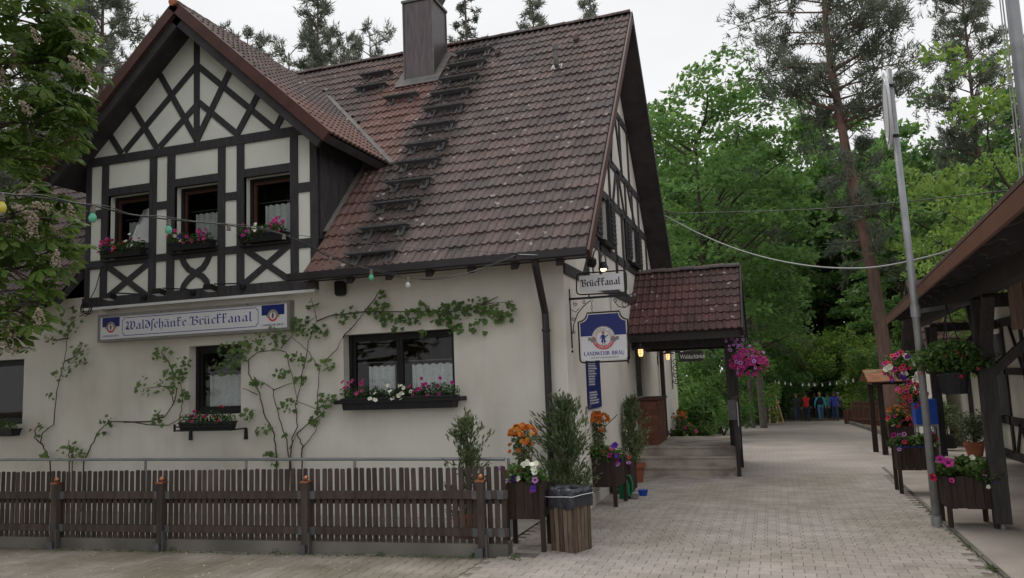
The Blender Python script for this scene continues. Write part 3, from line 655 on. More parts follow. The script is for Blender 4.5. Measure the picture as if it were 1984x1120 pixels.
# gutters, rafter ends, downpipe
for x0, x1 in ((onY(559, 530, YE - .1).x, XV + .0), (XL, DX - DHW - .08)):
    mb = MB(); prof = [(-.145, .02), (-.14, -.075), (-.12, -.095), (-.02, -.095), (0, -.075), (0, .0), (-.012, .0), (-.014, -.07), (-.03, -.083), (-.115, -.083), (-.13, -.065), (-.133, .02)]
    mb.prism([(x0, YE + y, ZE + .005 + z) for y, z in prof], (x1 - x0, 0, 0)); mb.build('gutter', MAT['gutter'], roof)
    x = x0 + .3
    while x < x1 - .2:
        mb = MB(); mb.prism([(x - .05, YE + .03, ZE - .06), (x - .05, YE + .03, ZE - .17), (x - .05, YF, ZE + .25), (x - .05, YF, ZE + .42)], (.1, 0, 0)); mb.build('rafter_end', MAT['soffit'], roof); x += .62
mb = MB(); pp = [onY(1036, 497, YE - .06), onY(1037, 512, YE - .04), onY(1056, 605, YF - .1), onY(1058, 640, YF - .1), onY(1066, 845, YF - .1)]; pp.append(Vector((pp[-1].x, pp[-1].y, 0.0)))
mb.tube(pp, .05, 10)
for q_ in (3, 4): mb.lathe([(.052, -.02), (.062, -.015), (.062, .015), (.052, .02)], pp[q_], 10)
mb.build('downpipe', MAT['gutter'], house, smooth=False)
# chimney
zt = onY(779, 8, CHY0).z
mb = MB(); mb.box(CHX0, CHX1, CHY0, CHY1, 7.4, zt); mb.build('chimney', MAT['chimney'], house)
chim = house
mb = MB(); mb.box(CHX0 - .035, CHX1 + .035, CHY0 - .035, CHY1 + .035, zt, zt + .05)
for sx in (CHX0 - .006, CHX1 + .006):
    for sy in (CHY0 - .006, CHY1 + .006): mb.box(sx - .012, sx + .012, sy - .012, sy + .012, 7.9, zt - .001)
mb.build('chimney_rim', MAT['lead'], house)
mb = MB(); mb.box(CHX0 + .08, CHX1 - .1, CHY0 + .1, CHY1 - .1, zt + .05, zt + .3); mb.build('chimney_pot', MAT['terracotta'], house)
mb = MB(); mb.prism([(CHX1 - .12, CHY0 + .03, zt + .06), (CHX1 + .0, CHY0 + .03, zt + .05), (CHX1 + .16, CHY0 + .03, zt + .3), (CHX1 - .12, CHY0 + .03, zt + .3)], (0, .5, 0)); mb.build('chimney_hood', MAT['lead'], house)
mb = MB(); mb.prism([RP(CHX0 - .16, (CHY0 - YE) / CP - .22, .055), RP(CHX1 + .16, (CHY0 - YE) / CP - .22, .055), RP(CHX1 + .16, (CHY1 - YE) / CP, .055), RP(CHX0 - .16, (CHY1 - YE) / CP, .055)], NR * .012); mb.build('chimney_flashing', MAT['flashing'], house)
# roof steps for the sweep
def roof_step(px0, py0, wd=0.80):
    x0, s0 = on_roof(px0, py0 + 11); mb = MB(); dp = .19; c = RP(x0, s0, .03)
    y0, z0 = c.y - dp, c.z + .02
    mb.box(x0, x0 + wd, y0 - .005, y0 + .008, z0 - .018, z0 + .008)
    mb.box(x0, x0 + wd, y0 + dp, y0 + dp + .008, z0 - .018, z0 + .008)
    for k in range(25): xx = x0 + k * (wd - .02) / 24; mb.box(xx, xx + .016, y0 + .009, y0 + dp - .001, z0 - .012, z0)
    for k in range(4): yy = y0 + .04 + k * .036; mb.box(x0 + .011, x0 + wd - .011, yy, yy + .006, z0 - .01, z0 - .003)
    for xx in (x0 + .12, x0 + wd - .15):
        mb.prism([(xx, y0 + .02, z0 - .036), (xx, y0 + dp, z0 - .036), (xx, y0 + dp - .06, z0 - .12)], (.03, 0, 0))
        mb.obox(RP(xx + .015, s0 - .08, .035), (.06, 0, 0), UPR * .14, NR * .012)
    mb.build('roof_step', MAT['step_metal'], house)
for p in ((680, 490), (705, 440), (730, 393), (755, 352), (773, 314), (790, 280), (808, 243), (828, 210), (841, 180), (858, 152), (873, 125), (888, 101)): roof_step(*p)
for p in ((704, 143), (694, 168), (750, 187)): roof_step(p[0], p[1], .72)
# vents
def vent(px, py):
    x, s = on_roof(px, py); mb = MB(); c = RP(x, s, .03); mb.obox(c, (.09, 0, 0), UPR * .09, NR * .01)
    mb.tube([c, c + UPR * -.01 + NR * .09 - UPR * .06], [.07, .055], 8); mb.build('vent_tile', MAT['tile'], house)
for p in ((1118, 80), (967, 107), (712, 153)): vent(*p)
x, s = on_roof(1080, 133); mb = MB(); c = RP(x, s, .03); mb.obox(c, (.1, 0, 0), UPR * .1, NR * .012); mb.tube([c, c + NR * .06, c + NR * .08 + Vector((0, 0, .06)), c + NR * .08 + Vector((0, 0, .3))], .045, 10)
mb.lathe([(.06, 0), (.06, .09), (.0001, .1)], c + NR * .08 + Vector((0, 0, .25)), 10); mb.build('vent_pipe', MAT['lead'], house)
# ================================================================== dormer front
def FP(px, py, d=0.0): return onY(px, py, YF + d)
def part(parent, name, label=None):
    o = bpy.data.objects.new(name, None); COL.objects.link(o); o.parent = parent; BASE[o.name] = base_of(parent)
    if label: o['label'] = label
    return o
def zavg(*ps): return sum(FP(*p).z for p in ps) / len(ps)
px_ = [(165, 330), (180, 324), (201, 321), (213, 320), (293, 308), (306, 305), (327, 302), (341, 300), (424.7, 287), (438, 285), (461, 282), (474.5, 280), (563.5, 266), (578, 266), (602, 300), (617, 300)]
PX = [FP(*p).x for p in px_]; PX[0] = DX - DHW; PX[-1] = DX + DHW
zTopLo, zTopHi = zavg((180, 324.5), (563, 265.7)), zavg((190, 305.5), (575, 247.5))
zHeadHi, zHeadLo = zavg((213, 367), (293, 356), (474, 328), (563, 316)), zavg((214, 380.4), (290, 372.3), (475, 344), (562, 332))
zSill = zavg((210, 504.6), (289, 497), (474, 477), (562, 466)); zRailLo = zavg((208, 519), (580, 478))
zBotHi, zBotLo = zavg((200, 580), (580, 538)), zavg((198, 597.7), (618, 559.2))
zM1, zM2 = zavg((305, 392), (327, 390)), zavg((305, 407), (327, 404.5)); zN1, zN2 = zavg((305, 493), (327, 491.5)), zavg((305, 507.7), (327, 505.8))
holes = [(PX[3], PX[4], zSill, zHeadLo), (PX[7], PX[8], zSill, zHeadLo), (PX[11], PX[12], zSill, zHeadLo)]
mb = MB(); wall_holes(mb, [DX - DHW, DX + DHW], [3.3, 5.85], holes, lambda u, z, d: Vector((u, YF - .006 + d, z)), 0.3)
mb.add([(DX - DHW, YF - .006, 5.85), (DX + DHW, YF - .006, 5.85), (DX + DHW, YF - .006, zd(DX + DHW) - .05), (DX, YF - .006, DZ - .1), (DX - DHW, YF - .006, zd(DX - DHW) - .05)], [(0, 1, 2, 3, 4)])
mb.build('dormer_infill', MAT['infill'], house)
def dbox(x0, x1, z0, z1, pr=.035, name='timber_beam'): m_ = MB(); m_.box(x0, x1, YF - pr, YF + .04, z0, z1); m_.build(name, MAT['timber'], house)
def dbar(p, q, w=.098, pr=.03, name='timber_brace'):
    a, b = FP(*p), FP(*q); a.y = b.y = YF + .005; m_ = MB(); m_.bar(a, b, 2 * pr + .012, w, up=Vector((0, 1, 0)).cross(b - a)); m_.build(name, MAT['timber'], house)
for i in range(0, 16, 2): dbox(PX[i], PX[i + 1], zBotHi - .01, zTopLo + .01, .034, 'timber_post')
dbox(DX - DHW - .03, DX + DHW, zTopLo, zTopHi, .038); dbox(DX - DHW - .02, DX + DHW, zBotLo, zBotHi, .05)
for a, b in ((3, 4), (7, 8), (11, 12)): dbox(PX[a], PX[b], zHeadLo, zHeadHi, .031); dbox(PX[a], PX[b], zRailLo, zSill, .031)
for a, b in ((5, 6), (9, 10)): dbox(PX[a], PX[b], zM2, zM1, .031); dbox(PX[a], PX[b], zN2, zN1, .031)
for a, b in ((1, 2), (13, 14)): dbox(PX[a], PX[b], zM2 - .02, zM1 - .0, .031); dbox(PX[a], PX[b], zN2 - .02, zN1, .031)
# braces of the gable triangle
m_ = MB(); m_.bar(FP(383, 60), FP(383, 268), .075, .10, up=(1, 0, 0)); m_.build('timber_post', MAT['timber'], house)
for k, (p, q) in enumerate([((380, 130), (243, 294)), ((380, 207), (311, 285)), ((387, 130), (535, 252)), ((387, 199), (464, 263)), ((312, 146), (383, 273)), ((259, 210), (306, 288)), ((216, 264), (237, 298)), ((454, 124), (383, 273)), ((509, 171), (460, 263)), ((554, 214), (535, 252))]):
    dbar(p, q, .10, .027 + .0012 * k)
# X braces below the first and third window, curved pair below the second
for k, (p, q) in enumerate([((209, 516), (289, 575)), ((291, 509), (209, 577)), ((475, 483), (563, 543)), ((563, 474), (475, 550))]): dbar(p, q, .10, .028 + .0015 * (k % 2))
def curved(pts, k):
    m_ = MB()
    P = [FP(*p) for p in pts]; Q = []
    for i in range(len(P) - 1):
        for t in range(3): Q.append(P[i].lerp(P[i + 1], t / 3))
    Q.append(P[-1]); L_, R_ = [], []
    for i, p in enumerate(Q):
        t = (Q[min(i + 1, len(Q) - 1)] - Q[max(0, i - 1)]).normalized(); s = Vector((-t.z, 0, t.x)) * .05; L_.append(p + s); R_.append(p - s)
    yy = YF - .028 - .0015 * k
    for i in range(len(Q) - 1):
        vs = [R_[i], R_[i + 1], L_[i + 1], L_[i]]; m_.prism([(v.x, yy, v.z) for v in vs], (0, .05, 0))
    m_.build('curved_brace', MAT['timber'], house)
curved([(354, 500), (359, 512), (367, 522), (380.6, 529.6), (394, 536), (402, 546), (405, 562)], 0)
curved([(408, 493), (403, 506), (395, 519), (380.6, 529.6), (367, 541), (358, 553), (354, 568)], 1)
# cheeks and ledge
for side in (-1, 1):
    m_ = MB(); X = DX + side * DHW
    m_.prism([(X, YF + .02, 3.3), (X, YF + .02, zd(X) - .16), (X, 12.9, zd(X) - .16), (X, 10.9, 4.6)], (-side * .12, 0, 0))
    m_.build('dormer_cheek', MAT['soffit'], house)
    for k in range(9):
        m_ = MB(); y0 = YF + .06 + k * .26; zb = ZE + (y0 - YE) * SP / CP
        if zb < zd(X) - .3: m_.box(X + (.001 if side > 0 else -.016), X + (.016 if side > 0 else -.001), y0, y0 + .25, zb, zd(X) - .17); m_.build('cheek_board', MAT['timber'], house)
m_ = MB(); m_.box(DX - DHW - .02, DX + DHW + .01, YF - .13, YF - .002, zBotLo - .045, zBotLo - .003); m_.build('white_ledge', MAT['white'], house)
m_ = MB(); a = DX + DHW; m_.bar((a + .02, YF + .12, ZE + (YF + .12 - YE) * SP / CP + .05), (a + .02, 11.7, ZE + (11.7 - YE) * SP / CP + .05), .14, .02, up=NR); m_.build('cheek_flashing', MAT['sign_grey'], house)

# ------------------------------------------------------------------ windows of the front
def lace(m_, x0, x1, z0, z1, y, folds=9, wav=.02):
    n = folds * 6
    for i in range(n):
        a, b = x0 + (x1 - x0) * i / n, x0 + (x1 - x0) * (i + 1) / n
        ya, yb = y + wav * math.sin(i * 2 * math.pi / 6), y + wav * math.sin((i + 1) * 2 * math.pi / 6)
        za = z1 + .012 * math.cos(i * 2 * math.pi / 6); zb = z1 + .012 * math.cos((i + 1) * 2 * math.pi / 6)
        m_.add([(a, ya, z0), (b, yb, z0), (b, yb, zb), (a, ya, za)], [(0, 1, 2, 3)])
def front_window(h, lab, sash_mat, mull, cz, cx, depth=.13, fw=.055):
    w = part(house, 'window', lab); x0, x1, z0, z1 = h; y0 = YF + depth
    m_ = MB()
    for a, b, c, d in ((x0, x0 + fw, z0, z1), (x1 - fw, x1, z0, z1), (x0 + fw, x1 - fw, z0, z0 + fw), (x0 + fw, x1 - fw, z1 - fw, z1)): m_.box(a, b, y0, y0 + .08, c, d)
    m_.build('frame', MAT['black'], w)
    edges = [x0 + fw] + mull + [x1 - fw]
    for i in range(len(edges) - 1):
        a, b = edges[i] + .002, edges[i + 1] - .002; s = .05; m_ = MB()
        for u0, u1, c, d in ((a, a + s, z0 + fw, z1 - fw), (b - s, b, z0 + fw, z1 - fw), (a + s, b - s, z0 + fw, z0 + fw + s), (a + s, b - s, z1 - fw - s, z1 - fw)): m_.box(u0, u1, y0 + .02, y0 + .07, c, d)
        m_.build('sash', sash_mat, w)
        m_ = MB(); m_.add([(a + s, y0 + .045, z0 + fw + s), (b - s, y0 + .045, z0 + fw + s), (b - s, y0 + .045, z1 - fw - s), (a + s, y0 + .045, z1 - fw - s)], [(0, 1, 2, 3)]); m_.build('pane', MAT['glass'], w)
    for a, b in cx:
        m_ = MB(); lace(m_, a, b, z0 + .03, cz, y0 + .10, max(4, int((b - a) * 9))); m_.build('curtain', MAT['curtain'], w)
        m_ = MB(); m_.tube([(a - .12, y0 + .12, cz + .06), (b + .06, y0 + .12, cz + .06)], .006, 6); m_.build('curtain_rod', MAT['galv'], w)
    return w
names = ['left dormer window, its sash tilted open', 'middle dormer window with lace curtain', 'right dormer window with lace curtain']
for k, h in enumerate(holes):
    x0, x1, z0, z1 = h; zc = zavg((350 if k < 2 else 520, 423 if k < 2 else 400), (350 if k < 2 else 520, 423 if k < 2 else 400)) if False else (z0 + (z1 - z0) * .6)
    w = front_window(h, names[k], MAT['frame_brown'], [], zc, [(x0 + .22, x1 - .08)])
    if k == 0:
        m_ = MB(); a, b, c, d = FP(261, 403, .05), FP(291, 400, .05), FP(289, 470, .05), FP(248, 466, .05)
        for v, yy in ((a, .24), (b, .10), (c, .10), (d, .10)): v.y = YF + yy
        m_.prism([a, d, c, b], (0, .02, 0)); m_.build('sash_reflection', MAT['sign_white'], w)  # tilted sash as a plain white panel, its sky reflection put in as colour
    m_ = MB(); m_.box(x0 - .03, x1 + .01, YF - .11, YF - .034, z0 - .04, z0 - .012); m_.build('sill', MAT['gutter'], w)
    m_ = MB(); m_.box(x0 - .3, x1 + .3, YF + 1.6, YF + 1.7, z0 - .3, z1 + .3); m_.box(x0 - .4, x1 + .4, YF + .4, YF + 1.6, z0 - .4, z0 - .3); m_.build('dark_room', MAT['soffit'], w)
x0, x1, z0, z1 = W1; mid = onY(770, 700, YF + .1).x
front_window((x0 + .0, x1, z0, z1), 'wide double window with lace curtains', MAT['black'], [mid], z0 + (z1 - z0) * .52, [(x0 + .28, mid - .12), (mid + .16, x1 - .1)], .16)
x0, x1, z0, z1 = W2
front_window(W2, 'narrow window half hidden by the vine', MAT['black'], [], z0 + (z1 - z0) * .56, [(x0 + .2, x1 - .1)], .16, .07)
front_window(W3, 'window at the left edge of the wall', MAT['black'], [], z0 + .3, [], .16)

# ------------------------------------------------------------------ lettering tools
GL = {
 'a': (.78, [[(.12, .85), (.36, 1), (.5, .85), (.5, .14), (.6, .02), (.7, .12)], [(.5, .66), (.13, .46), (.1, .16), (.26, .02), (.5, .22)]]),
 'c': (.6, [[(.5, .86), (.32, 1), (.12, .8), (.12, .2), (.3, .02), (.52, .16)]]),
 'd': (.72, [[(.02, 1.5), (.36, 1.28), (.56, .95), (.58, .3), (.34, .02), (.08, .22), (.08, .68), (.32, .96), (.52, .8)]]),
 'e': (.6, [[(.12, .44), (.48, .72), (.32, 1), (.12, .8), (.12, .2), (.3, .02), (.52, .16)]]),
 'h': (.74, [[(.02, 1.5), (.14, 1.62), (.14, .1), (.2, 0)], [(.14, .8), (.4, 1), (.57, .78), (.54, .05), (.3, -.4)]]),
 'k': (.66, [[(.04, 1.5), (.15, 1.62), (.15, .12), (.28, .02), (.42, .12)], [(.15, 1.45), (.36, 1.62), (.48, 1.45), (.2, 1.18)], [(-.02, .94), (.52, .98)]]),
 'l': (.44, [[(.02, 1.5), (.14, 1.62), (.14, .12), (.26, .02), (.38, .12)]]),
 'n': (.84, [[(0, .85), (.12, .97), (.12, .1), (.22, .0)], [(.12, .8), (.4, 1), (.53, .86), (.53, .14), (.62, .02), (.74, .12)]]),
 'r': (.58, [[(0, .85), (.12, .97), (.12, .12), (.24, .02)], [(.12, .8), (.36, 1), (.52, .86)]]),
 's': (.4, [[(.44, 1.45), (.28, 1.62), (.15, 1.42), (.15, -.3), (.06, -.5)]]),
 'u': (.84, [[(0, .85), (.12, .97), (.12, .16), (.28, .02), (.53, .22)], [(.45, .88), (.53, .97), (.53, .14), (.62, .02), (.74, .12)]]),
 'W': (1.3, [[(-.06, 1.15), (.1, 1.5), (.26, 1.25), (.2, .34), (.34, .02), (.6, .3), (.66, 1.05)], [(.42, 1.36), (.58, 1.5), (.7, 1.2), (.64, .3), (.84, .02), (1.08, .4), (1.12, 1.1), (.92, 1.48)], [(.1, .62), (-.04, .36), (.1, .1), (.3, .06)]]),
 'B': (1.06, [[(.26, 1.42), (.3, 1.5), (.3, .1)], [(-.06, 1.14), (.04, 1.5), (.4, 1.34), (.7, 1.52), (.86, 1.2), (.56, .9), (.4, .88)], [(.5, .9), (.8, .76), (.92, .36), (.62, .02), (.3, .16), (-.02, .02)]]),
}
DOT = [[(.14, 1.34), (.2, 1.26)], [(.44, 1.34), (.5, 1.26)]]
GL['ä'] = (GL['a'][0], GL['a'][1] + DOT); GL['ü'] = (GL['u'][0], GL['u'][1] + DOT); GL[' '] = (.5, [])
def nib_text(mb, text, o, u, v, n, h, nib=.2, mi=0, width=None):
    """broad-nib blackletter; o lower-left corner of the baseline, h x-height"""
    o, u, v, n = map(Vector, (o, u, v, n)); total = sum(GL[c][0] for c in text); sx = (width / (total * h)) if width else 1.0
    x = 0.0; k = 0; a = math.radians(38); nx, ny = math.cos(a) * nib / 2, math.sin(a) * nib / 2
    for c in text:
        adv, strokes = GL[c]
        for st in strokes:
            for (p, q) in zip(st[:-1], st[1:]):
                k += 1; off = n * (.0004 + .00004 * (k % 12))
                t = Vector((q[0] - p[0], q[1] - p[1])); t = t / max(t.length, 1e-6) * .03
                pts = [(p[0] - nx - t.x, p[1] - ny - t.y), (p[0] + nx - t.x, p[1] + ny - t.y), (q[0] + nx + t.x, q[1] + ny + t.y), (q[0] - nx + t.x, q[1] - ny + t.y)]
                mb.add([o + u * ((x + P[0]) * h * sx) + v * (P[1] * h) + off for P in pts], [(0, 1, 2, 3)], mi)
        x += adv
RO = {'L': (.68, [('T', .15)], [[(.15, .04), (.62, .04), (.62, .22)]]), 'A': (.82, [], [[(.08, 0), (.38, 1)], [(.2, .34), (.58, .34)]], [[(.38, 1), (.7, 0)]]),
      'N': (.9, [('t', .14), ('t', .72)], [], [[(.14, 1), (.72, 0)]]), 'D': (.86, [('T', .17)], [[(.17, .97), (.45, .96)], [(.17, .03), (.45, .04)]], [[(.45, .97), (.68, .75), (.72, .5), (.68, .25), (.45, .03)]]),
      'W': (1.12, [], [[(.28, 0), (.48, 1)], [(.74, 0), (.98, 1)]], [[(.04, 1), (.28, 0)], [(.48, 1), (.74, 0)]]), 'E': (.74, [('T', .17)], [[(.17, .97), (.62, .97), (.62, .8)], [(.17, .5), (.48, .5)], [(.17, .03), (.64, .03), (.64, .22)]]),
      'H': (.92, [('T', .17), ('T', .72)], [[(.17, .5), (.72, .5)]]), 'R': (.84, [('T', .17)], [[(.17, .97), (.42, .97)], [(.17, .5), (.42, .5)]], [[(.42, .97), (.58, .86), (.58, .62), (.42, .5)], [(.4, .5), (.74, 0)]]),
      'B': (.8, [('T', .17)], [[(.17, .97), (.42, .97)], [(.17, .52), (.44, .52)], [(.17, .03), (.44, .03)]], [[(.42, .97), (.56, .85), (.54, .64), (.42, .52)], [(.44, .52), (.64, .4), (.64, .16), (.44, .03)]]),
      'U': (.88, [], [[(.68, 1), (.68, .3), (.5, .03)]], [[(.17, 1), (.17, .28), (.32, .04), (.5, .03)]]), '-': (.5, [], [[(.1, .42), (.42, .42)]]), ' ': (.4, [], [])}
RO['Ä'] = (RO['A'][0], [], RO['A'][2] + [[(.22, 1.14), (.3, 1.14)], [(.46, 1.14), (.54, 1.14)]], RO['A'][3])
def roman(mb, text, o, u, v, n, h, width, mi=0):
    o, u, v, n = map(Vector, (o, u, v, n)); total = sum(RO[c][0] for c in text); sx = width / (total * h); x = 0; k = 0
    def seg(p, q, w):
        nonlocal k; k += 1; d = Vector((q[0] - p[0], q[1] - p[1])); d.normalize(); s = Vector((-d.y, d.x)) * w / 2; off = n * (.0004 + .00004 * (k % 10))
        mb.add([o + u * ((x + a) * h * sx) + v * (b * h) + off for a, b in ((p[0] - s.x, p[1] - s.y), (q[0] - s.x, q[1] - s.y), (q[0] + s.x, q[1] + s.y), (p[0] + s.x, p[1] + s.y))], [(0, 1, 2, 3)], mi)
    for c in text:
        g = RO[c]
        for kd, xs in g[1]:
            seg((xs, 0), (xs, 1), .2 if kd == 'T' else .09); seg((xs - .15, .03), (xs + .15, .03), .06); seg((xs - .15, .97), (xs + .15, .97), .06)
        for st in g[2]:
            for p, q in zip(st[:-1], st[1:]): seg(p, q, .08)
        for st in (g[3] if len(g) > 3 else []):
            for p, q in zip(st[:-1], st[1:]): seg(p, q, .19)
        x += g[0]
def sector(mb, c, u, v, n, r0, r1, a0, a1, off, mi=0, seg=28):
    c, u, v, n = map(Vector, (c, u, v, n)); P = lambda r, a: c + u * (r * math.cos(a)) + v * (r * math.sin(a)) + n * off
    for i in range(seg):
        a, b = a0 + (a1 - a0) * i / seg, a0 + (a1 - a0) * (i + 1) / seg
        if r0 < 1e-6: mb.add([P(0, a), P(r1, a), P(r1, b)], [(0, 1, 2)], mi)
        else: mb.add([P(r0, a), P(r1, a), P(r1, b), P(r0, b)], [(0, 1, 2, 3)], mi)
def flat(mb, pts, o, u, v, n, off, mi=0):
    o, u, v, n = map(Vector, (o, u, v, n)); mb.add([o + u * a + v * b + n * off for a, b in pts], [tuple(range(len(pts)))], mi)
def font_arc(text, c, u, v, n, r, size, a_mid, inward, off, mb, mi):
    cu = bpy.data.curves.new('t', 'FONT'); ob = bpy.data.objects.new('t', cu); COL.objects.link(ob); cu.size = size; cu.align_x = 'CENTER'
    step = size * .66 / r * (-1 if not inward else 1); a = a_mid - step * (len(text) - 1) / 2
    c, u, v, n = map(Vector, (c, u, v, n))
    for ch in text:
        cu.body = ch; me = bpy.data.meshes.new_from_object(ob); rad = u * math.cos(a) + v * math.sin(a); tan = -u * math.sin(a) + v * math.cos(a)
        ex, ey = (-tan, rad) if not inward else (tan, -rad)
        if len(me.polygons): mb.add([c + rad * r + ex * q.co.x + ey * q.co.y + n * off for q in me.vertices], [tuple(p.vertices) for p in me.polygons], mi)
        bpy.data.meshes.remove(me); a += step
    bpy.data.objects.remove(ob); bpy.data.curves.remove(cu)
def font_line(text, o, u, v, n, size, off, mb, mi, sx=1.0):
    cu = bpy.data.curves.new('t', 'FONT'); ob = bpy.data.objects.new('t', cu); COL.objects.link(ob); cu.size = size; cu.body = text
    me = bpy.data.meshes.new_from_object(ob); o, u, v, n = map(Vector, (o, u, v, n))
    mb.add([o + u * (q.co.x * sx) + v * q.co.y + n * off for q in me.vertices], [tuple(p.vertices) for p in me.polygons], mi)
    bpy.data.meshes.remove(me); bpy.data.objects.remove(ob); bpy.data.curves.remove(cu)
SIGNM = [MAT['sign_white'], MAT['sign_blue'], MAT['ink_gold'], MAT['ink_red'], MAT['ink_black'], MAT['ink_blue'], MAT['sign_grey']]
def emblem(mb, c, u, v, n, R, letters=False, off=.002):
    """round brewery badge: ring with upper and lower bands, ribbon ends and a small militiaman"""
    c, u, v, n = map(Vector, (c, u, v, n))
    sector(mb, c, u, v, n, 0, R * 1.04, 0, 2 * math.pi, off, 0); sector(mb, c, u, v, n, R * .66, R, .1, math.pi - .1, off + .001, 2 if not letters else 0)
    if letters: sector(mb, c, u, v, n, R * .97, R * 1.03, 0, math.pi, off + .0015, 2); sector(mb, c, u, v, n, R * .62, R * .67, 0, math.pi, off + .0015, 2)
    sector(mb, c, u, v, n, R * .66, R, math.pi + .25, 2 * math.pi - .25, off + .001, 3)
    for s in (-1, 1):
        flat(mb, [(s * R * .62, R * .0), (s * R * 1.1, R * .02), (s * R * 1.1, -R * .34), (s * R * .62, -R * .3)][::s], c, u, v, n, off + .0022, 2 if not letters else 6)
        flat(mb, [(s * R * 1.1, R * .1), (s * R * 1.42, R * .12), (s * R * 1.3, -R * .02), (s * R * 1.4, -R * .18), (s * R * 1.1, -R * .2)][::s], c, u, v, n, off + .0018, 2 if not letters else 6)
        flat(mb, [(s * R * .7, R * .02), (s * R * .98, R * .02), (s * R * .86, R * .2)][::s], c, u, v, n, off + .0026, 3)
    body = 5 if letters else 4
    flat(mb, [(-.16 * R, -.1 * R), (.12 * R, -.1 * R), (.14 * R, .28 * R), (-.14 * R, .28 * R)], c, u, v, n, off + .003, body)
    flat(mb, [(-.2 * R, -.38 * R), (-.02 * R, -.38 * R), (-.02 * R, -.1 * R), (-.14 * R, -.1 * R)], c, u, v, n, off + .003, body); flat(mb, [(.03 * R, -.38 * R), (.22 * R, -.38 * R), (.14 * R, -.1 * R), (.02 * R, -.1 * R)], c, u, v, n, off + .003, body)
    sector(mb, c + v * (.38 * R), u, v, n, 0, .09 * R, 0, 2 * math.pi, off + .0032, 2 if letters else 4, 10); flat(mb, [(-.2 * R, .44 * R), (.2 * R, .44 * R), (.04 * R, .58 * R), (-.04 * R, .58 * R)], c, u, v, n, off + .0034, 3 if letters else 4)
    flat(mb, [(.08 * R, .06 * R), (.44 * R, .3 * R), (.46 * R, .24 * R), (.12 * R, -.02 * R)], c, u, v, n, off + .0036, 4); flat(mb, [(-.18 * R, .24 * R), (-.1 * R, .28 * R), (-.26 * R, -.08 * R), (-.32 * R, -.04 * R)], c, u, v, n, off + .0036, body)
    if letters:
        for s in (-1, 1): flat(mb, [(s * .06 * R, -.38 * R), (s * .12 * R, -.38 * R), (s * .16 * R, -.62 * R), (s * .08 * R, -.62 * R)][::s], c, u, v, n, off + .003, 6)
        font_arc('LANDWEHR-BRÄU', c, u, v, n, R * .72, R * .26, math.pi / 2, False, off + .003, mb, 2); font_arc('REICHELSHOFEN', c, u, v, n, R * .9, R * .25, 1.5 * math.pi, True, off + .003, mb, 0)

# ------------------------------------------------------------------ long sign board
U, V, N = Vector((1, 0, 0)), Vector((0, 0, 1)), Vector((0, -1, 0))
sy = YF - .13
sx0, sx1 = onY(189, 640, sy).x, onY(561, 605, sy).x; sz0 = (onY(189, 668, sy).z + onY(561, 635, sy).z) / 2; sz1 = (onY(189, 613, sy).z + onY(561, 578, sy).z) / 2
sign = thing('inn_sign_board', 'long white sign board with blue blackletter inn name under the dormer', 'sign', ((sx0 + sx1) / 2, sy, sz0))
fw = .045; m_ = MB(); m_.box(sx0, sx1, sy, YF - .002, sz0, sz0 + fw); m_.box(sx0, sx1, sy, YF - .002, sz1 - fw, sz1); m_.box(sx0, sx0 + fw, sy, YF - .002, sz0 + fw, sz1 - fw); m_.box(sx1 - fw, sx1, sy, YF - .002, sz0 + fw, sz1 - fw); m_.build('frame', MAT['sign_grey'], sign)
ps = sy + .012; m_ = MB(); m_.box(sx0 + fw, sx1 - fw, ps, ps + .03, sz0 + fw, sz1 - fw); m_.build('panel', MAT['sign_white'], sign)
O = Vector((sx0 + fw, ps, sz0 + fw)); SW, SH = sx1 - sx0 - 2 * fw, sz1 - sz0 - 2 * fw
b0, b1, bz0, bz1 = SW * .128, SW * .855, SH * .12, SH * .90; nt_ = .035
m_ = MB(); bord = [(b0 + nt_, bz0), (b1 - nt_, bz0), (b1 - nt_ * .9, bz0 + nt_ * .9), (b1, bz0 + nt_), (b1, bz1 - nt_), (b1 - nt_ * .9, bz1 - nt_ * .9), (b1 - nt_, bz1), (b0 + nt_, bz1), (b0 + nt_ * .9, bz1 - nt_ * .9), (b0, bz1 - nt_), (b0, bz0 + nt_), (b0 + nt_ * .9, bz0 + nt_ * .9)]
for i in range(12):
    p, q = Vector(bord[i]), Vector(bord[(i + 1) % 12]); d = (q - p).normalized(); s = Vector((-d.y, d.x)) * .005; e = d * .004
    flat(m_, [tuple(p - s - e), tuple(q - s + e), tuple(q + s + e), tuple(p + s - e)], O, U, V, N, .001 + .0001 * (i % 2))
m_.build('border', MAT['ink_blue'], sign)
m_ = MB(); nib_text(m_, 'Waldschänke', O + U * (b0 + SW * .022) + V * (SH * .37), U, V, N, SH * .24, .19, 0, SW * .335); nib_text(m_, 'Brückkanal', O + U * (b0 + SW * .375) + V * (SH * .37), U, V, N, SH * .24, .19, 0, SW * .325); m_.build('lettering', MAT['ink_blue'], sign)
for fx0, fx1 in ((.012, .112), (.872, .985)):
    m_ = MB(); a, b = SW * fx0, SW * fx1; flat(m_, [(a, SH * .55), (b, SH * .55), (b, SH * .97), (a, SH * .97)], O, U, V, N, .001, 1)
    emblem(m_, O + U * ((a + b) / 2) + V * (SH * .52), U, V, N, SH * .235); roman(m_, 'LANDWEHR-BRÄU', O + U * (a + .004) + V * (SH * .1), U, V, N, SH * .085, b - a - .01, 4); m_.build('brewery_emblem', SIGNM, sign)
for i in range(7):
    m_ = MB(); xx = sx0 + .2 + i * (sx1 - sx0 - .4) / 6; m_.lathe([(.008, 0), (.008, .006), (.001, .008)], (xx, sy - .001, sz1 - fw / 2), 6, ax=(0, -1, 0)); m_.build('screw', MAT['ink_black'], sign)
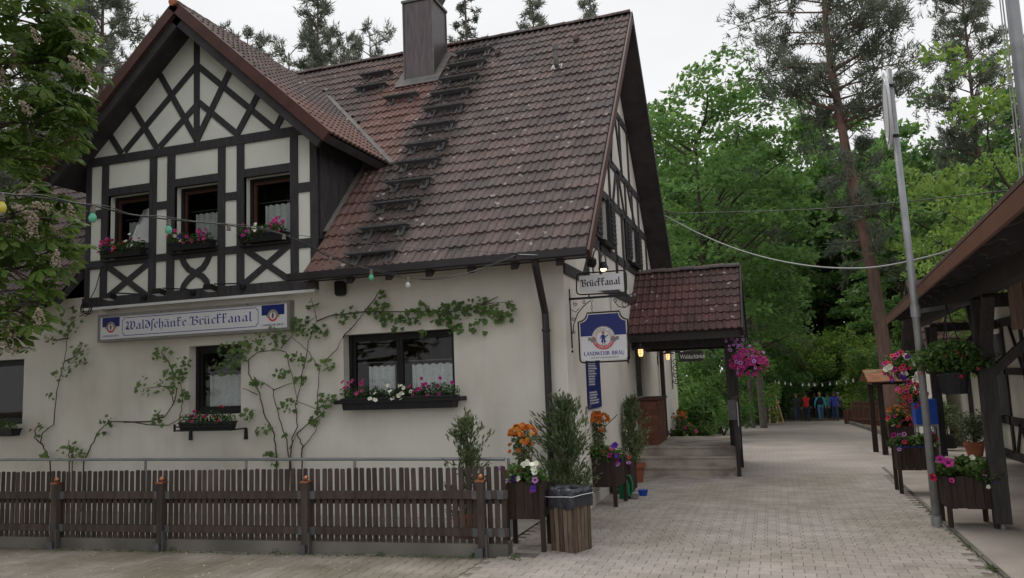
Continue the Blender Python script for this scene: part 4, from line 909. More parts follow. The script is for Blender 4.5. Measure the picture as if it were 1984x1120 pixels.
# floodlights on rods above the sign
def flood(pb, pl, lab):
    b = FP(*pb); b.y = YF - .09; l = FP(*pl, -.34); t = thing('floodlight', lab, 'floodlight', b, 'floodlights above the long sign')
    m_ = MB(); m_.lathe([(.045, 0), (.05, .01), (.05, .05), (.03, .06)], (b.x, YF - .051, b.z), 10, ax=(0, -1, 0)); m_.build('base', MAT['black'], t)
    m_ = MB(); m_.tube([(b.x, YF - .1, b.z + .02), (b.x - .03, YF - .14, b.z + .05), (l.x + .06, l.y + .02, l.z + .06)], .012, 6); m_.build('arm', MAT['black'], t)
    m_ = MB(); m_.prism([(l.x - .08, l.y - .06, l.z + .055), (l.x - .08, l.y - .075, l.z - .03), (l.x - .08, l.y + .05, l.z - .055), (l.x - .08, l.y + .075, l.z + .03)], (.16, 0, 0)); m_.build('housing', MAT['black'], t)
    m_ = MB(); m_.add([(l.x - .07, l.y - .07, l.z - .034), (l.x + .07, l.y - .07, l.z - .034), (l.x + .07, l.y + .045, l.z - .058), (l.x - .07, l.y + .045, l.z - .058)], [(0, 1, 2, 3)]); m_.build('lens', MAT['sign_white'], t)
flood((286, 577), (212, 575), 'leftmost black floodlight on a rod above the long sign'); flood((379, 568), (308, 566), 'middle black floodlight on a rod above the long sign'); flood((476, 557), (407, 558), 'rightmost black floodlight on a rod above the long sign')
# loudspeaker
c = FP(656, 558, -.12); m_ = MB(); m_.prism([c + Vector((x, 0, z)) for x, z in ((-.07, -.09), (-.04, -.115), (.05, -.11), (.08, -.08), (.085, .07), (.05, .105), (-.05, .11), (-.075, .085))], (0, .09, 0)); o = m_.build('loudspeaker', MAT['black'], loc=c); tag(o, 'small black loudspeaker on the wall right of the dormer', 'loudspeaker')
m_ = MB(); m_.box(c.x - .02, c.x + .02, c.y + .09, YF + .005, c.z - .03, c.z + .03); m_.build('bracket', MAT['black'], o)
# coiled cable at the dormer's left foot
m_ = MB(); c = FP(171, 597, -.1)
for k in range(7):
    r = .09 + .012 * (k % 3); m_.tube([c + Vector((r * math.cos(a) + .02 * math.sin(k * 2), -.008 * k, r * math.sin(a) * (.9 + .04 * k) + .015 * math.cos(k * 3))) for a in np.linspace(0, 2 * math.pi, 17)], .006, 5)
m_.tube([c + Vector((0, 0, .1)), FP(185, 560, -.08), FP(196, 520, -.06), FP(199, 516, -.06), FP(120, 522, -.1), FP(60, 530, -.3)], .008, 5)
m_.tube([c + Vector((.05, 0, .05)), FP(205, 603, -.1), FP(230, 598, -.1)], .006, 5); o = m_.build('coiled_cable', MAT['wire'], loc=c); tag(o, 'coil of dark cable hanging left of the long sign', 'cable')

# ------------------------------------------------------------------ plants: leaf and flower tools
def leaf_quads(C, size, aspect=.6, up=.5, fold=.2, face=None):
    n = len(C); nr = rng.normal(size=(n, 3)); nr[:, 2] += up * 2
    if face is not None: nr += np.array(face) * 1.5
    nr = unit(nr); t = unit(np.cross(nr, rng.normal(size=(n, 3)))); b = np.cross(nr, t)
    s = (size * rng.uniform(.65, 1.3, n))[:, None]
    return np.stack([C - t * s, C + b * s * aspect - nr * s * fold, C + t * s, C - b * s * aspect - nr * s * fold], 1)
def blob(c, r, n, hollow=.35):
    d = unit(rng.normal(size=(n, 3))); q = (hollow + (1 - hollow) * rng.random(n) ** .6)[:, None]; return np.array(c) + d * q * np.array(r)
def flower_mesh(col, r=.035, eye=True, lobes=5):
    m_ = MB(); n = lobes * 2; vs = [(0, 0, -.012)]
    for k in range(n): a = math.pi * 2 * k / n; rr = r * .35; vs.append((rr * math.cos(a), rr * math.sin(a), -.004))
    for k in range(n): a = math.pi * 2 * k / n; rr = r * (1.0 if k % 2 == 0 else .84); vs.append((rr * math.cos(a), rr * math.sin(a), .004 * (1 if k % 2 else -1)))
    m_.add(vs, [(0, 1 + k, 1 + (k + 1) % n) for k in range(n)], 1); m_.add([], []); 
    k0 = 0
    for k in range(n): m_.f.append((1 + k, 1 + n + k, 1 + n + (k + 1) % n, 1 + (k + 1) % n)); m_.m.append(0)
    return m_.mesh('flower', [MAT['pet_' + col], MAT['pet_eye'] if eye else MAT['pet_' + col]])
FL = {c: flower_mesh(c, .036, c in ('pink', 'magenta', 'red', 'lilac', 'coral')) for c in PET}
def marigold_mesh(col):
    m_ = MB()
    for ring, (r, z, n) in enumerate(((.034, 0, 9), (.024, .01, 8), (.013, .018, 6))):
        for k in range(n):
            a = 2 * math.pi * (k + .4 * ring) / n; d = 2 * math.pi / n * .55
            m_.add([(0, 0, z - .004), (r * math.cos(a - d), r * math.sin(a - d), z - .003), (r * 1.12 * math.cos(a), r * 1.12 * math.sin(a), z + .004), (r * math.cos(a + d), r * math.sin(a + d), z - .003)], [(0, 1, 2, 3)])
    return m_.mesh('flower', MAT['pet_' + col])
FL['orange'] = marigold_mesh('orange'); FL['amber'] = marigold_mesh('amber')
def add_flowers(parent, spots, size=1.0, face=(0.1, -1, .45), jitter=.45):
    for (p, col) in spots:
        d = (Vector(face) + Vector(rng.normal(0, jitter, 3))).normalized(); q = Vector((0, 0, 1)).rotation_difference(d).to_matrix().to_4x4()
        put('flower', FL[col], parent, Matrix.Translation(p) @ q @ Matrix.Rotation(rng.uniform(0, 6), 4, 'Z') @ Matrix.Scale(size * rng.uniform(.8, 1.2), 4))
def foliage(parent, V, mat, name='foliage'):
    b = np.array(base_of(parent)); return put(name, quads_mesh(name, V - b, 4, mat), parent, Matrix.Translation(base_of(parent)))
def trough(m_, x0, x1, y0, y1, z0, z1, taper=.02):
    m_.add([(x0 + taper, y0 + taper, z0), (x1 - taper, y0 + taper, z0), (x1 - taper, y1 - taper, z0), (x0 + taper, y1 - taper, z0), (x0, y0, z1), (x1, y0, z1), (x1, y1, z1), (x0, y1, z1)],
           [(3, 2, 1, 0), (0, 1, 5, 4), (1, 2, 6, 5), (2, 3, 7, 6), (3, 0, 4, 7), (4, 5, 6, 7)]); m_.box(x0 - .008, x1 + .008, y0 - .008, y1 + .008, z1 - .02, z1 + .004)
def flower_box(label, x0, x1, z0, y1, cols, n, hang=.06, hgt=.13, dpt=.19, fol=900, spread=.13, lefts=None):
    y0 = y1 - dpt; t = thing('flower_box', label, 'flower box', ((x0 + x1) / 2, (y0 + y1) / 2, z0), 'window flower boxes')
    m_ = MB(); trough(m_, x0, x1, y0, y1, z0, z0 + hgt); m_.build('trough', MAT['plastic_black'], t)
    nn = max(6, int((x1 - x0) / .09)); C = np.concatenate([blob((x0 + (i + .5) * (x1 - x0) / nn + rng.normal(0, .02), (y0 + y1) / 2 - .03, z0 + hgt + rng.uniform(.0, .09)), (.10, .11, .11), fol // nn) for i in range(nn)])
    foliage(t, leaf_quads(C, .021, .6), MAT['leaf_box'])
    sp = []
    for i in range(n):
        u = rng.random(); col = cols(u); sp.append(((x0 + u * (x1 - x0) + rng.normal(0, .02), y0 - rng.uniform(-.07, .07), z0 + hgt + rng.uniform(-hang, spread + .07 * math.sin(u * 9))), col))
    add_flowers(t, sp, .95); return t
def pick(*segs):
    def f(u):
        for lim, cs in segs:
            if u < lim: return cs[int(rng.random() * len(cs))]
        return segs[-1][1][0]
    return f
zb_ = zSill + .0
for k, (h, cols, lab) in enumerate(((holes[0], pick((.25, ['red', 'pink']), (.4, ['purple', 'red']), (.6, ['red', 'coral']), (1, ['white', 'white', 'dark', 'red'])), 'flower box with red and white petunias under the left dormer window'),
                          (holes[1], pick((.2, ['pink', 'white']), (.4, ['white', 'purple']), (1, ['pink', 'pink', 'magenta'])), 'flower box with pink and purple petunias under the middle dormer window'),
                          (holes[2], pick((.3, ['magenta', 'pink']), (.65, ['white', 'white', 'dark']), (1, ['pink', 'magenta', 'pink'])), 'flower box with white and pink petunias under the right dormer window'))):
    flower_box(lab, h[0] + .03, h[1] - .01, zb_ + .005, YF - .04, cols, 30, .03, .12, .17, 800, .17)
x0, x1 = onY(664, 780, YF - .2).x, onY(881, 775, YF - .2).x; zz = (onY(664, 797, YF - .2).z + onY(881, 788, YF - .2).z) / 2
t = flower_box('long black flower box with pink and white petunias under the wide window', x0, x1, zz, YF - .03, pick((.26, ['pink']), (.4, ['dark', 'white']), (.62, ['white']), (1, ['pink', 'pink', 'magenta'])), 46, .06, .17, .22, 1700, .24)
m_ = MB(); z_ = zz + .12; m_.bar((x0 - .1, YF - .26, z_), (x1 + .1, YF - .26, z_), .02, .035); m_.box(x1 + .07, x1 + .1, YF - .28, YF + .01, z_ - .03, z_ + .03); m_.box(x0 - .1, x0 - .07, YF - .28, YF + .01, z_ - .03, z_ + .03); m_.build('holder', MAT['black'], t)
x0, x1 = onY(355, 830, YF - .25).x, onY(452, 825, YF - .25).x; zz = onY(400, 833, YF - .25).z
t = flower_box('short black flower box with pink petunias on a bracket below the narrow window', x0, x1, zz, YF - .16, pick((.35, ['pink']), (.6, ['dark', 'red']), (1, ['red', 'dark'])), 14, .02, .12, .2, 900, .17)
m_ = MB()
for xx in (x0 - .06, x1 + .05): m_.box(xx - .012, xx + .012, YF - .38, YF + .005, zz - .012, zz + .01); m_.box(xx - .012, xx + .012, YF - .38, YF - .355, zz, zz + .1); m_.prism([(xx - .02, YF - .03, zz - .01), (xx + .02, YF - .03, zz - .01), (xx + .03, YF - .03, zz - .17), (xx - .03, YF - .03, zz - .17)], (0, .03, 0))
m_.box(x0 - .06, x1 + .05, YF - .38, YF - .365, zz + .05, zz + .07); m_.box(x0 - .06, x1 + .05, YF - .38, YF - .36, zz - .01, zz + .01); m_.build('bracket', MAT['black'], t)
x1 = onY(30, 830, YF - .2).x; flower_box('dark flower box with green leaves at the left edge of the wall', x1 - .9, x1, onY(20, 845, YF - .2).z, YF - .08, pick((1, ['dark'])), 4, .02, .12, .2, 700, .1)

# ------------------------------------------------------------------ vines on the wall
def vine_leaf():
    m_ = MB(); L = [(0, .0), (.42, -.08), (.62, .22), (.36, .36), (.5, .72), (.2, .66), (0, 1.0), (-.2, .66), (-.5, .72), (-.36, .36), (-.62, .22), (-.42, -.08)]
    vs = [(0, .38, .06)] + [(x, y, -.10 * abs(x) - .05 * y * y) for x, y in L]; m_.add(vs, [(0, 1 + k, 1 + (k + 1) % 12) for k in range(12)]); return m_.mesh('leaf', MAT['leaf_vine'])
VL = vine_leaf(); MAT['leaf_vine']
def vine(label, stems, clusters, thick=.012, leafsize=.068, depth=-.05):
    b = FP(*stems[0][0]); t = thing('grape_vine', label, 'vine', (b.x, YF - .05, 0), 'vines trained on the inn wall')
    for j, st in enumerate(stems):
        P = [FP(*p, depth - rng.uniform(0, .03)) for p in st]
        if st[0][1] > 876: P = [Vector((P[0].x + rng.uniform(-.04, .04), P[0].y, 0.0))] + P
        Q = []
        for i in range(len(P) - 1):
            for k in range(4):
                q = P[i].lerp(P[i + 1], k / 4); q.x += rng.normal(0, .006); q.y += rng.normal(0, .006); Q.append(q)
        Q.append(P[-1]); n = len(Q); th = thick * (1.0 if j < 4 else .7)
        m_ = MB(); m_.tube(Q, [th * (1 - .65 * i / n) for i in range(n)], 6); m_.build('stem', MAT['stem'], t)
    for (px, py, rp, n) in clusters:
        for k in range(int(n * 1.35)):
            a = rng.uniform(0, 6.28); rr = rp * math.sqrt(rng.random()); p = FP(px + rr * math.cos(a) * 1.15, py + rr * math.sin(a) * .85, depth - rng.uniform(.0, .14))
            nrm = (Vector((rng.normal(.1, .45), -1, .35 + rng.normal(0, .45)))).normalized(); dwn = Vector((rng.normal(0, .5), -.2, -1)); dwn = (dwn - nrm * dwn.dot(nrm)).normalized()
            s = leafsize * rng.choice([.45, .7, .9, 1.1]) * rng.uniform(.85, 1.1); M = frame_M(p, tuple(dwn.cross(nrm) * s), tuple(dwn * s), tuple(nrm * s)); put('leaf', VL, t, M)
    return t
vine('thin young grape vine climbing the wall left of the long sign', [[(97, 894), (87, 871), (79, 857), (83, 838), (103, 823), (109, 768), (115, 734), (126, 700), (131, 651), (140, 612)], [(84, 865), (67, 848), (69, 832), (75, 822)], [(126, 700), (148, 690), (160, 665)], [(131, 655), (105, 660), (90, 655)]],
     [(140, 612, 22, 16), (136, 630, 24, 20), (158, 674, 16, 12), (118, 723, 16, 10), (152, 696, 16, 12), (97, 767, 8, 4), (98, 657, 14, 7), (75, 832, 16, 8), (86, 880, 8, 3), (135, 706, 14, 8)])
vine('grape vine running sideways along the wall to the narrow window', [[(163, 891), (177, 863), (194, 834), (211, 817), (251, 817), (286, 823), (326, 824), (349, 811), (354, 780), (350, 746), (345, 715)], [(240, 818), (290, 817), (318, 808), (336, 785), (334, 766), (320, 748), (283, 752)], [(340, 730), (325, 700), (312, 680)], [(336, 785), (343, 760), (335, 735)]],
     [(211, 813, 14, 8), (196, 838, 8, 4), (303, 803, 10, 8), (309, 812, 12, 6), (349, 762, 16, 16), (341, 722, 22, 30), (322, 742, 16, 10), (283, 748, 24, 16), (314, 685, 18, 18), (355, 700, 14, 9), (362, 765, 8, 5)])
vine('large grape vine fanning out between the narrow and the wide window', [[(561, 891), (554, 852), (541, 812), (528, 754), (511, 742), (496, 735)], [(563, 888), (566, 849), (576, 827), (573, 785), (585, 730), (599, 660), (614, 621), (602, 578)], [(585, 888), (585, 864), (575, 839), (602, 818), (623, 803), (614, 782), (619, 715), (599, 682), (566, 654)], [(535, 882), (532, 842), (511, 800), (503, 763), (482, 724), (482, 697), (499, 682), (538, 678), (553, 682), (566, 730), (578, 779), (611, 792)], [(632, 697), (650, 680), (663, 657)], [(560, 870), (575, 839)], [(528, 756), (566, 742)], [(545, 675), (575, 640), (614, 612)], [(480, 700), (455, 690), (440, 705)], [(585, 870), (612, 835), (622, 806)], [(499, 765), (470, 752)]],
     [(452, 680, 26, 40), (441, 710, 20, 26), (480, 668, 20, 22), (520, 652, 30, 30), (584, 630, 24, 26), (614, 640, 20, 18), (499, 739, 12, 11), (557, 785, 18, 15), (481, 800, 16, 13), (511, 830, 14, 11), (630, 706, 16, 16), (632, 773, 18, 22), (622, 795, 12, 10), (581, 733, 12, 10), (545, 724, 14, 9), (602, 815, 12, 8), (523, 882, 10, 8), (553, 842, 5, 3), (569, 690, 14, 10), (590, 700, 12, 8), (606, 590, 10, 6), (530, 892, 12, 6)])
vine('dense vine runner growing above the wide window', [[(614, 622), (640, 612), (706, 604), (760, 604), (820, 604), (870, 604), (899, 600), (950, 588), (993, 584)], [(706, 604), (725, 580), (738, 560)], [(663, 655), (690, 625), (706, 606)], [(930, 592), (965, 575)]],
     [(730, 596, 20, 22), (761, 622, 22, 26), (800, 612, 24, 18), (822, 598, 18, 20), (855, 612, 22, 26), (880, 600, 24, 34), (926, 596, 26, 36), (972, 616, 18, 20), (883, 636, 14, 12), (930, 630, 18, 14), (679, 604, 16, 9), (814, 643, 10, 7), (955, 600, 16, 12), (740, 570, 10, 5), (660, 612, 14, 8), (990, 590, 10, 6)], thick=.011, leafsize=.07)
vine('low leafy vine shoot behind the handrail at the left', [[(135, 894), (135, 870), (133, 852)], [(140, 894), (150, 880)]], [(133, 880, 22, 16), (152, 882, 14, 9), (138, 862, 10, 6)])
# ================================================================== entrance porch with steps
PX0, PX1 = XC + .01, -0.74
yb0 = onZ(1340, 923, 0).y; y1_, y2_, y3_ = onZ(1340, 903.4, .16).y, onZ(1340, 884, .32).y, onZ(1340, 869, .48).y
y1_ = max(y1_, yb0 + .01); y2_ = max(y2_, y1_ + .2); y3_ = max(y3_, y2_ + .2)
steps = thing('entrance_steps', 'three worn stone steps and landing below the porch roof', 'steps', ((PX0 + PX1) / 2, yb0, 0))
for k, (ya, yb, z) in enumerate(((yb0, y2_, .16), (y1_ + .24, y3_ + .02, .32), (y3_, 17.6, .48))):
    ya = (yb0, yb0 + .30, yb0 + .60)[k]; m_ = MB(); m_.box(PX0, PX1, ya, 17.6 if k == 2 else ya + .36, (-.3, .0, .1)[k], z - .03); m_.box(PX0, PX1 + .01, ya - .02, (17.62 if k == 2 else ya + .31), z - .029, z); m_.build('landing' if k == 2 else 'step', MAT['step_stone'], steps)
m_ = MB(); m_.box(PX0, PX1 + .02, yb0 - .22, yb0 - .002, -.03, .012); m_.build('threshold_slab', MAT['step_stone'], steps)
PY = yb0 + .75
porch = thing('porch', 'small porch with tiled gable roof on dark posts beside the inn', 'porch', ((PX0 + PX1) / 2, 16.4, .48))
PE, PZE, PR_, PZR = 14.95, 2.655, 16.42, 3.99
PXE = onY(1437, 636, PE).x
PSL = math.hypot(PR_ - PE, PZR - PZE); pc, psn = (PR_ - PE) / PSL, (PZR - PZE) / PSL; PN = Vector((0, -psn, pc)); PUP = Vector((0, pc, psn))
proof = part(porch, 'roof')
m_ = MB(); m_.prism([(XC + .02, PE, PZE), (PXE, PE, PZE), (PXE, PR_, PZR), (XC + .02, PR_, PZR)], -PN * .09); m_.prism([(XC + .02, PR_, PZR), (PXE, PR_, PZR), (PXE, 2 * PR_ - PE, PZE), (XC + .02, 2 * PR_ - PE, PZE)], -Vector((0, psn, pc)) * .09); m_.build('roof_boarding', MAT['soffit'], proof)
ptw, prow = (PXE - XC - .02) / 8.0, PSL / 8.0
pts_ = tile_shape(ptw, prow, .04, .024, .026); ptm = pts_.mesh('tile', MAT['tile2'])
for r in range(8):
    for c in range(8):
        s = r * prow - .02; o_ = Vector((PXE - .01 - (c + .5) * ptw, PE + s * pc, PZE + s * psn)) + PN * (.012 + rng.uniform(-.003, .004))
        put('tile', ptm, proof, frame_M(o_, (1, rng.normal(0, .006), 0), PUP, PN))
m_ = MB(); m_.prism([(XC + .02, PR_, PZR + .03), (PXE, PR_, PZR + .03), (PXE, 2 * PR_ - PE, PZE + .03), (XC + .02, 2 * PR_ - PE, PZE + .03)], -Vector((0, psn, pc)) * .02); m_.build('rear_slope', MAT['tile2'], proof)
pcap = cap_mesh(.36, .1)
for i in range(7): put('ridge_tile', pcap, proof, frame_M((PXE - i * .3, PR_, PZR + .0 + .012 * (i % 2)), (-1, 0, .02), (0, -1, 0), (0, 0, 1)))
m_ = MB(); m_.box(XC + .03, PXE - .03, PE + .02, PE + .06, PZE - .16, PZE - .03); m_.build('fascia', MAT['blackfence'], proof)
# posts, plates, tie beams, brackets
def pbox(name, *a): m_ = MB(); m_.box(*a); m_.build(name, MAT['blackfence'], porch)
xp = onY(1410, 760, 15.45).x
pbox('post', xp - .01, xp + .13, 15.38, 15.52, .48, 2.62); pbox('post', xp + .0, xp + .13, 17.2, 17.33, .48, 2.62)
pbox('beam', XC + .02, PXE - .06, 15.36, 15.52, 2.36, 2.55); pbox('beam', XC + .02, PXE - .06, 17.2, 17.34, 2.36, 2.55)
pbox('tie_beam', xp, xp + .12, 15.525, 17.195, 2.38, 2.52); pbox('tie_beam', XC + .03, XC + .14, 15.525, 17.195, 2.38, 2.52)
m_ = MB(); m_.bar((xp + .04, 15.6, 2.0), (xp + .04, 16.0, 2.37), .08, .08); m_.build('brace', MAT['blackfence'], porch)
m_ = MB(); m_.prism([(PXE - .03, PE, PZE - .02), (PXE - .03, PR_, PZR - .03), (PXE - .03, 2 * PR_ - PE, PZE - .02)], (.02, 0, 0)); m_.build('gable_boarding', MAT['blackfence'], porch)
m_ = MB(); m_.bar((PXE + .015, PE - .05, PZE - .05), (PXE + .015, PR_, PZR - .02), .03, .16, up=PN); m_.build('barge_board', MAT['blackfence'], porch); m_ = MB(); m_.bar((PXE + .015, 2 * PR_ - PE + .05, PZE - .05), (PXE + .015, PR_, PZR - .02), .03, .16, up=Vector((0, psn, pc))); m_.build('barge_board', MAT['blackfence'], porch)
# side screen of the steps
scr = thing('step_screen', 'dark boarded side screen along the right edge of the entrance steps', 'railing', (PX1 + .06, yb0 + .2, 0))
xs = onY(1424, 850, yb0 + .05).x
m_ = MB(); m_.box(xs + .0, xs + .07, yb0 - .02, yb0 + .06, 0, 1.33); m_.build('post', MAT['blackfence'], scr)
m_ = MB(); m_.box(xs - .08, xs + .06, yb0 - .045, yb0 - .022, 1.0, 1.36); m_.build('front_board', MAT['step_metal'], scr)
for k in range(8):
    m_ = MB(); y = yb0 + .08 + k * .155; m_.box(xs + .02, xs + .05, y, y + .14, .42 - .035 * k if False else .40 + .01 * (k % 2), 1.36); m_.build('board', MAT['blackfence'], scr)
m_ = MB(); m_.box(xs + .0, xs + .07, yb0 + 1.33, yb0 + 1.4, .0, 1.33); m_.build('post', MAT['blackfence'], scr); m_ = MB(); m_.box(xs - .02, xs + .085, yb0 - .02, yb0 + 1.42, 1.362, 1.395); m_.build('handrail', MAT['blackfence'], scr)
for z in (.52, 1.2): m_ = MB(); m_.box(xs - .025, xs + .018, yb0 + .06, yb0 + 1.33, z, z + .07); m_.build('rail', MAT['blackfence'], scr)
m_ = MB(); m_.tube([(xs + .056, yb0 + .45, 1.3), (xs + .056, yb0 + .5, 1.1), (xs + .056, yb0 + .53, .85)], .012, 5); m_.build('paint_streak', MAT['white'], scr)
# serving hatch: shutter, counter of brick tiles
cy0, cy1 = 15.62, 16.9
ctr = thing('serving_counter', 'serving counter faced with reddish tiles below the closed hatch', 'counter', (XC + .2, cy0, .48))
cw = .40
m_ = MB(); m_.box(XC + .006, XC + cw - .02, cy0 + .012, cy1, .48, 1.36); m_.build('core', MAT['mortar'], ctr)
for r in range(9):
    z = .485 + r * .096
    for c in range(3 if r % 2 == 0 else 4):
        u0 = XC + .008 + (c * .128 if r % 2 == 0 else (c * .128 - .064)); u1 = u0 + .122
        u0, u1 = max(u0, XC + .008), min(u1, XC + cw - .008)
        if u1 - u0 > .02: m_ = MB(); m_.box(u0, u1, cy0, cy0 + .011, z, z + .09); m_.build('brick', MAT['brick_tile'], ctr)
    for c in range(10):
        v0 = cy0 + .014 + c * .128 + (.064 if r % 2 else 0); v1 = min(v0 + .122, cy1)
        if v1 > v0: m_ = MB(); m_.box(XC + cw - .019, XC + cw - .008, v0, v1, z, z + .09); m_.build('brick', MAT['brick_tile'], ctr)
m_ = MB(); m_.box(XC + .004, XC + cw + .05, cy0 - .05, cy1 + .04, 1.361, 1.40); m_.build('counter_top', MAT['trim_red'], ctr)
sh = thing('roller_shutter', 'closed dark slatted shutter of the serving hatch', 'shutter', (XC - .05, door[0], 1.42))
for k in range(24): m_ = MB(); z = door[2] + k * .05; m_.box(XC - .09, XC - .05 - .012 * 0, door[0], door[1], z, z + .044); m_.build('slat', MAT['step_metal'], sh)
# downpipe and lamps on the side wall
m_ = MB(); m_.tube([(XC + .09, 19.1, 3.3), (XC + .09, 19.1, -.1)], .055, 8); m_.build('downpipe', MAT['gutter'], house); m_ = MB(); m_.tube([(XC + .05, 18.8, 1.3), (XC + .05, 18.8, -.1)], .015, 6); m_.build('cable_pipe', MAT['galv'], house)
MAT['bulb_lit'] = material('bulb_lit', (1, .75, .35), .4, 0, emit=(1.0, .72, .36), estr=7.0); MAT['bulb_halo'] = material('lamp_glass', (.9, .55, .2), .3, 0, emit=(1.0, .66, .28), estr=1.3)
def wall_lamp(y, z, lab):
    t = thing('wall_lamp', lab, 'lamp', (XC, y, z), 'gooseneck lamps on the side wall')
    a = Vector((XC + .01, y, z + .02)); m_ = MB(); m_.tube([a + Vector((.0, 0, -.15)), a + Vector((.02, 0, .15)), a + Vector((.06, 0, .26)), a + Vector((.15, 0, .3)), a + Vector((.23, 0, .26)), a + Vector((.25, 0, .17))], .013, 8); m_.box(XC + .002, XC + .025, y - .03, y + .03, z - .16, z + .06); m_.build('arm', MAT['black'], t)
    c = a + Vector((.25, 0, .0)); m_ = MB(); m_.lathe([(.02, .18), (.05, .15), (.055, .12), (.15, .085), (.15, .075), (.05, .09)], c, 14); m_.build('shade', MAT['black'], t)
    m_ = MB(); m_.lathe([(.001, -.07), (.035, -.06), (.05, .0), (.048, .075)], c, 12); m_.build('glass', MAT['bulb_halo'], t); m_ = MB()
    for k in range(4):
        q = math.pi * k / 4 * 2; m_.tube([c + Vector((.055 * math.cos(q), .055 * math.sin(q), zz)) for zz in (.08, 0)] + [c + Vector((.03 * math.cos(q), .03 * math.sin(q), -.075))], .003, 4)
    for zz in (.04, -.01): m_.tube([c + Vector((.056 * math.cos(q), .056 * math.sin(q), zz)) for q in np.linspace(0, 6.283, 13)], .003, 4, caps=False)
    m_.build('cage', MAT['black'], t); m_ = MB(); m_.ball(c + Vector((0, 0, .01)), .028); m_.build('bulb', MAT['bulb_lit'], t)
p = onX(1219, 690, XC); wall_lamp(p.y - .2, 2.26, 'lit gooseneck lamp at the edge of the hanging brewery sign'); wall_lamp(19.0, 2.24, 'lit gooseneck lamp under the porch near the dark downpipe')
# menu board
mn = thing('menu_board', 'narrow dark blue board with white lines of text on the side wall', 'board', (XC + .02, 11.75, 1.36))
ya, yb_ = onX(1137, 760, XC).y, onX(1162, 760, XC).y; za, zb2 = onX(1150, 791, XC).z, 2.16
m_ = MB(); m_.box(XC + .003, XC + .025, ya, yb_, za, zb2); m_.build('panel', MAT['sign_blue'], mn); m_ = MB(); k = 0
for i, z in enumerate(np.linspace(zb2 - .05, za + .07, 17)):
    if i in (10, 11): continue
    m_ = MB()
    y = ya + .06; w_ = rng.uniform(.35, .62) * (yb_ - ya) / .9
    while y < ya + .06 + w_:
        l = rng.uniform(.012, .03); m_.add([(XC + .0262, y, z), (XC + .0262, y + l, z), (XC + .0262, y + l, z + rng.uniform(.018, .028)), (XC + .0262, y, z + .022)], [(0, 1, 2, 3)]); y += l + .01
    tag(m_.build('text_line', MAT['white'], mn), kind='stuff')


# ------------------------------------------------------------------ hanging signs on the wrought iron arm
HY = 10.47; hb = thing('sign_bracket', 'black wrought iron arm with scrolls holding the hanging signs', 'bracket', (XC, HY, 2.2))
A0, A1 = onY(1101, 580, HY), onY(1217, 571.5, HY); A0.x = XC + .03; zA0 = (A0.z + A1.z) / 2
def strap(m_, pts, r=.009): m_.tube([Vector((p.x, HY, p.z)) for p in pts], r, 6)
def PXY(*l): return [onY(a, b, HY) for a, b in l]
m_ = MB(); m_.bar((XC - .01, HY, zA0), (A1.x, HY, zA0), .025, .03); m_.build('arm', MAT['black'], hb)
m_ = MB(); strap(m_, PXY((1103, 560), (1105, 600), (1109, 675)), .009); m_.lathe([(.001, 0), (.02, .02), (.001, .05)], onY(1109, 680, HY) - Vector((0, 0, .03)), 6); m_.lathe([(.03, -.015), (.03, .015)], (XC - .0, HY, zA0), 8, ax=(1, 0, 0)); m_.build('wall_bar', MAT['black'], hb)
def scroll(m_, c, r, turns, a0, sgn=1, th=.005): c = onY(*c, HY); m_.tube([c + Vector((r * (1 - .8 * t) * math.cos(a0 + sgn * turns * 6.28 * t), 0, r * (1 - .8 * t) * math.sin(a0 + sgn * turns * 6.28 * t))) for t in np.linspace(0, 1, 18)], th, 5)
m_ = MB(); strap(m_, PXY((1110, 645), (1112, 628), (1119, 608), (1130, 594), (1143, 583)), .007); strap(m_, PXY((1107, 600), (1115, 605), (1122, 598)), .005)
for c, r, a in (((1115, 589), .03, 2.0), ((1111, 619), .028, 0), ((1112, 643), .028, 3), ((1132, 586), .028, 1)): scroll(m_, c, r, 1.2, a)
scroll(m_, (1193, 582), .03, 1.2, 2); scroll(m_, (1210, 588), .06, 1.1, .5, -1); strap(m_, PXY((1190, 584), (1199, 594), (1210, 596), (1220, 590)), .006); strap(m_, PXY((1216, 573), (1224, 570), (1228, 564)), .007); m_.build('scrollwork', MAT['black'], hb)
def rounded(pts, r=.03): return pts
def frame_loop(m_, pts, r=.012):
    P = [onY(a, b, HY) for a, b in pts]; P.append(P[0]); m_.tube(P, r, 6, caps=False)
# upper name plate
up_ = thing('name_plate_sign', 'white plate with black blackletter name on top of the iron arm', 'sign', (onY(1165, 570, HY).x, HY, zA0))
f = [(1117, 538), (1119, 532), (1124, 530), (1205, 524), (1210, 525), (1213, 530), (1214, 560), (1212, 565), (1207, 567), (1125, 571), (1119, 569), (1117, 564)]
m_ = MB(); frame_loop(m_, f, .010); strap(m_, PXY((1141, 570), (1141, 579)), .01); m_.build('frame', MAT['black'], up_)
q = PXY((1122, 535), (1207, 529), (1208, 560), (1123, 566)); m_ = MB(); m_.prism([(v.x, HY - .006, v.z) for v in (q[3], q[2], q[1], q[0])], (0, .012, 0)); m_.build('plate', MAT['sign_white'], up_)
w_ = onY(1203, 545, HY).x - onY(1126, 550, HY).x; o_ = onY(1126, 556, HY); o_.y = HY - .0068; ud = (onY(1203, 550, HY) - onY(1126, 556, HY)); ud.y = 0; ud.normalize()
m_ = MB(); nib_text(m_, 'Brückkanal', o_, ud, V, N, .062, .26, 0, w_); m_.build('lettering', MAT['ink_black'], up_)
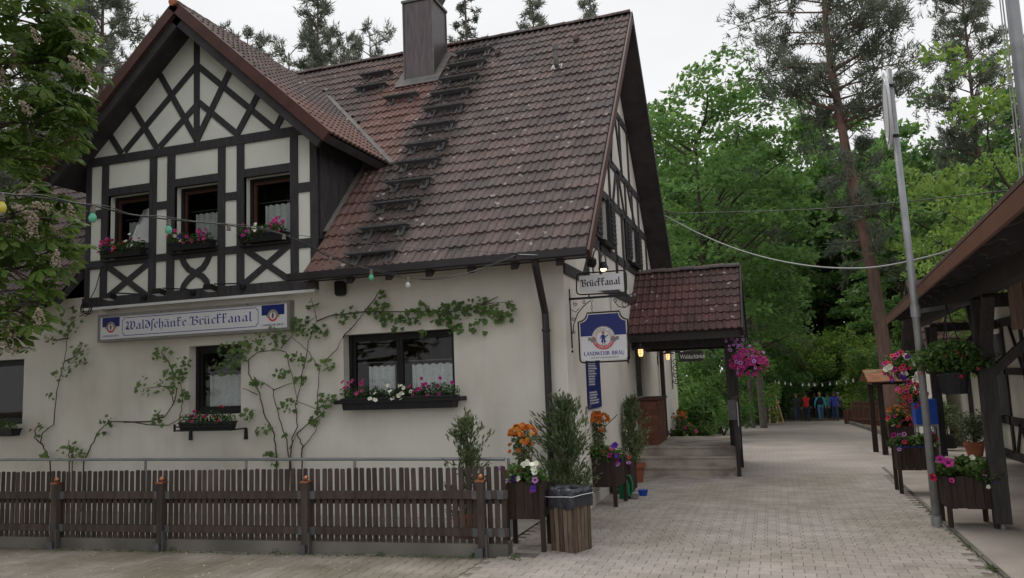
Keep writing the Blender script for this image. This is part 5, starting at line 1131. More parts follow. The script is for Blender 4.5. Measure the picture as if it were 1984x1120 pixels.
# lower brewery sign
lo = thing('hanging_brewery_sign', 'hanging shield sign, blue above white, with round emblem and LANDWEHR-BRÄU lettering', 'sign', (onY(1170, 700, HY).x, HY, onY(1170, 702, HY).z))
def L2(px, py): p = onY(px, py, HY); return (p.x, p.z)
xl, xr = L2(1121.5, 650)[0], L2(1217.5, 650)[0]; zt_, zb3 = L2(1165, 605)[1], L2(1170, 701)[1]; xi0, xi1 = L2(1137, 605)[0], L2(1200, 602)[0]; zs_ = L2(1122, 624)[1]
out = [(xl, zb3 + .04), (xl, zs_)] + [(xl + (xi0 - xl) * (1 - math.cos(a)), zs_ + (zt_ - zs_) * 0 + 0) for a in ()] + [(xl + (xi0 - xl) * math.sin(a), zt_ - (zt_ - zs_) * math.cos(a)) for a in np.linspace(.15, math.pi / 2, 5)] + [(xi1 + (xr - xi1) * (1 - math.cos(a)), zs_ + (zt_ - zs_) * (1 - math.sin(a))) for a in np.linspace(0, math.pi / 2 - .15, 5)] + [(xr, zs_), (xr, zb3 + .04), (xr - .015, zb3 + .012), (xr - .045, zb3), (xl + .045, zb3), (xl + .015, zb3 + .012)]
m_ = MB(); P = [Vector((x, HY, z)) for x, z in out]; m_.tube(P + [P[0]], .011, 6, caps=False); m_.build('frame', MAT['black'], lo)
cxm, czm = (xl + xr) / 2, (zt_ + zb3) / 2
inn = [(cxm + (x - cxm) * .92, czm + (z - czm) * .93) for x, z in out]
m_ = MB(); m_.prism([(x, HY - .008, z) for x, z in inn][::-1], (0, .016, 0)); m_.build('panel', MAT['sign_white'], lo)
zsp = L2(1170, 650)[1]; up_poly = [(x, z) for x, z in inn if z > zsp]; up_poly = [(inn[1][0], zsp)] + up_poly + [(inn[-6][0] if False else cxm + (xr - cxm) * .92, zsp)]
m_ = MB(); flat(m_, [(x - cxm, z - zsp) for x, z in up_poly][::-1], (cxm, HY - .0085, zsp), U, V, N, .001, 1)
emblem(m_, (cxm + .0, HY - .0085, L2(1168, 655)[1]), U, V, N, .158, True); sw_ = (xr - xl) * .82
roman(m_, 'LANDWEHR-BRÄU', (cxm - sw_ / 2, HY - .0085, L2(1170, 688)[1]), U, V, N, .052, sw_, 5)
k = 0; xx = cxm - .19
while xx < cxm + .19:
    l = rng.uniform(.008, .016); flat(m_, [(0, 0), (l, .002), (l + .004, .018), (.004, .016)], (xx, HY - .0085, L2(1170, 694)[1]), U, V, N, .001, 6); xx += l + (.006 if rng.random() < .8 else .016)
m_.build('brewery_emblem', SIGNM, lo)
m_ = MB()
for px in (1146, 1183):
    a, b = onY(px, 580 - (px - 1146) * .08, HY), onY(px + 1, 604, HY); n_ = 4
    for i in range(n_):
        c = a.lerp(b, (i + .5) / n_); m_.tube([c + Vector(((.012 * math.cos(q)) if i % 2 == 0 else 0, 0 if i % 2 == 0 else .012 * math.cos(q), .026 * math.sin(q))) for q in np.linspace(0, 6.283, 9)], .004, 4, caps=False)
m_.build('chain', MAT['galv'], lo)
# spotlight above
sp = thing('sign_spotlight', 'black gooseneck spotlight with a lit bulb above the name plate', 'lamp', onY(1160, 520, HY + .15))
y_ = HY + .1; g = lambda a, b: onY(a, b, y_)
m_ = MB(); m_.tube([g(1150, 530), g(1147, 505), g(1151, 488), g(1157, 480), g(1162, 490), g(1164, 528)], .013, 8); m_.tube([g(1164, 500), g(1168, 491), g(1173, 498), g(1175, 520)], .012, 8); m_.tube([g(1125, 530), g(1138, 520)], .005, 5); m_.build('arm', MAT['step_metal'], sp)
c = g(1146, 509); m_ = MB(); m_.lathe([(.001, -.07), (.06, -.055), (.075, .0), (.06, .06), (.02, .08)], c, 10, ax=(.3, -.3, 1)); m_.build('housing', MAT['black'], sp)
c = g(1169, 520); m_ = MB(); m_.lathe([(.03, .09), (.06, .04), (.075, -.01), (.065, -.012), (.05, .04)], c, 12); m_.build('shade', MAT['black'], sp); m_ = MB(); m_.ball(c + Vector((0, 0, -.005)), .042, 10, 6); m_.build('bulb', MAT['bulb_lit'], sp)
# small wall sign farther back
ws = thing('small_name_sign', 'small dark sign with white lettering on a scrolled wall arm behind the porch', 'sign', (-2.1, 21.6, 2.2))
q0, q1 = onY(1316, 700, 21.6), onY(1362, 684, 21.6); m_ = MB(); m_.box(q0.x, q1.x, 21.59, 21.61, q0.z - .02, q1.z + .06); m_.build('plate', MAT['blackfence'], ws)
m_ = MB(); font_line('Waldschänke', (q0.x + .03, 21.588, q0.z + .06), U, V, N, .17, .001, m_, 0, .72); m_.build('lettering', MAT['white'], ws)
m_ = MB(); m_.tube([(XC + .0, 21.6, q1.z + .08), (q1.x, 21.6, q1.z + .08)], .012, 6)
for k in range(4):
    cz = q0.z - .02 - .17 * k; m_.tube([(XC + .13 + .09 * (1 - .7 * t) * math.cos(6.28 * 1.2 * t + k), 21.6, cz + .09 * (1 - .7 * t) * math.sin(6.28 * 1.2 * t + k)) for t in np.linspace(0, 1, 14)], .012, 5)
m_.tube([(XC + .02, 21.6, q1.z + .2), (XC + .02, 21.6, q0.z - .75)], .014, 5); m_.build('scrolled_arm', MAT['black'], ws)

# ------------------------------------------------------------------ hanging basket
def basket(lab, c, r, cols, n, size=1.0, fol=1500, hook=None, pot=True, leaf=MAT['leaf_box'], droop=.25, group='hanging baskets', lsz=.03, lift=0.0):
    t = thing('hanging_basket', lab, 'hanging basket', c - Vector((0, 0, r * .6)), group)
    if pot: m_ = MB(); m_.lathe([(r * .38, -r * (.55 + lift * .4)), (r * .5, -r * .1), (r * .53, -.02), (r * .53, 0)], c, 14); m_.build('pot', MAT['plastic_black'], t)
    C = np.concatenate([blob(c + Vector((0, 0, r * (.15 + lift))), (r * .95, r * .95, r * .6), fol * 2 // 3), blob(c + Vector((0, 0, r * (lift - droop))), (r * .9, r * .9, r * .5), fol // 3)]); foliage(t, leaf_quads(C, lsz, .5), leaf)
    if hook is not None: 
        m_ = MB()
        for k in range(3): m_.tube([c + Vector((r * .5 * math.cos(k * 2.1), r * .5 * math.sin(k * 2.1), 0)), hook], .006, 4)
        m_.build('hanger', MAT['black'], t)
    sp = []
    for i in range(n):
        d = unit(np.array([rng.normal(), -abs(rng.normal()) - .15, rng.normal() * .8 + .1])); d = d * np.array([1, 1, .85]); sp.append((c + Vector(d * r * rng.uniform(.9, 1.08)) - Vector((0, 0, r * droop * .4)), cols[int(rng.random() * len(cols))]))
    for p_, col in sp:
        add_flowers(t, [(p_, col)], size, tuple((p_ - c).normalized() + Vector((0, -.5, .2))), .25)
    return t
c = onY(1451, 700, 15.3); basket('round hanging basket overflowing with pink petunias on the porch post', c, .335, ['pink', 'pink', 'magenta', 'pink', 'lilac'], 120, 1.1, 1500, c + Vector((-.02, 0, .55)))
C2 = onY(1428, 668, 15.3); t = bpy.data.objects['hanging_basket']; add_flowers(t, [(C2 + Vector((rng.normal(0, .12), -.1 + rng.normal(0, .05), rng.normal(0, .1))), 'lilac') for _ in range(24)], .9)
m_ = MB(); a = onY(1417, 640, 15.37); m_.tube([a + Vector((0, 0, -.2)), a, a + Vector((.15, -.03, .04)), c + Vector((-.02, 0, .56))], .012, 6); m_.prism([a + Vector((-.02, 0, -.12)), a + Vector((.1, 0, -.02)), a + Vector((.12, 0, .06)), a + Vector((.02, 0, .08)), a + Vector((-.04, 0, .02))], (0, -.02, 0)); m_.build('hook_arm', MAT['black'], t)
# ================================================================== fence along the yard
FY0 = lambda x: 8.085 + (x + 3.09) * .066
fence = thing('picket_fence', 'brown wooden picket fence with copper ball caps on its posts', 'fence', (-6, 7.9, 0))
fd = Vector((1, .066, 0)).normalized(); fn = Vector((fd.y, -fd.x, 0))
posts = [onZ(px, py, 0).x for px, py in ((-120, 1052), (110, 1062), (315, 1066), (600, 1070), (938, 1078))]
def fpt(x, off, z): p = Vector((x, FY0(x), z)); return p + fn * off
m_ = MB(); a, b = fpt(-9.9, -.1, .03), fpt(-2.82, -.1, .03); m_.bar(a, b, .2, .2); kerb_o = m_.build('kerb', MAT['concrete'], fence)
tops = [onY(px, py, 7.9).z for px, py in ((-60, 912), (128, 921), (331, 927), (607, 937), (940, 949))]
for k, x in enumerate(posts):
    zt4 = (.80 + .0 * k); m_ = MB(); p = fpt(x, .03, 0); m_.obox(p + Vector((0, 0, zt4 / 2 + .05)), fd * .042, fn * .042, Vector((0, 0, zt4 / 2 - .05))); m_.build('post', MAT['fence'], fence)
    m_ = MB(); c = p + Vector((0, 0, zt4)); m_.obox(c + Vector((0, 0, .006)), fd * .052, fn * .052, Vector((0, 0, .010))); m_.lathe([(.012, .016), (.016, .028), (.001, .03)], c, 8); m_.ball(c + Vector((0, 0, .046)), .030, 12, 8); m_.build('post_cap', MAT['copper'], fence, smooth=False)
    m_ = MB(); m_.obox(p + Vector((0, 0, .10)) + fd * .05 + fn * .02, fd * .006, fn * .03, Vector((0, 0, .14))); m_.obox(p + Vector((0, 0, .04)) - fd * .03 + fn * .05, fd * .04, fn * .012, Vector((0, 0, .06))); m_.build('post_shoe', MAT['galv_dark'], fence)
segs = [(posts[i], posts[i + 1]) for i in range(len(posts) - 1)] + [(posts[-1], -2.80)]
for a, b in segs:
    for z in (.255, .655):
        m_ = MB(); m_.bar(fpt(a + .05, .005, z), fpt(b - (.05 if b < -2.9 else 0), .005, z), .045, .085); m_.build('rail', MAT['fence'], fence)
        for xx in (a + .075, b - .075):
            if xx < -2.85: m_ = MB(); m_.obox(fpt(xx, .03, z), fd * .035, fn * .004, Vector((0, 0, .046))); m_.build('rail_bracket', MAT['galv_dark'], fence)
pm = MB(); pw = .0262
pm.add([(-pw - .003, -.006, 0), (pw + .003, -.006, 0), (pw + .003, .006, 0), (-pw - .003, .006, 0), (-pw, -.006, .83), (pw, -.006, .83), (pw, .006, .83), (-pw, .006, .83), (-pw + .008, -.006, .842), (pw - .008, -.006, .842), (pw - .008, .006, .842), (-pw + .008, .006, .842)],
       [(3, 2, 1, 0), (0, 1, 5, 4), (1, 2, 6, 5), (2, 3, 7, 6), (3, 0, 4, 7), (4, 5, 9, 8), (5, 6, 10, 9), (6, 7, 11, 10), (7, 4, 8, 11), (8, 9, 10, 11)])
picket = pm.mesh('picket', MAT['fence']); R_f = Matrix.Rotation(math.atan2(fd.y, fd.x), 4, 'Z')
x = -9.85; zpt = onY(400, 909, 7.95).z - .842
while x < -2.84:
    put('picket', picket, fence, Matrix.Translation(fpt(x, -.035, zpt + rng.uniform(-.006, .006))) @ R_f @ Matrix.Rotation(rng.normal(0, .006), 4, 'Y')); x += .0795
# second rail behind
for z in (.58,): m_ = MB(); m_.bar(fpt(-9.85, -.075, z), fpt(-2.84, -.075, z), .04, .07); m_.build('rear_rail', MAT['fence'], fence)
# tubular handrail behind the fence
hr = thing('handrail', 'grey tubular handrail in front of the white wall', 'handrail', (-7, 9.1, 0))
zr = (onY(0, 890, 9.1).z + onY(800, 893, 9.1).z) / 2; xe = onY(978, 894, 9.1).x
m_ = MB(); m_.tube([(-13.5, 9.1, zr + .03), (xe, 9.1, zr - .01)], .021, 8); m_.build('rail', MAT['galv'], hr)
for px in (-100, 282, 477, 687, 985):
    m_ = MB(); q = onY(px, 893, 9.1); m_.tube([(q.x, 9.1, zr), (q.x, 9.1, 0)], .019, 8); m_.build('post', MAT['galv'], hr)
strip_sheet('wall_walk', -14.9, -3.06, [8.16, 9.2, 10.19], .004, material('walk_slabs', (0.42, 0.40, 0.36), .9, .15, 3))
# ================================================================== planters, bin and things by the corner
def wood_planter(lab, c, w, d, z0, z1, rot=0, legs=True, group='wooden planters on legs', mat='planter', nb=5, taper=.0):
    t = thing('wooden_planter', lab, 'planter', c, group); R = Matrix.Rotation(rot, 3, 'Z'); ex, ey = R @ Vector((1, 0, 0)), R @ Vector((0, 1, 0)); c = Vector(c)
    for s, (ax, ay, ww, dd) in enumerate(((ex, ey, w, d), (ey, -ex, d, w), (-ex, -ey, w, d), (-ey, ex, d, w))):
        for k in range(nb):
            bw = ww / nb; m_ = MB(); cc = c + ax * (-ww / 2 + bw * (k + .5)) - ay * (dd / 2); cc.z = c.z + (z0 + z1) / 2 + rng.uniform(-.004, .004); m_.obox(cc, ax * (bw / 2 - .0025), ay * .011, Vector((0, 0, (z1 - z0) / 2))); m_.build('board', MAT[mat], t)
    if legs:
        for sx in (-1, 1):
            for sy_ in (-1, 1): m_ = MB(); cc = c + ex * sx * (w / 2 - .0) + ey * sy_ * (d / 2 + .012); m_.obox(cc + Vector((0, 0, (z1 - .02) / 2)), ex * .026, ey * .02, Vector((0, 0, (z1 - .02) / 2))); m_.build('leg', MAT[mat], t)
    m_ = MB(); m_.obox(c + Vector((0, 0, z1 - .05)), ex * (w / 2 - .015), ey * (d / 2 - .015), Vector((0, 0, .012))); m_.build('soil', MAT['soil'], t); return t
def bedding(parent, c, w, d, z, n, cols, fol=900, h=.12, lsz=.026, size=1.0, spill=.08):
    C = np.concatenate([blob((c[0] + rng.uniform(-w / 2, w / 2) * 1.05, c[1] + rng.uniform(-d / 2, d / 2) * 1.05, z + rng.uniform(0, h)), (.11, .11, .09), fol // 12) for _ in range(12)]); foliage(parent, leaf_quads(C, lsz, .6), MAT['leaf_box'])
    add_flowers(parent, [((c[0] + rng.uniform(-.55, .55) * w, c[1] - d / 2 + rng.uniform(-.1, .12), z + rng.uniform(-spill, h + .09)), cols[int(rng.random() * len(cols))]) for _ in range(n)], size)
def marigold(parent, c, z0, z1, r, n, dark=True):
    m_ = MB()
    for k in range(5): m_.tube([(c[0] + rng.normal(0, .02), c[1], z0), (c[0] + rng.normal(0, .04), c[1] + rng.normal(0, .03), (z0 + z1) / 2), (c[0] + rng.normal(0, r * .5), c[1] + rng.normal(0, r * .4), z1 - .05)], .006, 5)
    m_.build('stem', MAT['stem'], parent); C = np.concatenate([blob((c[0], c[1], z0 + (z1 - z0) * .6), (r * .85, r * .8, (z1 - z0) * .36), 420), blob((c[0], c[1], z0 + (z1 - z0) * .25), (r * .5, r * .5, (z1 - z0) * .25), 160)]); foliage(parent, leaf_quads(C, .028, .5), MAT['leaf_thuja'] if dark else MAT['leaf_box'])
    sp = []
    for i in range(n):
        d = unit(np.array([rng.normal(), rng.normal() - .5, abs(rng.normal()) + .1])); low = rng.random() < .12
        p_ = Vector((c[0], c[1], z1 - r * .8)) + Vector(d * np.array([r * 1.02, r, r * .8])); p_.z -= (rng.uniform(.1, .2) if low else 0); sp.append((p_, 'orange' if rng.random() < .72 else 'amber'))
    for p_, col in sp: add_flowers(parent, [(p_, col)], .72, (p_.x - c[0], p_.y - c[1] - .15, .35), .2)
# front planter beside the fence
cpos = Vector((onY(1022, 1000, 8.55).x, 8.58, 0)); zt5 = onY(1022, 935, 8.35).z; zb5 = onY(1022, 1007, 8.35).z
t = wood_planter('dark wooden planter on splayed legs between fence and bin, with orange marigolds and white petunias', cpos, .40, .40, zb5, zt5, .12, nb=4)
bedding(t, cpos, .42, .4, zt5, 26, ['white', 'white', 'lilac', 'lilac', 'purple', 'red', 'white'], 1000, .12, .028, 1.1); marigold(t, (cpos.x - .03, cpos.y, 0), zt5, onY(1012, 822, 8.58).z, .155, 80)
# second planter by the corner
c2p = Vector((onY(1168, 960, 11.5).x, 11.6, 0)); zt6 = onY(1168, 890, 11.35).z; zb6 = onY(1168, 944, 11.35).z
t = wood_planter('tall dark planter by the house corner with marigolds and pink petunias', c2p, .5, .5, zb6, zt6, -.1, nb=4)
bedding(t, c2p, .52, .5, zt6, 20, ['pink', 'pink', 'magenta', 'lilac', 'purple', 'coral'], 1000, .13, .03, 1.3); marigold(t, (c2p.x - .06, c2p.y, 0), zt6, onY(1156, 798, 11.6).z, .2, 95)
c3p = Vector((onY(1206, 930, 12.7).x, 12.75, 0)); zt7 = onY(1206, 897, 12.6).z; t = wood_planter('low dark planter box behind the green watering can', c3p, .34, .45, .04, zt7, -.05, legs=False, nb=3); bedding(t, c3p, .34, .4, zt7, 8, ['lilac', 'magenta', 'coral'], 300, .05, .024, 1.2)
# bushes
def conifer(lab, c, z0, z1, r, n, pot=None, potmat='terracotta_red', sparse=False, lean=0):
    t = thing('thuja_bush', lab, 'bush', (c[0], c[1], 0), 'evergreen bushes by the inn'); h = z1 - z0
    if pot: pr, ph = pot; m_ = MB(); m_.lathe([(pr * .72, 0), (pr * .9, ph * .8), (pr * 1.06, ph * .82), (pr * 1.06, ph), (pr * .9, ph)], (c[0], c[1], 0), 16); m_.build('pot', MAT[potmat], t)
    m_ = MB(); m_.tube([(c[0], c[1], z0 - .05 if pot else 0), (c[0] + .02, c[1], z0 + h * .5), (c[0] + lean, c[1], z1 - .05)], [.02, .014, .004], 6); Vs = []
    nb_ = int(n / 40)
    for k in range(nb_):
        u = rng.random() ** (1.1); zz = z0 + u * h * .95; rr = r * (.45 + .75 * math.sin(math.pi * min(u * .8 + .12, 1))) * (rng.uniform(.2, 1.0)) * (.7 + .6 * math.sin(k * 1.7) ** 2) * (1 - .45 * u ** 3) ; a = rng.uniform(0, 6.28); base = np.array([c[0] + lean * u, c[1], zz]); tip = base + np.array([math.cos(a) * rr, math.sin(a) * rr, rng.uniform(.08, .42) * (1 if u < .8 else .5)])
        if k % 3 == 0: m_.tube([base, (base + tip) / 2, tip], [.005, .004, .002], 4, caps=False)
        q = rng.random((40, 1)) ** .7; Cc = base + (tip - base) * q + rng.normal(0, .03, (40, 3)); d = unit((tip - base) + rng.normal(0, .10, (40, 3)) + np.array([0, 0, .1])); b = unit(np.cross(d, rng.normal(size=(40, 3)))); L_ = rng.uniform(.02, .05, (40, 1)); w_ = L_ * .28
        Vs.append(np.stack([Cc - d * L_, Cc + b * w_, Cc + d * L_, Cc - b * w_], 1))
    m_.build('trunk', MAT['bark'], t); foliage(t, np.concatenate(Vs), MAT['leaf_thuja']); return t
p = onY(1097, 900, 9.75); conifer('large feathery evergreen bush behind the bin at the house corner', (p.x, 9.75), .12, onY(1097, 776, 9.75).z, .42, 6600, (.2, .2), 'plastic_black')
p = onY(902, 900, 9.0); conifer('small sparse evergreen bush behind the right end of the fence', (p.x, 9.0), .15, onY(910, 812, 9.0).z, .34, 2300, (.17, .3), 'terracotta_red', True, .03)
p = onY(1228, 880, 13.9); conifer('slender dark evergreen in a terracotta pot beside the steps', (p.x, 13.9), .3, onY(1228, 778, 13.9).z, .30, 4200, (.19, .32), 'terracotta_red')
# bin
bc = onZ(1100, 1071, 0); bc.y += .18; bc.z = 0; bn = thing('litter_bin', 'square bin of weathered wooden slats lined with a black bag', 'bin', bc); bz = onY(1105, 946, bc.y).z
th = math.radians(-24); ex, ey = Vector((math.cos(th), math.sin(th), 0)), Vector((-math.sin(th), math.cos(th), 0)); hw = .155
for ax, ay in ((ex, ey), (ey, -ex), (-ex, -ey), (-ey, ex)):
    for k in range(5): m_ = MB(); cc = bc + ax * (-hw + (k + .5) * 2 * hw / 5) - ay * hw; lean_ = ay * -.012; m_.add([cc + lean_ * s2 + ax * s1 * (hw / 5 - .005) + ay * s3 * .01 + Vector((0, 0, z)) for z, s2 in ((.0, 0), (bz - .02, 1)) for s3 in (-1, 1) for s1 in (-1, 1)], [(0, 2, 3, 1), (4, 5, 7, 6), (0, 1, 5, 4), (2, 6, 7, 3), (0, 4, 6, 2), (1, 3, 7, 5)]); m_.build('slat', MAT['binwood'], bn)
m_ = MB(); n_ = 40; rows = []
for j, (zz, gr) in enumerate(((bz - .19, 1.20), (bz - .10, 1.22), (bz - .03, 1.18), (bz + .02, 1.10), (bz - .01, .94), (bz - .12, .86))):
    ring = []
    for i in range(n_):
        a = 2 * math.pi * i / n_; sq = 1 / max(abs(math.cos(a)), abs(math.sin(a))); sq = min(sq, 1.40); r2 = hw * sq * gr + rng.normal(0, .003); ring.append(bc + ex * (r2 * math.cos(a)) + ey * (r2 * math.sin(a)) + Vector((0, 0, zz + .012 * math.sin(i * .9 + j) * (1.2 if j == 0 else .6) + rng.normal(0, .003))))
    rows.append(ring)
m_.add([q for r2 in rows for q in r2], [(j * n_ + i, j * n_ + (i + 1) % n_, (j + 1) * n_ + (i + 1) % n_, (j + 1) * n_ + i) for j in range(5) for i in range(n_)]); m_.add([q - Vector((0, 0, .02)) for q in rows[5]], [tuple(range(n_))]); m_.build('bag', MAT['bag'], bn, smooth=True)
m_ = MB(); m_.tube([bc + ex * (hw * 1.245 * min(1 / max(abs(math.cos(a)), abs(math.sin(a))), 1.40) * math.cos(a)) + ey * (hw * 1.245 * min(1 / max(abs(math.cos(a)), abs(math.sin(a))), 1.40) * math.sin(a)) + Vector((0, 0, bz - .07 + .015 * math.cos(a))) for a in np.linspace(0, 2 * math.pi, 33)], .004, 4, caps=False); m_.build('string', MAT['white'], bn)
# watering can, bowls
wc = onZ(1211, 965, 0); t = thing('watering_can', 'green plastic watering can beside the planter', 'watering can', wc); m_ = MB(); m_.lathe([(.085, 0), (.09, .02), (.08, .2), (.06, .26), (.05, .27)], wc, 16); m_.build('body', MAT['green_plastic'], t, smooth=True)
m_ = MB(); m_.tube([wc + Vector((x, 0, z)) for x, z in ((.0, .26), (.03, .34), (.09, .34), (.125, .24), (.12, .1), (.085, .05))], .016, 8); m_.build('handle', MAT['green_plastic'], t, smooth=True); m_ = MB(); m_.tube([wc + Vector((-.07, .03, .05)), wc + Vector((-.16, .08, .16)), wc + Vector((-.24, .12, .3))], [.022, .016, .014], 8); m_.lathe([(.015, 0), (.04, .04)], wc + Vector((-.24, .12, .3)), 10); m_.build('spout', MAT['green_plastic'], t)
def bowl(lab, p, r, h, mat, sq=False):
    m_ = MB(); m_.lathe([(r * .8, 0), (r, h * .85), (r * 1.08, h), (r * .95, h), (r * .75, .015), (.0001, .014)], p, 4 if False else 18); o = m_.build('bowl', MAT[mat], loc=p, smooth=False); tag(o, lab, 'bowl'); m_ = MB(); m_.lathe([(r * .98, h), (r * 1.1, h + .002), (r * 1.1, h + .008), (r * .98, h + .006)], p, 18); m_.build('rim', MAT[mat], o); return o
bowl('steel dog bowl on the paving by the watering can', onZ(1229, 966, 0), .075, .05, 'steel'); bowl('blue plastic dog bowl on the paving', onZ(1246, 960, 0), .075, .075, 'blue_plastic')
# drain grate by the front planter
dg = thing('drain_grate', 'dark slotted drain grate in the paving beside the front planter', 'drain', onZ(1018, 1075, 0)); p = onZ(1018, 1076, 0)
for k in range(9): m_ = MB(); m_.box(p.x - .14 + k * .032, p.x - .122 + k * .032, p.y - .09, p.y + .09, -.01, .004); m_.build('slot_bar', MAT['step_metal'], dg)
# plants beyond the steps
pb = Vector((onY(1325, 840, 19.5).x, 19.8, gz(19.8))); t = wood_planter('dark planter box with marigolds at the far end of the side wall', pb, .7, .4, .03, .42, 0, legs=False, nb=4); bedding(t, pb, .7, .4, pb.z + .42, 16, ['white', 'lilac', 'pink'], 700, .2, .05, 1.5); marigold(t, (pb.x - .1, pb.y, 0), pb.z + .42, onY(1320, 797, 19.8).z, .22, 34)
# weeds along the kerb
Cw = np.concatenate([blob((x, FY0(x) - .08 + rng.normal(0, .05), .02), (.05, .04, .03), 26) for x in (-7.0, -4.3, -4.25, -2.72, -2.68, -2.75, -5.6, 1.75, 1.78, -3.2)]); Cw2 = np.stack([rng.uniform(-9, -3, 500), np.zeros(500), np.full(500, .008)], 1); Cw2[:, 1] = 8.085 + (Cw2[:, 0] + 3.09) * .066 - .06 - np.abs(rng.normal(0, .05, 500)); Cw3 = np.stack([rng.normal(1.79, .015, 130), rng.uniform(7.8, 12, 130), np.full(130, .006)], 1)
tag(put('kerb_weeds', quads_mesh('kerb_weeds', leaf_quads(np.concatenate([Cw, Cw2, Cw3]), .013, .5), 4, MAT['leaf_box'])), 'small weeds and moss growing along the kerbs', 'weeds', kind='stuff')
# ================================================================== timber shelter on the right
EA = Vector((1.435, 5.027, 2.8)); EB = Vector((2.438, 18.21, 2.8)); ed = (EB - EA).normalized(); en = Vector((ed.y, -ed.x, 0))
def EP(y, off, z): t = (y - EA.y) / ed.y; p = EA + ed * t + en * off; return Vector((p.x, p.y, z))
pav = thing('timber_shelter', 'open timber shelter with brown fascia and dark carved rafters at the right', 'shelter', EP(11, .5, 0))
RS = math.tan(math.radians(27)); Y0, Y1 = 2.0, EB.y
rn = (Vector((0, 0, 1)) - en * RS).normalized(); ru = (en + Vector((0, 0, RS))).normalized()
m_ = MB(); m_.bar(EP(Y0, -.012, 2.8), EP(Y1, -.012, 2.8), .03, .125); m_.build('fascia', MAT['fascia'], pav)
m_ = MB(); m_.prism([EP(Y0, 0.005, 2.80), EP(Y0, 4.4, 2.80 + 4.4 * RS), EP(Y1, 4.4, 2.80 + 4.4 * RS), EP(Y1, 0.005, 2.80)], Vector((0, 0, .045))); m_.build('roof_boarding', MAT['board'], pav)
m_ = MB(); m_.prism([EP(Y0, -.03, 2.868), EP(Y0, 4.4, 2.868 + 4.4 * RS), EP(Y1 + .05, 4.4, 2.868 + 4.4 * RS), EP(Y1 + .05, -.03, 2.868)], Vector((0, 0, .03))); m_.build('roof_covering', MAT['tile2'], pav)
y = Y0 + .3
while y < Y1 - .02:
    m_ = MB(); prof = [(.03, -.005), (.03, -.055), (.09, -.075), (.15, -.08), (.19, -.11), (.2, -.15), (.26, -.165), (.33, -.17), (.36, -.2), (4.2, -.2), (4.2, -.005)]
    m_.prism([EP(y, o, 2.8 + o * RS + z) for o, z in prof], ed * .085); m_.build('rafter', MAT['soffit'], pav); y += .86
BO = .52; zbm = 2.72
m_ = MB(); m_.bar(EP(Y0, BO, zbm - .01), EP(Y1 - .1, BO, zbm - .01), .15, .19); m_.build('wall_plate', MAT['blackfence'], pav)
m_ = MB(); m_.bar(EP(Y0, BO + 2.6, zbm + 1.1), EP(Y1 - .1, BO + 2.6, zbm + 1.1), .14, .18); m_.build('purlin', MAT['blackfence'], pav)
for yy in (10.3, 17.75):
    p = EP(yy, BO + (.22 if yy > 15 else 0), 0); g0 = gz(yy); m_ = MB(); m_.obox((p.x, p.y, (2.6 + g0 + .06) / 2), ed * .085, en * .085, Vector((0, 0, (2.6 - g0 - .06) / 2))); m_.build('post', MAT['blackfence'], pav)
    m_ = MB(); m_.tube([(p.x, p.y, g0 - .05), (p.x, p.y, g0 + .07)], .03, 8); m_.build('post_foot', MAT['galv'], pav)
    for s in (-1, 1):
        m_ = MB(); m_.bar(p + Vector((0, 0, 1.93)) + ed * s * .06, p + ed * s * .62 + Vector((0, 0, 2.60)), .09, .12, up=ed.cross(Vector((0, 0, 1)))); m_.build('knee_brace', MAT['blackfence'], pav)
    m_ = MB(); m_.bar(p + Vector((0, 0, 1.75)) + en * .06, p + en * .95 + Vector((0, 0, 2.55)), .1, .13, up=ed); m_.build('knee_brace', MAT['blackfence'], pav)
    m_ = MB(); m_.bar(p + Vector((0, 0, 2.58)), p + en * 2.7 + Vector((0, 0, 2.58)), .13, .16); m_.build('tie_beam', MAT['blackfence'], pav)
# boarded panel hanging in the near bay
xq = onY(1953, 560, 9.4).x
for k in range(9): m_ = MB(); x0 = xq + k * .14; m_.box(x0, x0 + .132, 9.40, 9.43, 2.2, min(2.62, 2.80 + .2) + .2 + k * .07); m_.build('panel_board', MAT['board'], pav)
# half-timbered side building
hb2 = thing('half_timbered_shed', 'low white shed with dark timber framing inside the shelter', 'building', (4.5, 15, 0))
WX = 4.32; m_ = MB(); m_.box(WX, WX + .2, 8.0, 18.75, -.3, 3.0); m_.box(WX + .2, 9, 18.55, 18.75, -.3, 3.0); m_.build('wall', MAT['plaster'], hb2)
def sb(y0, z0, y1, z1, w=.12): m_ = MB(); a, b = Vector((WX - .01, y0, z0)), Vector((WX - .01, y1, z1)); m_.bar(a, b, .06, w, up=Vector((1, 0, 0)).cross(b - a)); m_.build('timber_beam', MAT['blackfence'], hb2)
for z, w in ((.06, .16), (.72, .16), (1.66, .13), (2.6, .16)): sb(8.0, z, 18.75, z, w)
for y in (8.1, 10.4, 12.6, 14.6, 16.1, 17.3, 18.7): sb(y, .1, y, 2.6, .11)
for y in (16.2, 14.7, 12.7): sb(y + .1, .12, y + .5, .68, .06); sb(y + .9, .12, y + .52, .68, .06)
for y in (16.2, 14.7): sb(y, 1.7, y + .6, 2.55, .06)
m_ = MB(); m_.box(WX - .035, WX + .02, 17.38, 18.64, .82, 2.4); m_.build('window_opening', MAT['soffit'], hb2); m_ = MB(); m_.box(WX - .12, WX - .04, 17.6, 18.68, .78, .815); m_.build('sill', MAT['blackfence'], hb2)
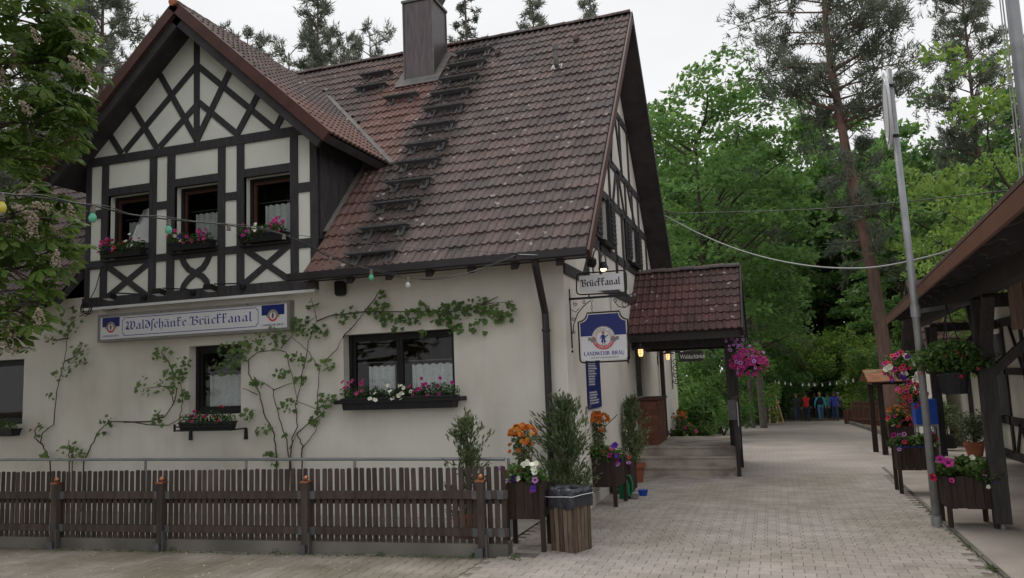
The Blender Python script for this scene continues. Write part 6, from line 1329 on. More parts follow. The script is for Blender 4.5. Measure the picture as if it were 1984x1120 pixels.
# small tiled hut farther back
hut = thing('tiled_hut', 'small hut with red tiled roof seen below the shelter roof', 'building', (5.2, 22, gz(22)))
m_ = MB(); m_.box(4.4, 7.6, 21.6, 24.6, gz(22) - .3, 2.35); m_.build('wall', MAT['plaster'], hut); m_ = MB(); m_.box(3.75, 4.05, 21.7, 24.5, gz(22) - .3, 2.0); m_.build('white_post_wall', MAT['plaster'], hut)
hz0, hz1, hy0, hy1 = 2.22, 4.1, 21.05, 23.0; hs = math.hypot(hy1 - hy0, hz1 - hz0); hup = Vector((0, (hy1 - hy0) / hs, (hz1 - hz0) / hs)); hn = Vector((0, -hup.z, hup.y))
m_ = MB(); m_.prism([(3.6, hy0, hz0), (8, hy0, hz0), (8, hy1, hz1), (3.6, hy1, hz1)], -hn * .08); m_.prism([(3.6, hy1, hz1), (8, hy1, hz1), (8, 2 * hy1 - hy0, hz0), (3.6, 2 * hy1 - hy0, hz0)], -Vector((0, hup.z, hup.y)) * .08); hr_ = m_.build('roof', MAT['soffit'], hut)
hut_tile = tile_shape(.3, .29).mesh('tile', MAT['tile2'])
for r in range(9):
    for c in range(14):
        put('tile', hut_tile, hr_, frame_M(Vector((3.75 + c * .3, hy0 + r * .29 * hup.y, hz0 + r * .29 * hup.z)) + hn * .01, (1, 0, 0), hup, hn))
m_ = MB(); m_.box(3.6, 8, hy0 - .06, hy0 - .02, hz0 - .1, hz0 + .03); m_.build('gutter', MAT['galv'], hut)
for k in range(5): m_ = MB(); m_.box(4.5 + k * .6, 4.6 + k * .6, 21.56, 21.6, gz(22), 2.3); m_.build('timber_beam', MAT['blackfence'], hut)
# ------------------------------------------------------------------ poles
p1 = thing('sign_pole', 'grey metal pole carrying an oval sign seen edge-on', 'pole', (1.69, 10.3, 0))
topz = onY(1722, 135, 10.3).z
m_ = MB(); m_.tube([(1.69, 10.3, 0), (1.69, 10.3, 2.6), (1.655, 10.3, topz)], [.042, .042, .038], 14); m_.build('shaft', MAT['galv'], p1, smooth=True)
m_ = MB(); m_.tube([(1.69, 10.3, 0), (1.69, 10.3, .12)], .056, 12); m_.build('foot', MAT['galv'], p1)
oz = (onY(1725, 140, 10.3).z + onY(1735, 285, 10.3).z) / 2; oh = (onY(1725, 140, 10.3).z - onY(1735, 285, 10.3).z) / 2
vw = Vector((1.55, 10.2, 0)).normalized(); sidev = Vector((-vw.y, vw.x, 0)); fdir = (vw * 1.0 + Vector((vw.y, -vw.x, 0)) * -.10).normalized()
cc = Vector((1.655, 10.3, oz)) + sidev * .07; m_ = MB(); n_ = 30; nrm2 = fdir.cross(Vector((0, 0, 1)))
m_.prism([cc + fdir * (.36 * math.cos(a)) + Vector((0, 0, oh * math.sin(a))) for a in np.linspace(0, 2 * math.pi, n_, endpoint=False)], nrm2 * .025); m_.build('oval_sign', MAT['sign_white'], p1)
m_ = MB(); m_.tube([cc + fdir * (.30 * math.cos(a)) + Vector((0, 0, oh * .84 * math.sin(a))) + nrm2 * .0 for a in np.linspace(0, 2 * math.pi, 31)], .012, 5, caps=False); m_.build('sign_rim', MAT['galv'], p1)
for dz_ in (oh * .62, -oh * .72): m_ = MB(); m_.tube([(1.66, 10.3, oz + dz_ - .02), (1.66, 10.3, oz + dz_ + .02)], .046, 12); m_.bar((1.66, 10.3, oz + dz_), cc + Vector((0, 0, dz_)), .03, .03); m_.build('clamp', MAT['black'], p1)
zc_ = onY(1775, 603, 10.3).z; bq = EP(10.9, BO - .08, zc_ + .06); m_ = MB(); m_.tube([(1.69, 10.3, zc_ - .07), (1.69, 10.3, zc_ + .07)], .055, 12); m_.bar((1.69, 10.3, zc_ - .01), onY(1898, 583, 10.75), .03, .05); m_.build('stay_arm', MAT['galv'], p1)
p2 = thing('flag_pole', 'thick grey flagpole leaving the picture at the upper right', 'pole', (2.225, 7.5, 0)); m_ = MB(); m_.tube([(2.225, 7.5, 0), (2.225, 7.5, 9)], [.058, .046], 16); m_.build('shaft', MAT['galv'], p2, smooth=True)
m_ = MB(); m_.tube([(2.13, 7.45, 1.2), (2.14, 7.45, 4.5), (2.13, 7.45, 9)], .006, 5); m_.tube([(2.115, 7.46, 1.2), (2.12, 7.46, 4.5), (2.14, 7.46, 9)], .005, 5); m_.build('halyard', MAT['wire_light'], p2)
# ------------------------------------------------------------------ planters and baskets under the shelter
pa = Vector((1.93, 13.0, 0)); t = wood_planter('far dark planter on tall legs under the shelter eave', pa, .5, .36, .33, .66, .03, nb=5); bedding(t, pa, .5, .36, .67, 12, ['magenta', 'lilac', 'white', 'red'], 1300, .14, .03, 1.2)
m_ = MB(); m_.obox(pa + Vector((0, 0, .655)), Vector((.235, 0, 0)), Vector((0, .165, 0)), Vector((0, 0, .02))); m_.build('liner', MAT['blue_plastic'], t)
pb2 = Vector((2.06, 10.48, 0)); t = wood_planter('near dark planter on legs beside the pole with magenta petunias', pb2, .46, .40, .21, .57, .02, nb=5); bedding(t, pb2, .5, .4, .58, 8, ['magenta', 'pink', 'white', 'lilac', 'coral'], 1900, .14, .034, .85, .14); add_flowers(t, [(onY(1822, 890, 10.15), 'magenta'), (onY(1838, 896, 10.12), 'magenta'), (onY(1808, 925, 10.12), 'red'), (onY(1930, 928, 10.2), 'purple')], 1.55); C = blob(onY(1928, 925, 10.25), (.13, .1, .12), 200); foliage(t, leaf_quads(C, .03, .6), MAT['leaf_box'])
c = onY(1752, 707, 11.3); basket('hanging basket with pink, white and purple petunias left of the grey pole', c, .27, ['pink', 'white', 'purple', 'pink', 'coral', 'white'], 46, 1.1, 1000, onY(1753, 650, 11.3), lsz=.026)
c = onY(1846, 722, 10.2); t = basket('big grey hanging pot with a dark leafy fuchsia right of the pole', c, .34, ['coral', 'red'], 6, .55, 2000, c + Vector((0, 0, .8)), leaf=MAT['leaf_box'], droop=.0, lsz=.036, lift=.42)
C = np.concatenate([blob(onY(1800, 700, 10.2), (.22, .2, .14), 300), blob(onY(1895, 700, 10.3), (.26, .2, .14), 350)]); foliage(t, leaf_quads(C, .036, .5), MAT['leaf_box'])
c = onY(1764, 762, 11.9); basket('small hanging pot of coral fuchsia below the pink basket', c, .20, ['coral', 'coral', 'pink'], 40, .95, 600, c + Vector((0, 0, .6)), lsz=.022)
pc_ = onG(1752, 868); pc_.y += .3; t = wood_planter('distant dark planter with orange and white flowers by the path', pc_, .55, .4, .25, .52, 0, nb=4); bedding(t, pc_, .6, .4, pc_.z + .55, 14, ['white', 'amber', 'coral', 'pink'], 900, .22, .05, 1.5); marigold(t, (pc_.x - .05, pc_.y, 0), pc_.z + .5, onY(1745, 785, pc_.y).z, .24, 40, False)
bl = thing('blue_box_stand', 'bright blue box on a pale metal stand under the shelter', 'box', (2.79, 17.0, gz(17))); m_ = MB(); m_.box(2.6, 2.98, 16.9, 17.3, .70, 1.18); m_.build('box', MAT['blue_plastic'], bl)
for sx in (2.62, 2.96):
    for sy_ in (16.92, 17.28): m_ = MB(); m_.box(sx - .015, sx + .015, sy_ - .015, sy_ + .015, gz(17), .70); m_.build('leg', MAT['galv'], bl)
m_ = MB(); m_.box(2.61, 2.97, 16.95, 17.2, .66, .695); m_.build('tray', MAT['galv'], bl)
def pot_bush(lab, g, r, h, mat, bush_top, br, n):
    t = thing('potted_shrub', lab, 'potted plant', g, 'potted shrubs under the shelter'); m_ = MB(); m_.lathe([(r * .72, 0), (r * .95, h * .8), (r * 1.08, h * .82), (r * 1.08, h), (r * .9, h)], g, 16); m_.build('pot', MAT[mat], t)
    m_ = MB(); m_.tube([(g.x, g.y, g.z + h * .9), (g.x, g.y, bush_top - .1)], .015, 5); m_.build('trunk', MAT['bark'], t); hh = bush_top - g.z - h; C = np.concatenate([blob((g.x + rng.normal(0, br * .35), g.y + rng.normal(0, br * .35), g.z + h + hh * rng.uniform(.15, .85)), (br * .6, br * .6, hh * .22), n // 14) for _ in range(14)]); foliage(t, leaf_quads(C, .028, .45), MAT['leaf_thuja']); return t
g = onZ(1890, 884, -.03); pot_bush('bushy shrub in an orange terracotta pot under the shelter', g, .19, .27, 'terracotta', onY(1880, 795, g.y).z, .36, 2400)
g = onZ(1838, 868, -.08); pot_bush('dark shrub in a black tub behind the shelter post', g, .24, .3, 'plastic_black', onY(1836, 770, g.y).z, .34, 2200)
# notice board with a little plank roof
nbd = thing('notice_board', 'wooden notice stand with little rust coloured plank roof', 'notice board', Vector((2.35, 19.7, gz(19.7))))
for q_ in ((2.16, 19.9, 1.5), (2.24, 18.9, 1.5)): m_ = MB(); m_.box(q_[0] - .055, q_[0] + .055, q_[1] - .055, q_[1] + .055, gz(q_[1]) - .05, q_[2]); m_.build('post', MAT['planter'], nbd)
m_ = MB(); m_.box(2.1, 2.9, 18.95, 19.85, 1.44, 1.5); m_.build('board_beam', MAT['blackfence'], nbd)
MAT['rustplank'] = material('rust_plank', (0.24, 0.10, 0.045), .8, .35, 6, .4, 40, rnd=.2, col2=(.16, .13, .08), c2scale=3)
for k in range(6):
    for s in (0, 1): m_ = MB(); f0 = k / 6; f1 = f0 + .155; z0, z1 = 1.50 + .26 * f0, 1.50 + .26 * f1; y0, y1 = (18.6 + .8 * f0, 18.6 + .8 * f1) if s == 0 else (20.2 - .8 * f1, 20.2 - .8 * f0); za, zb = (z0, z1) if s == 0 else (z1, z0); m_.add([(1.98, y0, za), (2.8, y0, za), (2.8, y1, zb), (1.98, y1, zb), (1.98, y0, za + .02), (2.8, y0, za + .02), (2.8, y1, zb + .02), (1.98, y1, zb + .02)], [(3, 2, 1, 0), (4, 5, 6, 7), (0, 1, 5, 4), (1, 2, 6, 5), (2, 3, 7, 6), (3, 0, 4, 7)]); m_.build('plank', MAT['rustplank'], nbd)
# ------------------------------------------------------------------ far end of the path: low wall, paling fences, easel
MAT['retaining'] = material('old_wall', (0.20, 0.19, 0.175), .9, .3, 1.5, .4, 30, col2=(0.09, 0.085, 0.075), c2scale=1.2, stretch=(1, 1, .3))
wl = thing('low_concrete_wall', 'low stained concrete wall at the end of the yard', 'wall', (-2.5, 46, gz(46)))
for k in range(6): m_ = MB(); x0 = -8.4 + k * 1.42; m_.box(x0, x0 + 1.39, 46.2, 46.5, gz(46) - .2, gz(46) + .80 + rng.uniform(-.02, .02)); m_.build('wall_block', MAT['retaining'], wl)
def paling(name, lab, a, b, z0, h, mat, pitch=.13, w=.09, top=None):
    t = thing(name, lab, 'fence', (a + b) / 2, 'paling fences at the edge of the wood'); d = (b - a); L = d.length; d = d / L; nrm = Vector((d.y, -d.x, 0)); pm_ = MB(); pm_.obox((0, 0, h / 2), (w / 2, 0, 0), (0, .012, 0), (0, 0, h / 2)); me = pm_.mesh('paling', MAT[mat]); R = Matrix.Rotation(math.atan2(d.y, d.x), 4, 'Z'); x = 0
    while x < L: q = a + d * x; put('paling', me, t, Matrix.Translation((q.x, q.y, z0(q.y) + rng.uniform(-.02, .02))) @ R); x += pitch
    for f in (.25, .8): m_ = MB(); m_.bar(a + nrm * .03 + Vector((0, 0, z0(a.y) + h * f)), b + nrm * .03 + Vector((0, 0, z0(b.y) + h * f)), .04, .08); m_.build('rail', MAT[mat], t)
    if top: m_ = MB(); m_.bar(a + Vector((0, 0, z0(a.y) + h + .03)), b + Vector((0, 0, z0(b.y) + h + .03)), .1, .04); m_.build('top_rail', MAT[top], t)
    return t
paling('wooden_fence', 'low weathered paling fence on top of the concrete wall', Vector((-8.2, 46.8, 0)), Vector((-.1, 46.8, 0)), lambda y: gz(46) + .7, .85, 'planter')
fa, fb = onG(1652, 821), onG(1740, 835); fa = Vector((onY(1652, 800, 42).x, 42, 0)); fb = Vector((7.5, 25.5, 0))
MAT['fence_red'] = material('red_brown_fence', (0.13, 0.062, 0.042), .8, .3, 4, rnd=.15)
paling('wooden_fence', 'reddish paling fence with pale top rail right of the walkers', fa, fb, gz, 1.05, 'fence_red', .15, .09, 'board')
m_ = MB(); m_.bar(Vector((onY(1652, 820, 42).x - .1, 42.2, gz(42) + .06)), Vector((3.4, 26, gz(26) + .06)), .14, .14); o = m_.build('bed_edging', MAT['concrete'], loc=(3, 34, gz(34))); tag(o, 'concrete edging of the bare soil bed beside the path', 'kerb')
bx = thing('slatted_litter_bin', 'small slatted wooden bin at the corner of the reddish fence', 'bin', (onY(1643, 800, 42.4).x, 42.4, gz(42.4))); c = Vector(bx.location)
for k in range(10): a = 6.283 * k / 10; m_ = MB(); q = c + Vector((.19 * math.cos(a), .19 * math.sin(a), .36)); m_.obox(q, (-.05 * math.sin(a), .05 * math.cos(a), 0), (.012 * math.cos(a), .012 * math.sin(a), 0), (0, 0, .36)); m_.build('slat', MAT['fence_red'], bx)
m_ = MB(); m_.lathe([(.17, .02), (.17, .7)], c, 12); m_.build('liner', MAT['plastic_black'], bx)
# easel
ez = thing('wooden_easel', 'pale wooden easel frame standing before the wood', 'easel', (onY(1502, 800, 45).x, 45, gz(45))); c = Vector(ez.location); hh = onY(1500, 763, 45).z - c.z
wd = onY(1516, 800, 45).x - onY(1492, 800, 45).x
for a, b in (((-.5, 0), (-.36, 1)), ((.18, 0), (.10, 1)), ((.62, 0), (.12, 1)), ((.12, 0), (-.34, 1))): m_ = MB(); m_.bar(c + Vector((a[0] * wd, (.0 if a[0] < .5 else .25), 0)), c + Vector((b[0] * wd, .1, hh)), .085, .085, up=(0, 1, 0)); m_.build('leg', MAT['pinewood'], ez)
for f in (.37, .72): m_ = MB(); m_.bar(c + Vector((-.46 * wd, -.04, hh * f)), c + Vector((.42 * wd, -.04, hh * f)), .05, .10, up=(0, 0, 1)); m_.build('crossbar', MAT['pinewood'], ez)
# ================================================================== trees
def limb_tube(m_, a, b, r0, r1, bend=.12, seg=5, n=5):
    a, b = np.array(a, float), np.array(b, float); L = np.linalg.norm(b - a); off = rng.normal(0, bend * L * .5, 3); off[2] = abs(off[2]) * .6
    pts = [a + (b - a) * t + off * math.sin(math.pi * t) for t in np.linspace(0, 1, n)]
    m_.tube(pts, [r0 + (r1 - r0) * t for t in np.linspace(0, 1, n)], seg, caps=False)
def dec_meshes(H, R, th, nc, nl, leaf, lmat, name, trunk_r=.22, shell=.5, flat_=.62, bark='bark', lean=0.0, cr=1.0, jit=.12):
    cz, rz = th + (H - th) / 2, (H - th) / 2
    d = unit(rng.normal(size=(nc, 3))); q = (shell + (1 - shell) * rng.random(nc) ** .5)[:, None]
    C = d * q * np.array([R, R, rz]) * (1 + jit * rng.normal(size=(nc, 1))); C[:, 2] += cz; C[:, 0] += lean * (C[:, 2] / H)
    m_ = MB(); top = (lean, 0, H * .9); pts = [(0, 0, -.3), (rng.normal(0, .08), rng.normal(0, .08), th * .6), (lean * .4, rng.normal(0, .1), th + (H - th) * .35), (lean * .8, 0, th + (H - th) * .75)]
    m_.tube(pts, [trunk_r * 1.15, trunk_r * .85, trunk_r * .5, trunk_r * .12], 8, caps=False)
    for k in rng.choice(nc, min(nc, 34), replace=False):
        c = C[k]; zz = min(max(th * .75, c[2] - np.hypot(c[0], c[1]) * rng.uniform(.5, 1.0)), H * .8); f = zz / H; limb_tube(m_, (lean * f, 0, zz), c, trunk_r * .30, .018)
    Vs = []
    for c in C:
        r = rng.uniform(.75, 1.25) * cr; n = int(nl * r * r); dd = unit(rng.normal(size=(n, 3))); dd[:, 2] = np.where(dd[:, 2] < -.2, -dd[:, 2], dd[:, 2]); P = c + dd * (rng.random((n, 1)) ** .35) * np.array([r, r, r * flat_]); Vs.append(leaf_quads(P, leaf, .55, .6, .15))
    return m_.mesh(name + '_trunk', MAT[bark], True), quads_mesh(name + '_crown', np.concatenate(Vs), 4, lmat)
def tufts(C, D, n, L, w):
    """needle tufts: thin blades around points C pointing roughly along D"""
    N = len(C); Cc = np.repeat(C, n, 0); Dd = unit(np.repeat(D, n, 0) + rng.normal(0, .65, (N * n, 3))); b = unit(np.cross(Dd, rng.normal(size=(N * n, 3)))); l = L * rng.uniform(.6, 1.3, (N * n, 1)); base = Cc + rng.normal(0, L * .25, (N * n, 3))
    return np.stack([base - b * w, base + b * w, base + Dd * l], 1)
def pine_parts(trunk, z0, R, nb, prof, tuft_n=11, L=.34, w=.030, up=.25, droop=0.0, per=13, sub=.32):
    """branches set along a trunk polyline; prof(u) gives relative branch length for u in 0..1 (bottom..top of crown)"""
    T = [np.array(p, float) for p in trunk]; ztop = T[-1][2]; m_ = MB(); Cs = []; Ds = []
    def at(z):
        for i in range(len(T) - 1):
            if T[i][2] <= z <= T[i + 1][2]: f = (z - T[i][2]) / (T[i + 1][2] - T[i][2]); return T[i] + (T[i + 1] - T[i]) * f
        return T[-1]
    for k in range(nb):
        u = (k + rng.random()) / nb; z = z0 + u * (ztop - z0); a = k * 2.4 + rng.normal(0, .4); Lb = R * prof(u) * rng.uniform(.6, 1.12); s = at(z); dr = np.array([math.cos(a), math.sin(a), up + rng.normal(0, .12)]); e = s + dr * Lb; e[2] -= droop * Lb
        mid = (s + e) / 2 + np.array([0, 0, .10 * Lb]); m_.tube([s, mid, e], [.055 * (1 - .6 * u), .03, .01], 5, caps=False)
        nsub = max(3, int(per * prof(u) + .5))
        for j in range(nsub):
            t = rng.uniform(.3, 1.0); p = s * (1 - t) ** 2 + 2 * mid * t * (1 - t) + e * t * t; sd = unit(rng.normal(size=3) + dr * .6 + np.array([0, 0, .25])); q = p + sd * Lb * sub * rng.uniform(.4, 1)
            if j % 2 == 0: m_.tube([p, q], [.012, .006], 4, caps=False)
            for f in (.35, .7, 1.0): Cs.append(p + (q - p) * f + rng.normal(0, .05, 3)); Ds.append(sd + np.array([0, 0, .35]))
    return m_, tufts(np.array(Cs), unit(np.array(Ds)), tuft_n, L, w)
def make_tree(name, label, loc, rot, scale, trunk_me, crown_me, cat='tree', group='trees of the wood'):
    t = thing(name, label, cat, loc, group); M = Matrix.Translation(loc) @ Matrix.Rotation(rot, 4, 'Z') @ (Matrix.Diagonal((*scale, 1)) if isinstance(scale, tuple) else Matrix.Scale(scale, 4))
    if trunk_me: put('trunk', trunk_me, t, M)
    put('crown', crown_me, t, M); return t
DEC = [dec_meshes(16, 4.6, 4.0, 80, 135, .17, MAT['leaf_dec'], 'beech'), dec_meshes(17, 4.0, 5.0, 75, 135, .17, MAT['leaf_dec'], 'hornbeam', cr=.95), dec_meshes(15, 5.0, 3.0, 85, 125, .18, MAT['leaf_dec'], 'lime', cr=1.1)]
DECB = dec_meshes(10, 3.6, 2.2, 70, 120, .12, MAT['leaf_bright'], 'maple', .16, cr=.85)
def straight(H, r=.2, lean=0.0): return [(0, 0, -.3), (lean * .3, 0, H * .4), (lean * .7, .1, H * .75), (lean, 0, H)]
def pine_variant(H, z0, R, nb, prof, mat, bark, name, tr=.2, **k):
    T = straight(H, lean=rng.normal(0, .4)); m_, tv_ = pine_parts(T, z0, R, nb, prof, **k); m_.tube(T, [tr, tr * .8, tr * .45, .03], 8, caps=False); return m_.mesh(name + '_trunk', MAT[bark], True), quads_mesh(name + '_crown', tv_, 3, MAT[mat])
PINE = [pine_variant(22, 11, 3.4, 64, lambda u: 1.0 - .55 * u if u > .2 else .75, 'needle', 'bark_pine', 'pine'), pine_variant(23, 9, 2.9, 80, lambda u: 1.02 - .8 * u, 'needle', 'bark_pine', 'pine_slim', per=12), pine_variant(20, 12, 3.0, 30, lambda u: .9 - .3 * u, 'needle', 'bark_pine', 'pine_sparse', per=9)]
SPRUCE = pine_variant(24, 4, 3.6, 100, lambda u: 1.02 - .92 * u, 'needle_dark', 'bark_grey', 'spruce', up=-.05, droop=.22, per=11, L=.22, sub=.26)
def tree_at(kind, px, topy, Y, label, base_z=None, wide=1.0, name=None, group='trees of the wood', rot=None):
    tm, cm, H0 = kind; top = onY(px, topy, Y); bz = gz(Y) if base_z is None else base_z; s = (top.z - bz) / H0; return make_tree(name or 'broadleaf_tree', label, Vector((top.x, Y, bz)), rng.uniform(0, 6.28) if rot is None else rot, (s * wide, s * wide, s), tm, cm, group=group)
D0, D1, D2 = (*DEC[0], 15.8), (*DEC[1], 16.8), (*DEC[2], 15); DB = (*DECB, 10.2); P0, P1_, P2_ = (*PINE[0], 22.3), (*PINE[1], 23.2), (*PINE[2], 20.2); SPR = (*SPRUCE, 24.2)
# the oak right behind the inn, with sky between its limbs
tm, cm = dec_meshes(15.5, 4.2, 1.5, 190, 130, .125, MAT['leaf_dec'], 'oak', .22, .35, cr=.85, jit=.03)
tree_at((tm, cm, 15.4), 1338, 132, 32, 'tall open oak rising beside the inn gable', wide=1.08, name='oak_tree')
tree_at(D1, 1432, 262, 44, 'slender green tree between the oak and the tall pine', wide=.75); tree_at(D0, 1560, 185, 68, 'broad green tree behind the tall red pine', wide=.85); tree_at(D2, 1380, 300, 50, 'broadleaf tree filling the gap right of the oak', wide=.9)
tree_at(D2, 1680, 255, 64, 'dark green tree behind the oval sign pole', wide=.95); tree_at(D0, 1800, 225, 40, 'round green tree right of the oval sign pole', wide=.95); tree_at(D1, 1720, 350, 50, 'smaller green tree behind the grey pole', wide=.95)
tree_at(DB, 1945, 60, 27, 'tall yellowish green maple at the upper right edge', wide=.85, name='maple_tree'); tree_at(DB, 1915, 335, 21, 'bright green maple above the shelter fascia', wide=.75, name='maple_tree'); tree_at(D1, 2060, 150, 34, 'green tree at the right picture edge', wide=.9); tree_at(D0, 1860, 320, 46, 'green tree deep behind the maples', wide=.9)
tree_at(P0, 1858, -70, 37, 'pine with open crown left of the flagpole', name='pine_tree', wide=.8)
lab_rows = ['farthest row of the wood, broadleaf tree beyond the walkers']
k = 0
for Y, step, ty, rl in ((66, 100, 300, 'nearest'), (78, 88, 310, 'middle'), (96, 80, 320, 'farthest')):
    px = 1180 + 20 * (k % 3)
    while px < 2250:
        if Y == 66 and 1460 < px < 1700: px += step; k += 1; continue
        tree_at((D0, D1, D2)[k % 3], px + rng.uniform(-15, 15), ty + rng.uniform(-50, 50), Y + rng.uniform(-3, 3), 'broadleaf tree in the ' + rl + ' of the three deep rows closing the wood', wide=rng.uniform(.95, 1.15), group=rl + ' deep row of the wood'); px += step; k += 1
tree_at(D1, 1470, 300, 64, 'green tree filling the gap left of the tall pine', wide=.9); tree_at(D2, 1260, 330, 44, 'green tree close behind the gable edge', wide=.9); tree_at(D0, 1620, 290, 74, 'green tree behind the trunk of the tall pine')
# low undergrowth at the end of the path and behind the porch
def shrub_mass(name, label, spots, mat, leaf, n, cat='shrub'):
    for i, (px, py0, py1, Y, wpx) in enumerate(spots):
        a, b = onY(px, py0, Y), onY(px, py1, Y); R = wpx * Y / FPX / 2; h = max(a.z - gz(Y), .4); t = thing(name, label[i], cat, Vector((a.x, Y, gz(Y))), 'shrubs at the edge of the wood')
        m_ = MB()
        for _ in range(6): limb_tube(m_, (a.x, Y, gz(Y)), (a.x + rng.normal(0, R * .6), Y + rng.normal(0, R * .5), gz(Y) + h * rng.uniform(.5, .95)), .03, .008)
        m_.build('stem', MAT['bark'], t); mat_ = mat if i % 2 == 0 or Y < 40 else MAT['leaf_bright']; C = np.concatenate([blob((a.x + rng.normal(0, R * .5), Y + rng.normal(0, R * .45), gz(Y) + h * rng.uniform(.12, .88)), (R * .36, R * .36, h * .16), n // 26, .2) for _ in range(26)]); foliage(t, leaf_quads(C, leaf, .55), mat_)  # every other far bush takes brighter leaves in place of missing light
shrub_mass('leafy_shrub', ['bright green shrub seen through the porch beside the wall', 'broad green shrub framed by the porch post', 'dark shrub left of the concrete wall', 'yellow green shrub right of the porch post', 'low green shrub by the pale path edge'],
           [(1345, 672, 830, 25.5, 110), (1392, 690, 830, 30, 110), (1420, 730, 800, 42, 90), (1455, 735, 800, 43, 70), (1342, 770, 835, 21.3, 60)], MAT['leaf_dec'], .065, 5200)
shrub_mass('undergrowth_bush', ['dark undergrowth behind the easel', 'dark undergrowth behind the walker in black', 'dark undergrowth behind the walker in blue', 'dark undergrowth behind the far bin', 'tall undergrowth at the left of the forest track', 'tall undergrowth at the right of the forest track', 'undergrowth behind the reddish fence', 'undergrowth behind the notice stand', 'high bushes behind the soil bed', 'bush behind the blue box'],
           [(1520, 690, 800, 54, 130), (1575, 700, 800, 62, 120), (1640, 690, 800, 60, 130), (1690, 670, 800, 52, 120), (1470, 640, 800, 56, 150), (1740, 640, 800, 50, 150), (1720, 660, 800, 44, 90), (1770, 640, 800, 38, 110), (1830, 600, 800, 33, 130), (1900, 610, 800, 30, 130)], MAT['leaf_dec'], .12, 3600)
shrub_mass('brightened_shrub', ['light green sapling thicket behind the walker in black', 'light green sapling thicket behind the walkers in blue', 'light green sapling thicket right of the far bin', 'light green sapling thicket behind the easel'], [(1558, 640, 800, 57, 120), (1622, 630, 800, 56.4, 130), (1690, 640, 800, 57.2, 120), (1505, 640, 800, 56.6, 110)], MAT['leaf_bright'], .13, 4200)  # thickets added with lightened leaf colour to brighten the dark end of the wood
shrub_mass('undergrowth_bush', ['tall far thicket closing the forest track at the left', 'tall far thicket closing the forest track behind the red vest', 'tall far thicket closing the forest track behind the light blue jacket', 'tall far thicket closing the forest track at the right', 'tall far thicket right of the far bin', 'tall far thicket left of the easel'], [(1500, 600, 800, 74, 190), (1560, 590, 800, 82, 190), (1610, 590, 800, 78, 190), (1670, 600, 800, 74, 190), (1730, 590, 800, 72, 190), (1440, 600, 800, 70, 190)], MAT['leaf_bright'], .2, 5600)  # bright leaf colour makes up for the shade among these thickets
# ------------------------------------------------------------------ the tall leaning red pine
Yp = 29.0; path = [onY(*p, Yp) for p in ((1738, 850), (1716, 700), (1692, 530), (1662, 400), (1637, 280), (1614, 150), (1600, 50), (1594, -60), (1592, -120))]
tp = thing('tall_red_pine', 'tall leaning pine with a bare reddish trunk right of the porch', 'tree', path[0]); T = [tuple(p) for p in path]
m_ = MB(); sm = []
for i in range(len(T) - 1):
    for f in (0, .25, .5, .75): sm.append(np.array(T[i]) * (1 - f) + np.array(T[i + 1]) * f)
sm.append(np.array(T[-1])); n_ = len(sm); m_.tube(sm, [.25 - .20 * (i / n_) for i in range(n_)], 10, caps=False)
zb0 = onY(1660, 420, Yp).z
mb_, tv1 = pine_parts(T, onY(1630, 260, Yp).z, 3.0, 50, lambda u: (.95 if u < .55 else 1.15 - .75 * (u - .55) / .45) * (1.0 if u > .1 else .6), tuft_n=10, per=15, up=.18, L=.30, w=.022)
mb2, tv2 = pine_parts(T[:5], onY(1690, 520, Yp).z, 1.7, 18, lambda u: .8, tuft_n=10, per=11, up=-.1, droop=.15, L=.26, w=.020)
m_.v, m_.f, m_.m = m_.v, m_.f, m_.m; m_.build('trunk', MAT['bark_pine'], tp, True); mb_.build('branch', MAT['bark_pine'], tp, True); mb2.build('dry_branch', MAT['bark_grey'], tp, True)
b = np.array(base_of(tp)); put('crown', quads_mesh('crown', np.concatenate([tv1, tv2]) - b, 3, MAT['needle']), tp, Matrix.Translation(base_of(tp)))
for (e1, e2) in (((1620, 190), (1480, 105)), ((1632, 240), (1770, 165)), ((1612, 140), (1735, 60)), ((1625, 215), (1500, 180))):
    a_, c_ = np.array(onY(*e1, Yp)), np.array(onY(*e2, Yp)); c_[1] -= 1.0; m_ = MB(); m_.tube([a_, (a_ + c_) / 2 + np.array([0, 0, -.15]), c_], [.07, .045, .015], 6, caps=False); m_.build('branch', MAT['bark_pine'], tp, True)
    Cs = np.array([a_ + (c_ - a_) * t + rng.normal(0, .25, 3) * (.4 + .6 * t) for t in rng.uniform(.35, 1.05, 110)]); put('needle_tufts', quads_mesh('needle_tufts', tufts(Cs, np.tile(np.array([[.0, 0, .6]]), (110, 1)) + (c_ - a_) / np.linalg.norm(c_ - a_) * .6, 9, .26, .018) - b, 3, MAT['needle']), tp, Matrix.Translation(base_of(tp)))
m_ = MB(); c = onY(1673, 276, Yp - .3); Cn = blob(c, (.34, .3, .28), 300, .1); put('mistletoe_clump', quads_mesh('mistletoe_clump', tufts(Cn, np.tile(np.array([[0, 0, .1]]), (300, 1)), 4, .16, .012) - b, 3, MAT['needle_dark']), tp, Matrix.Translation(base_of(tp)))
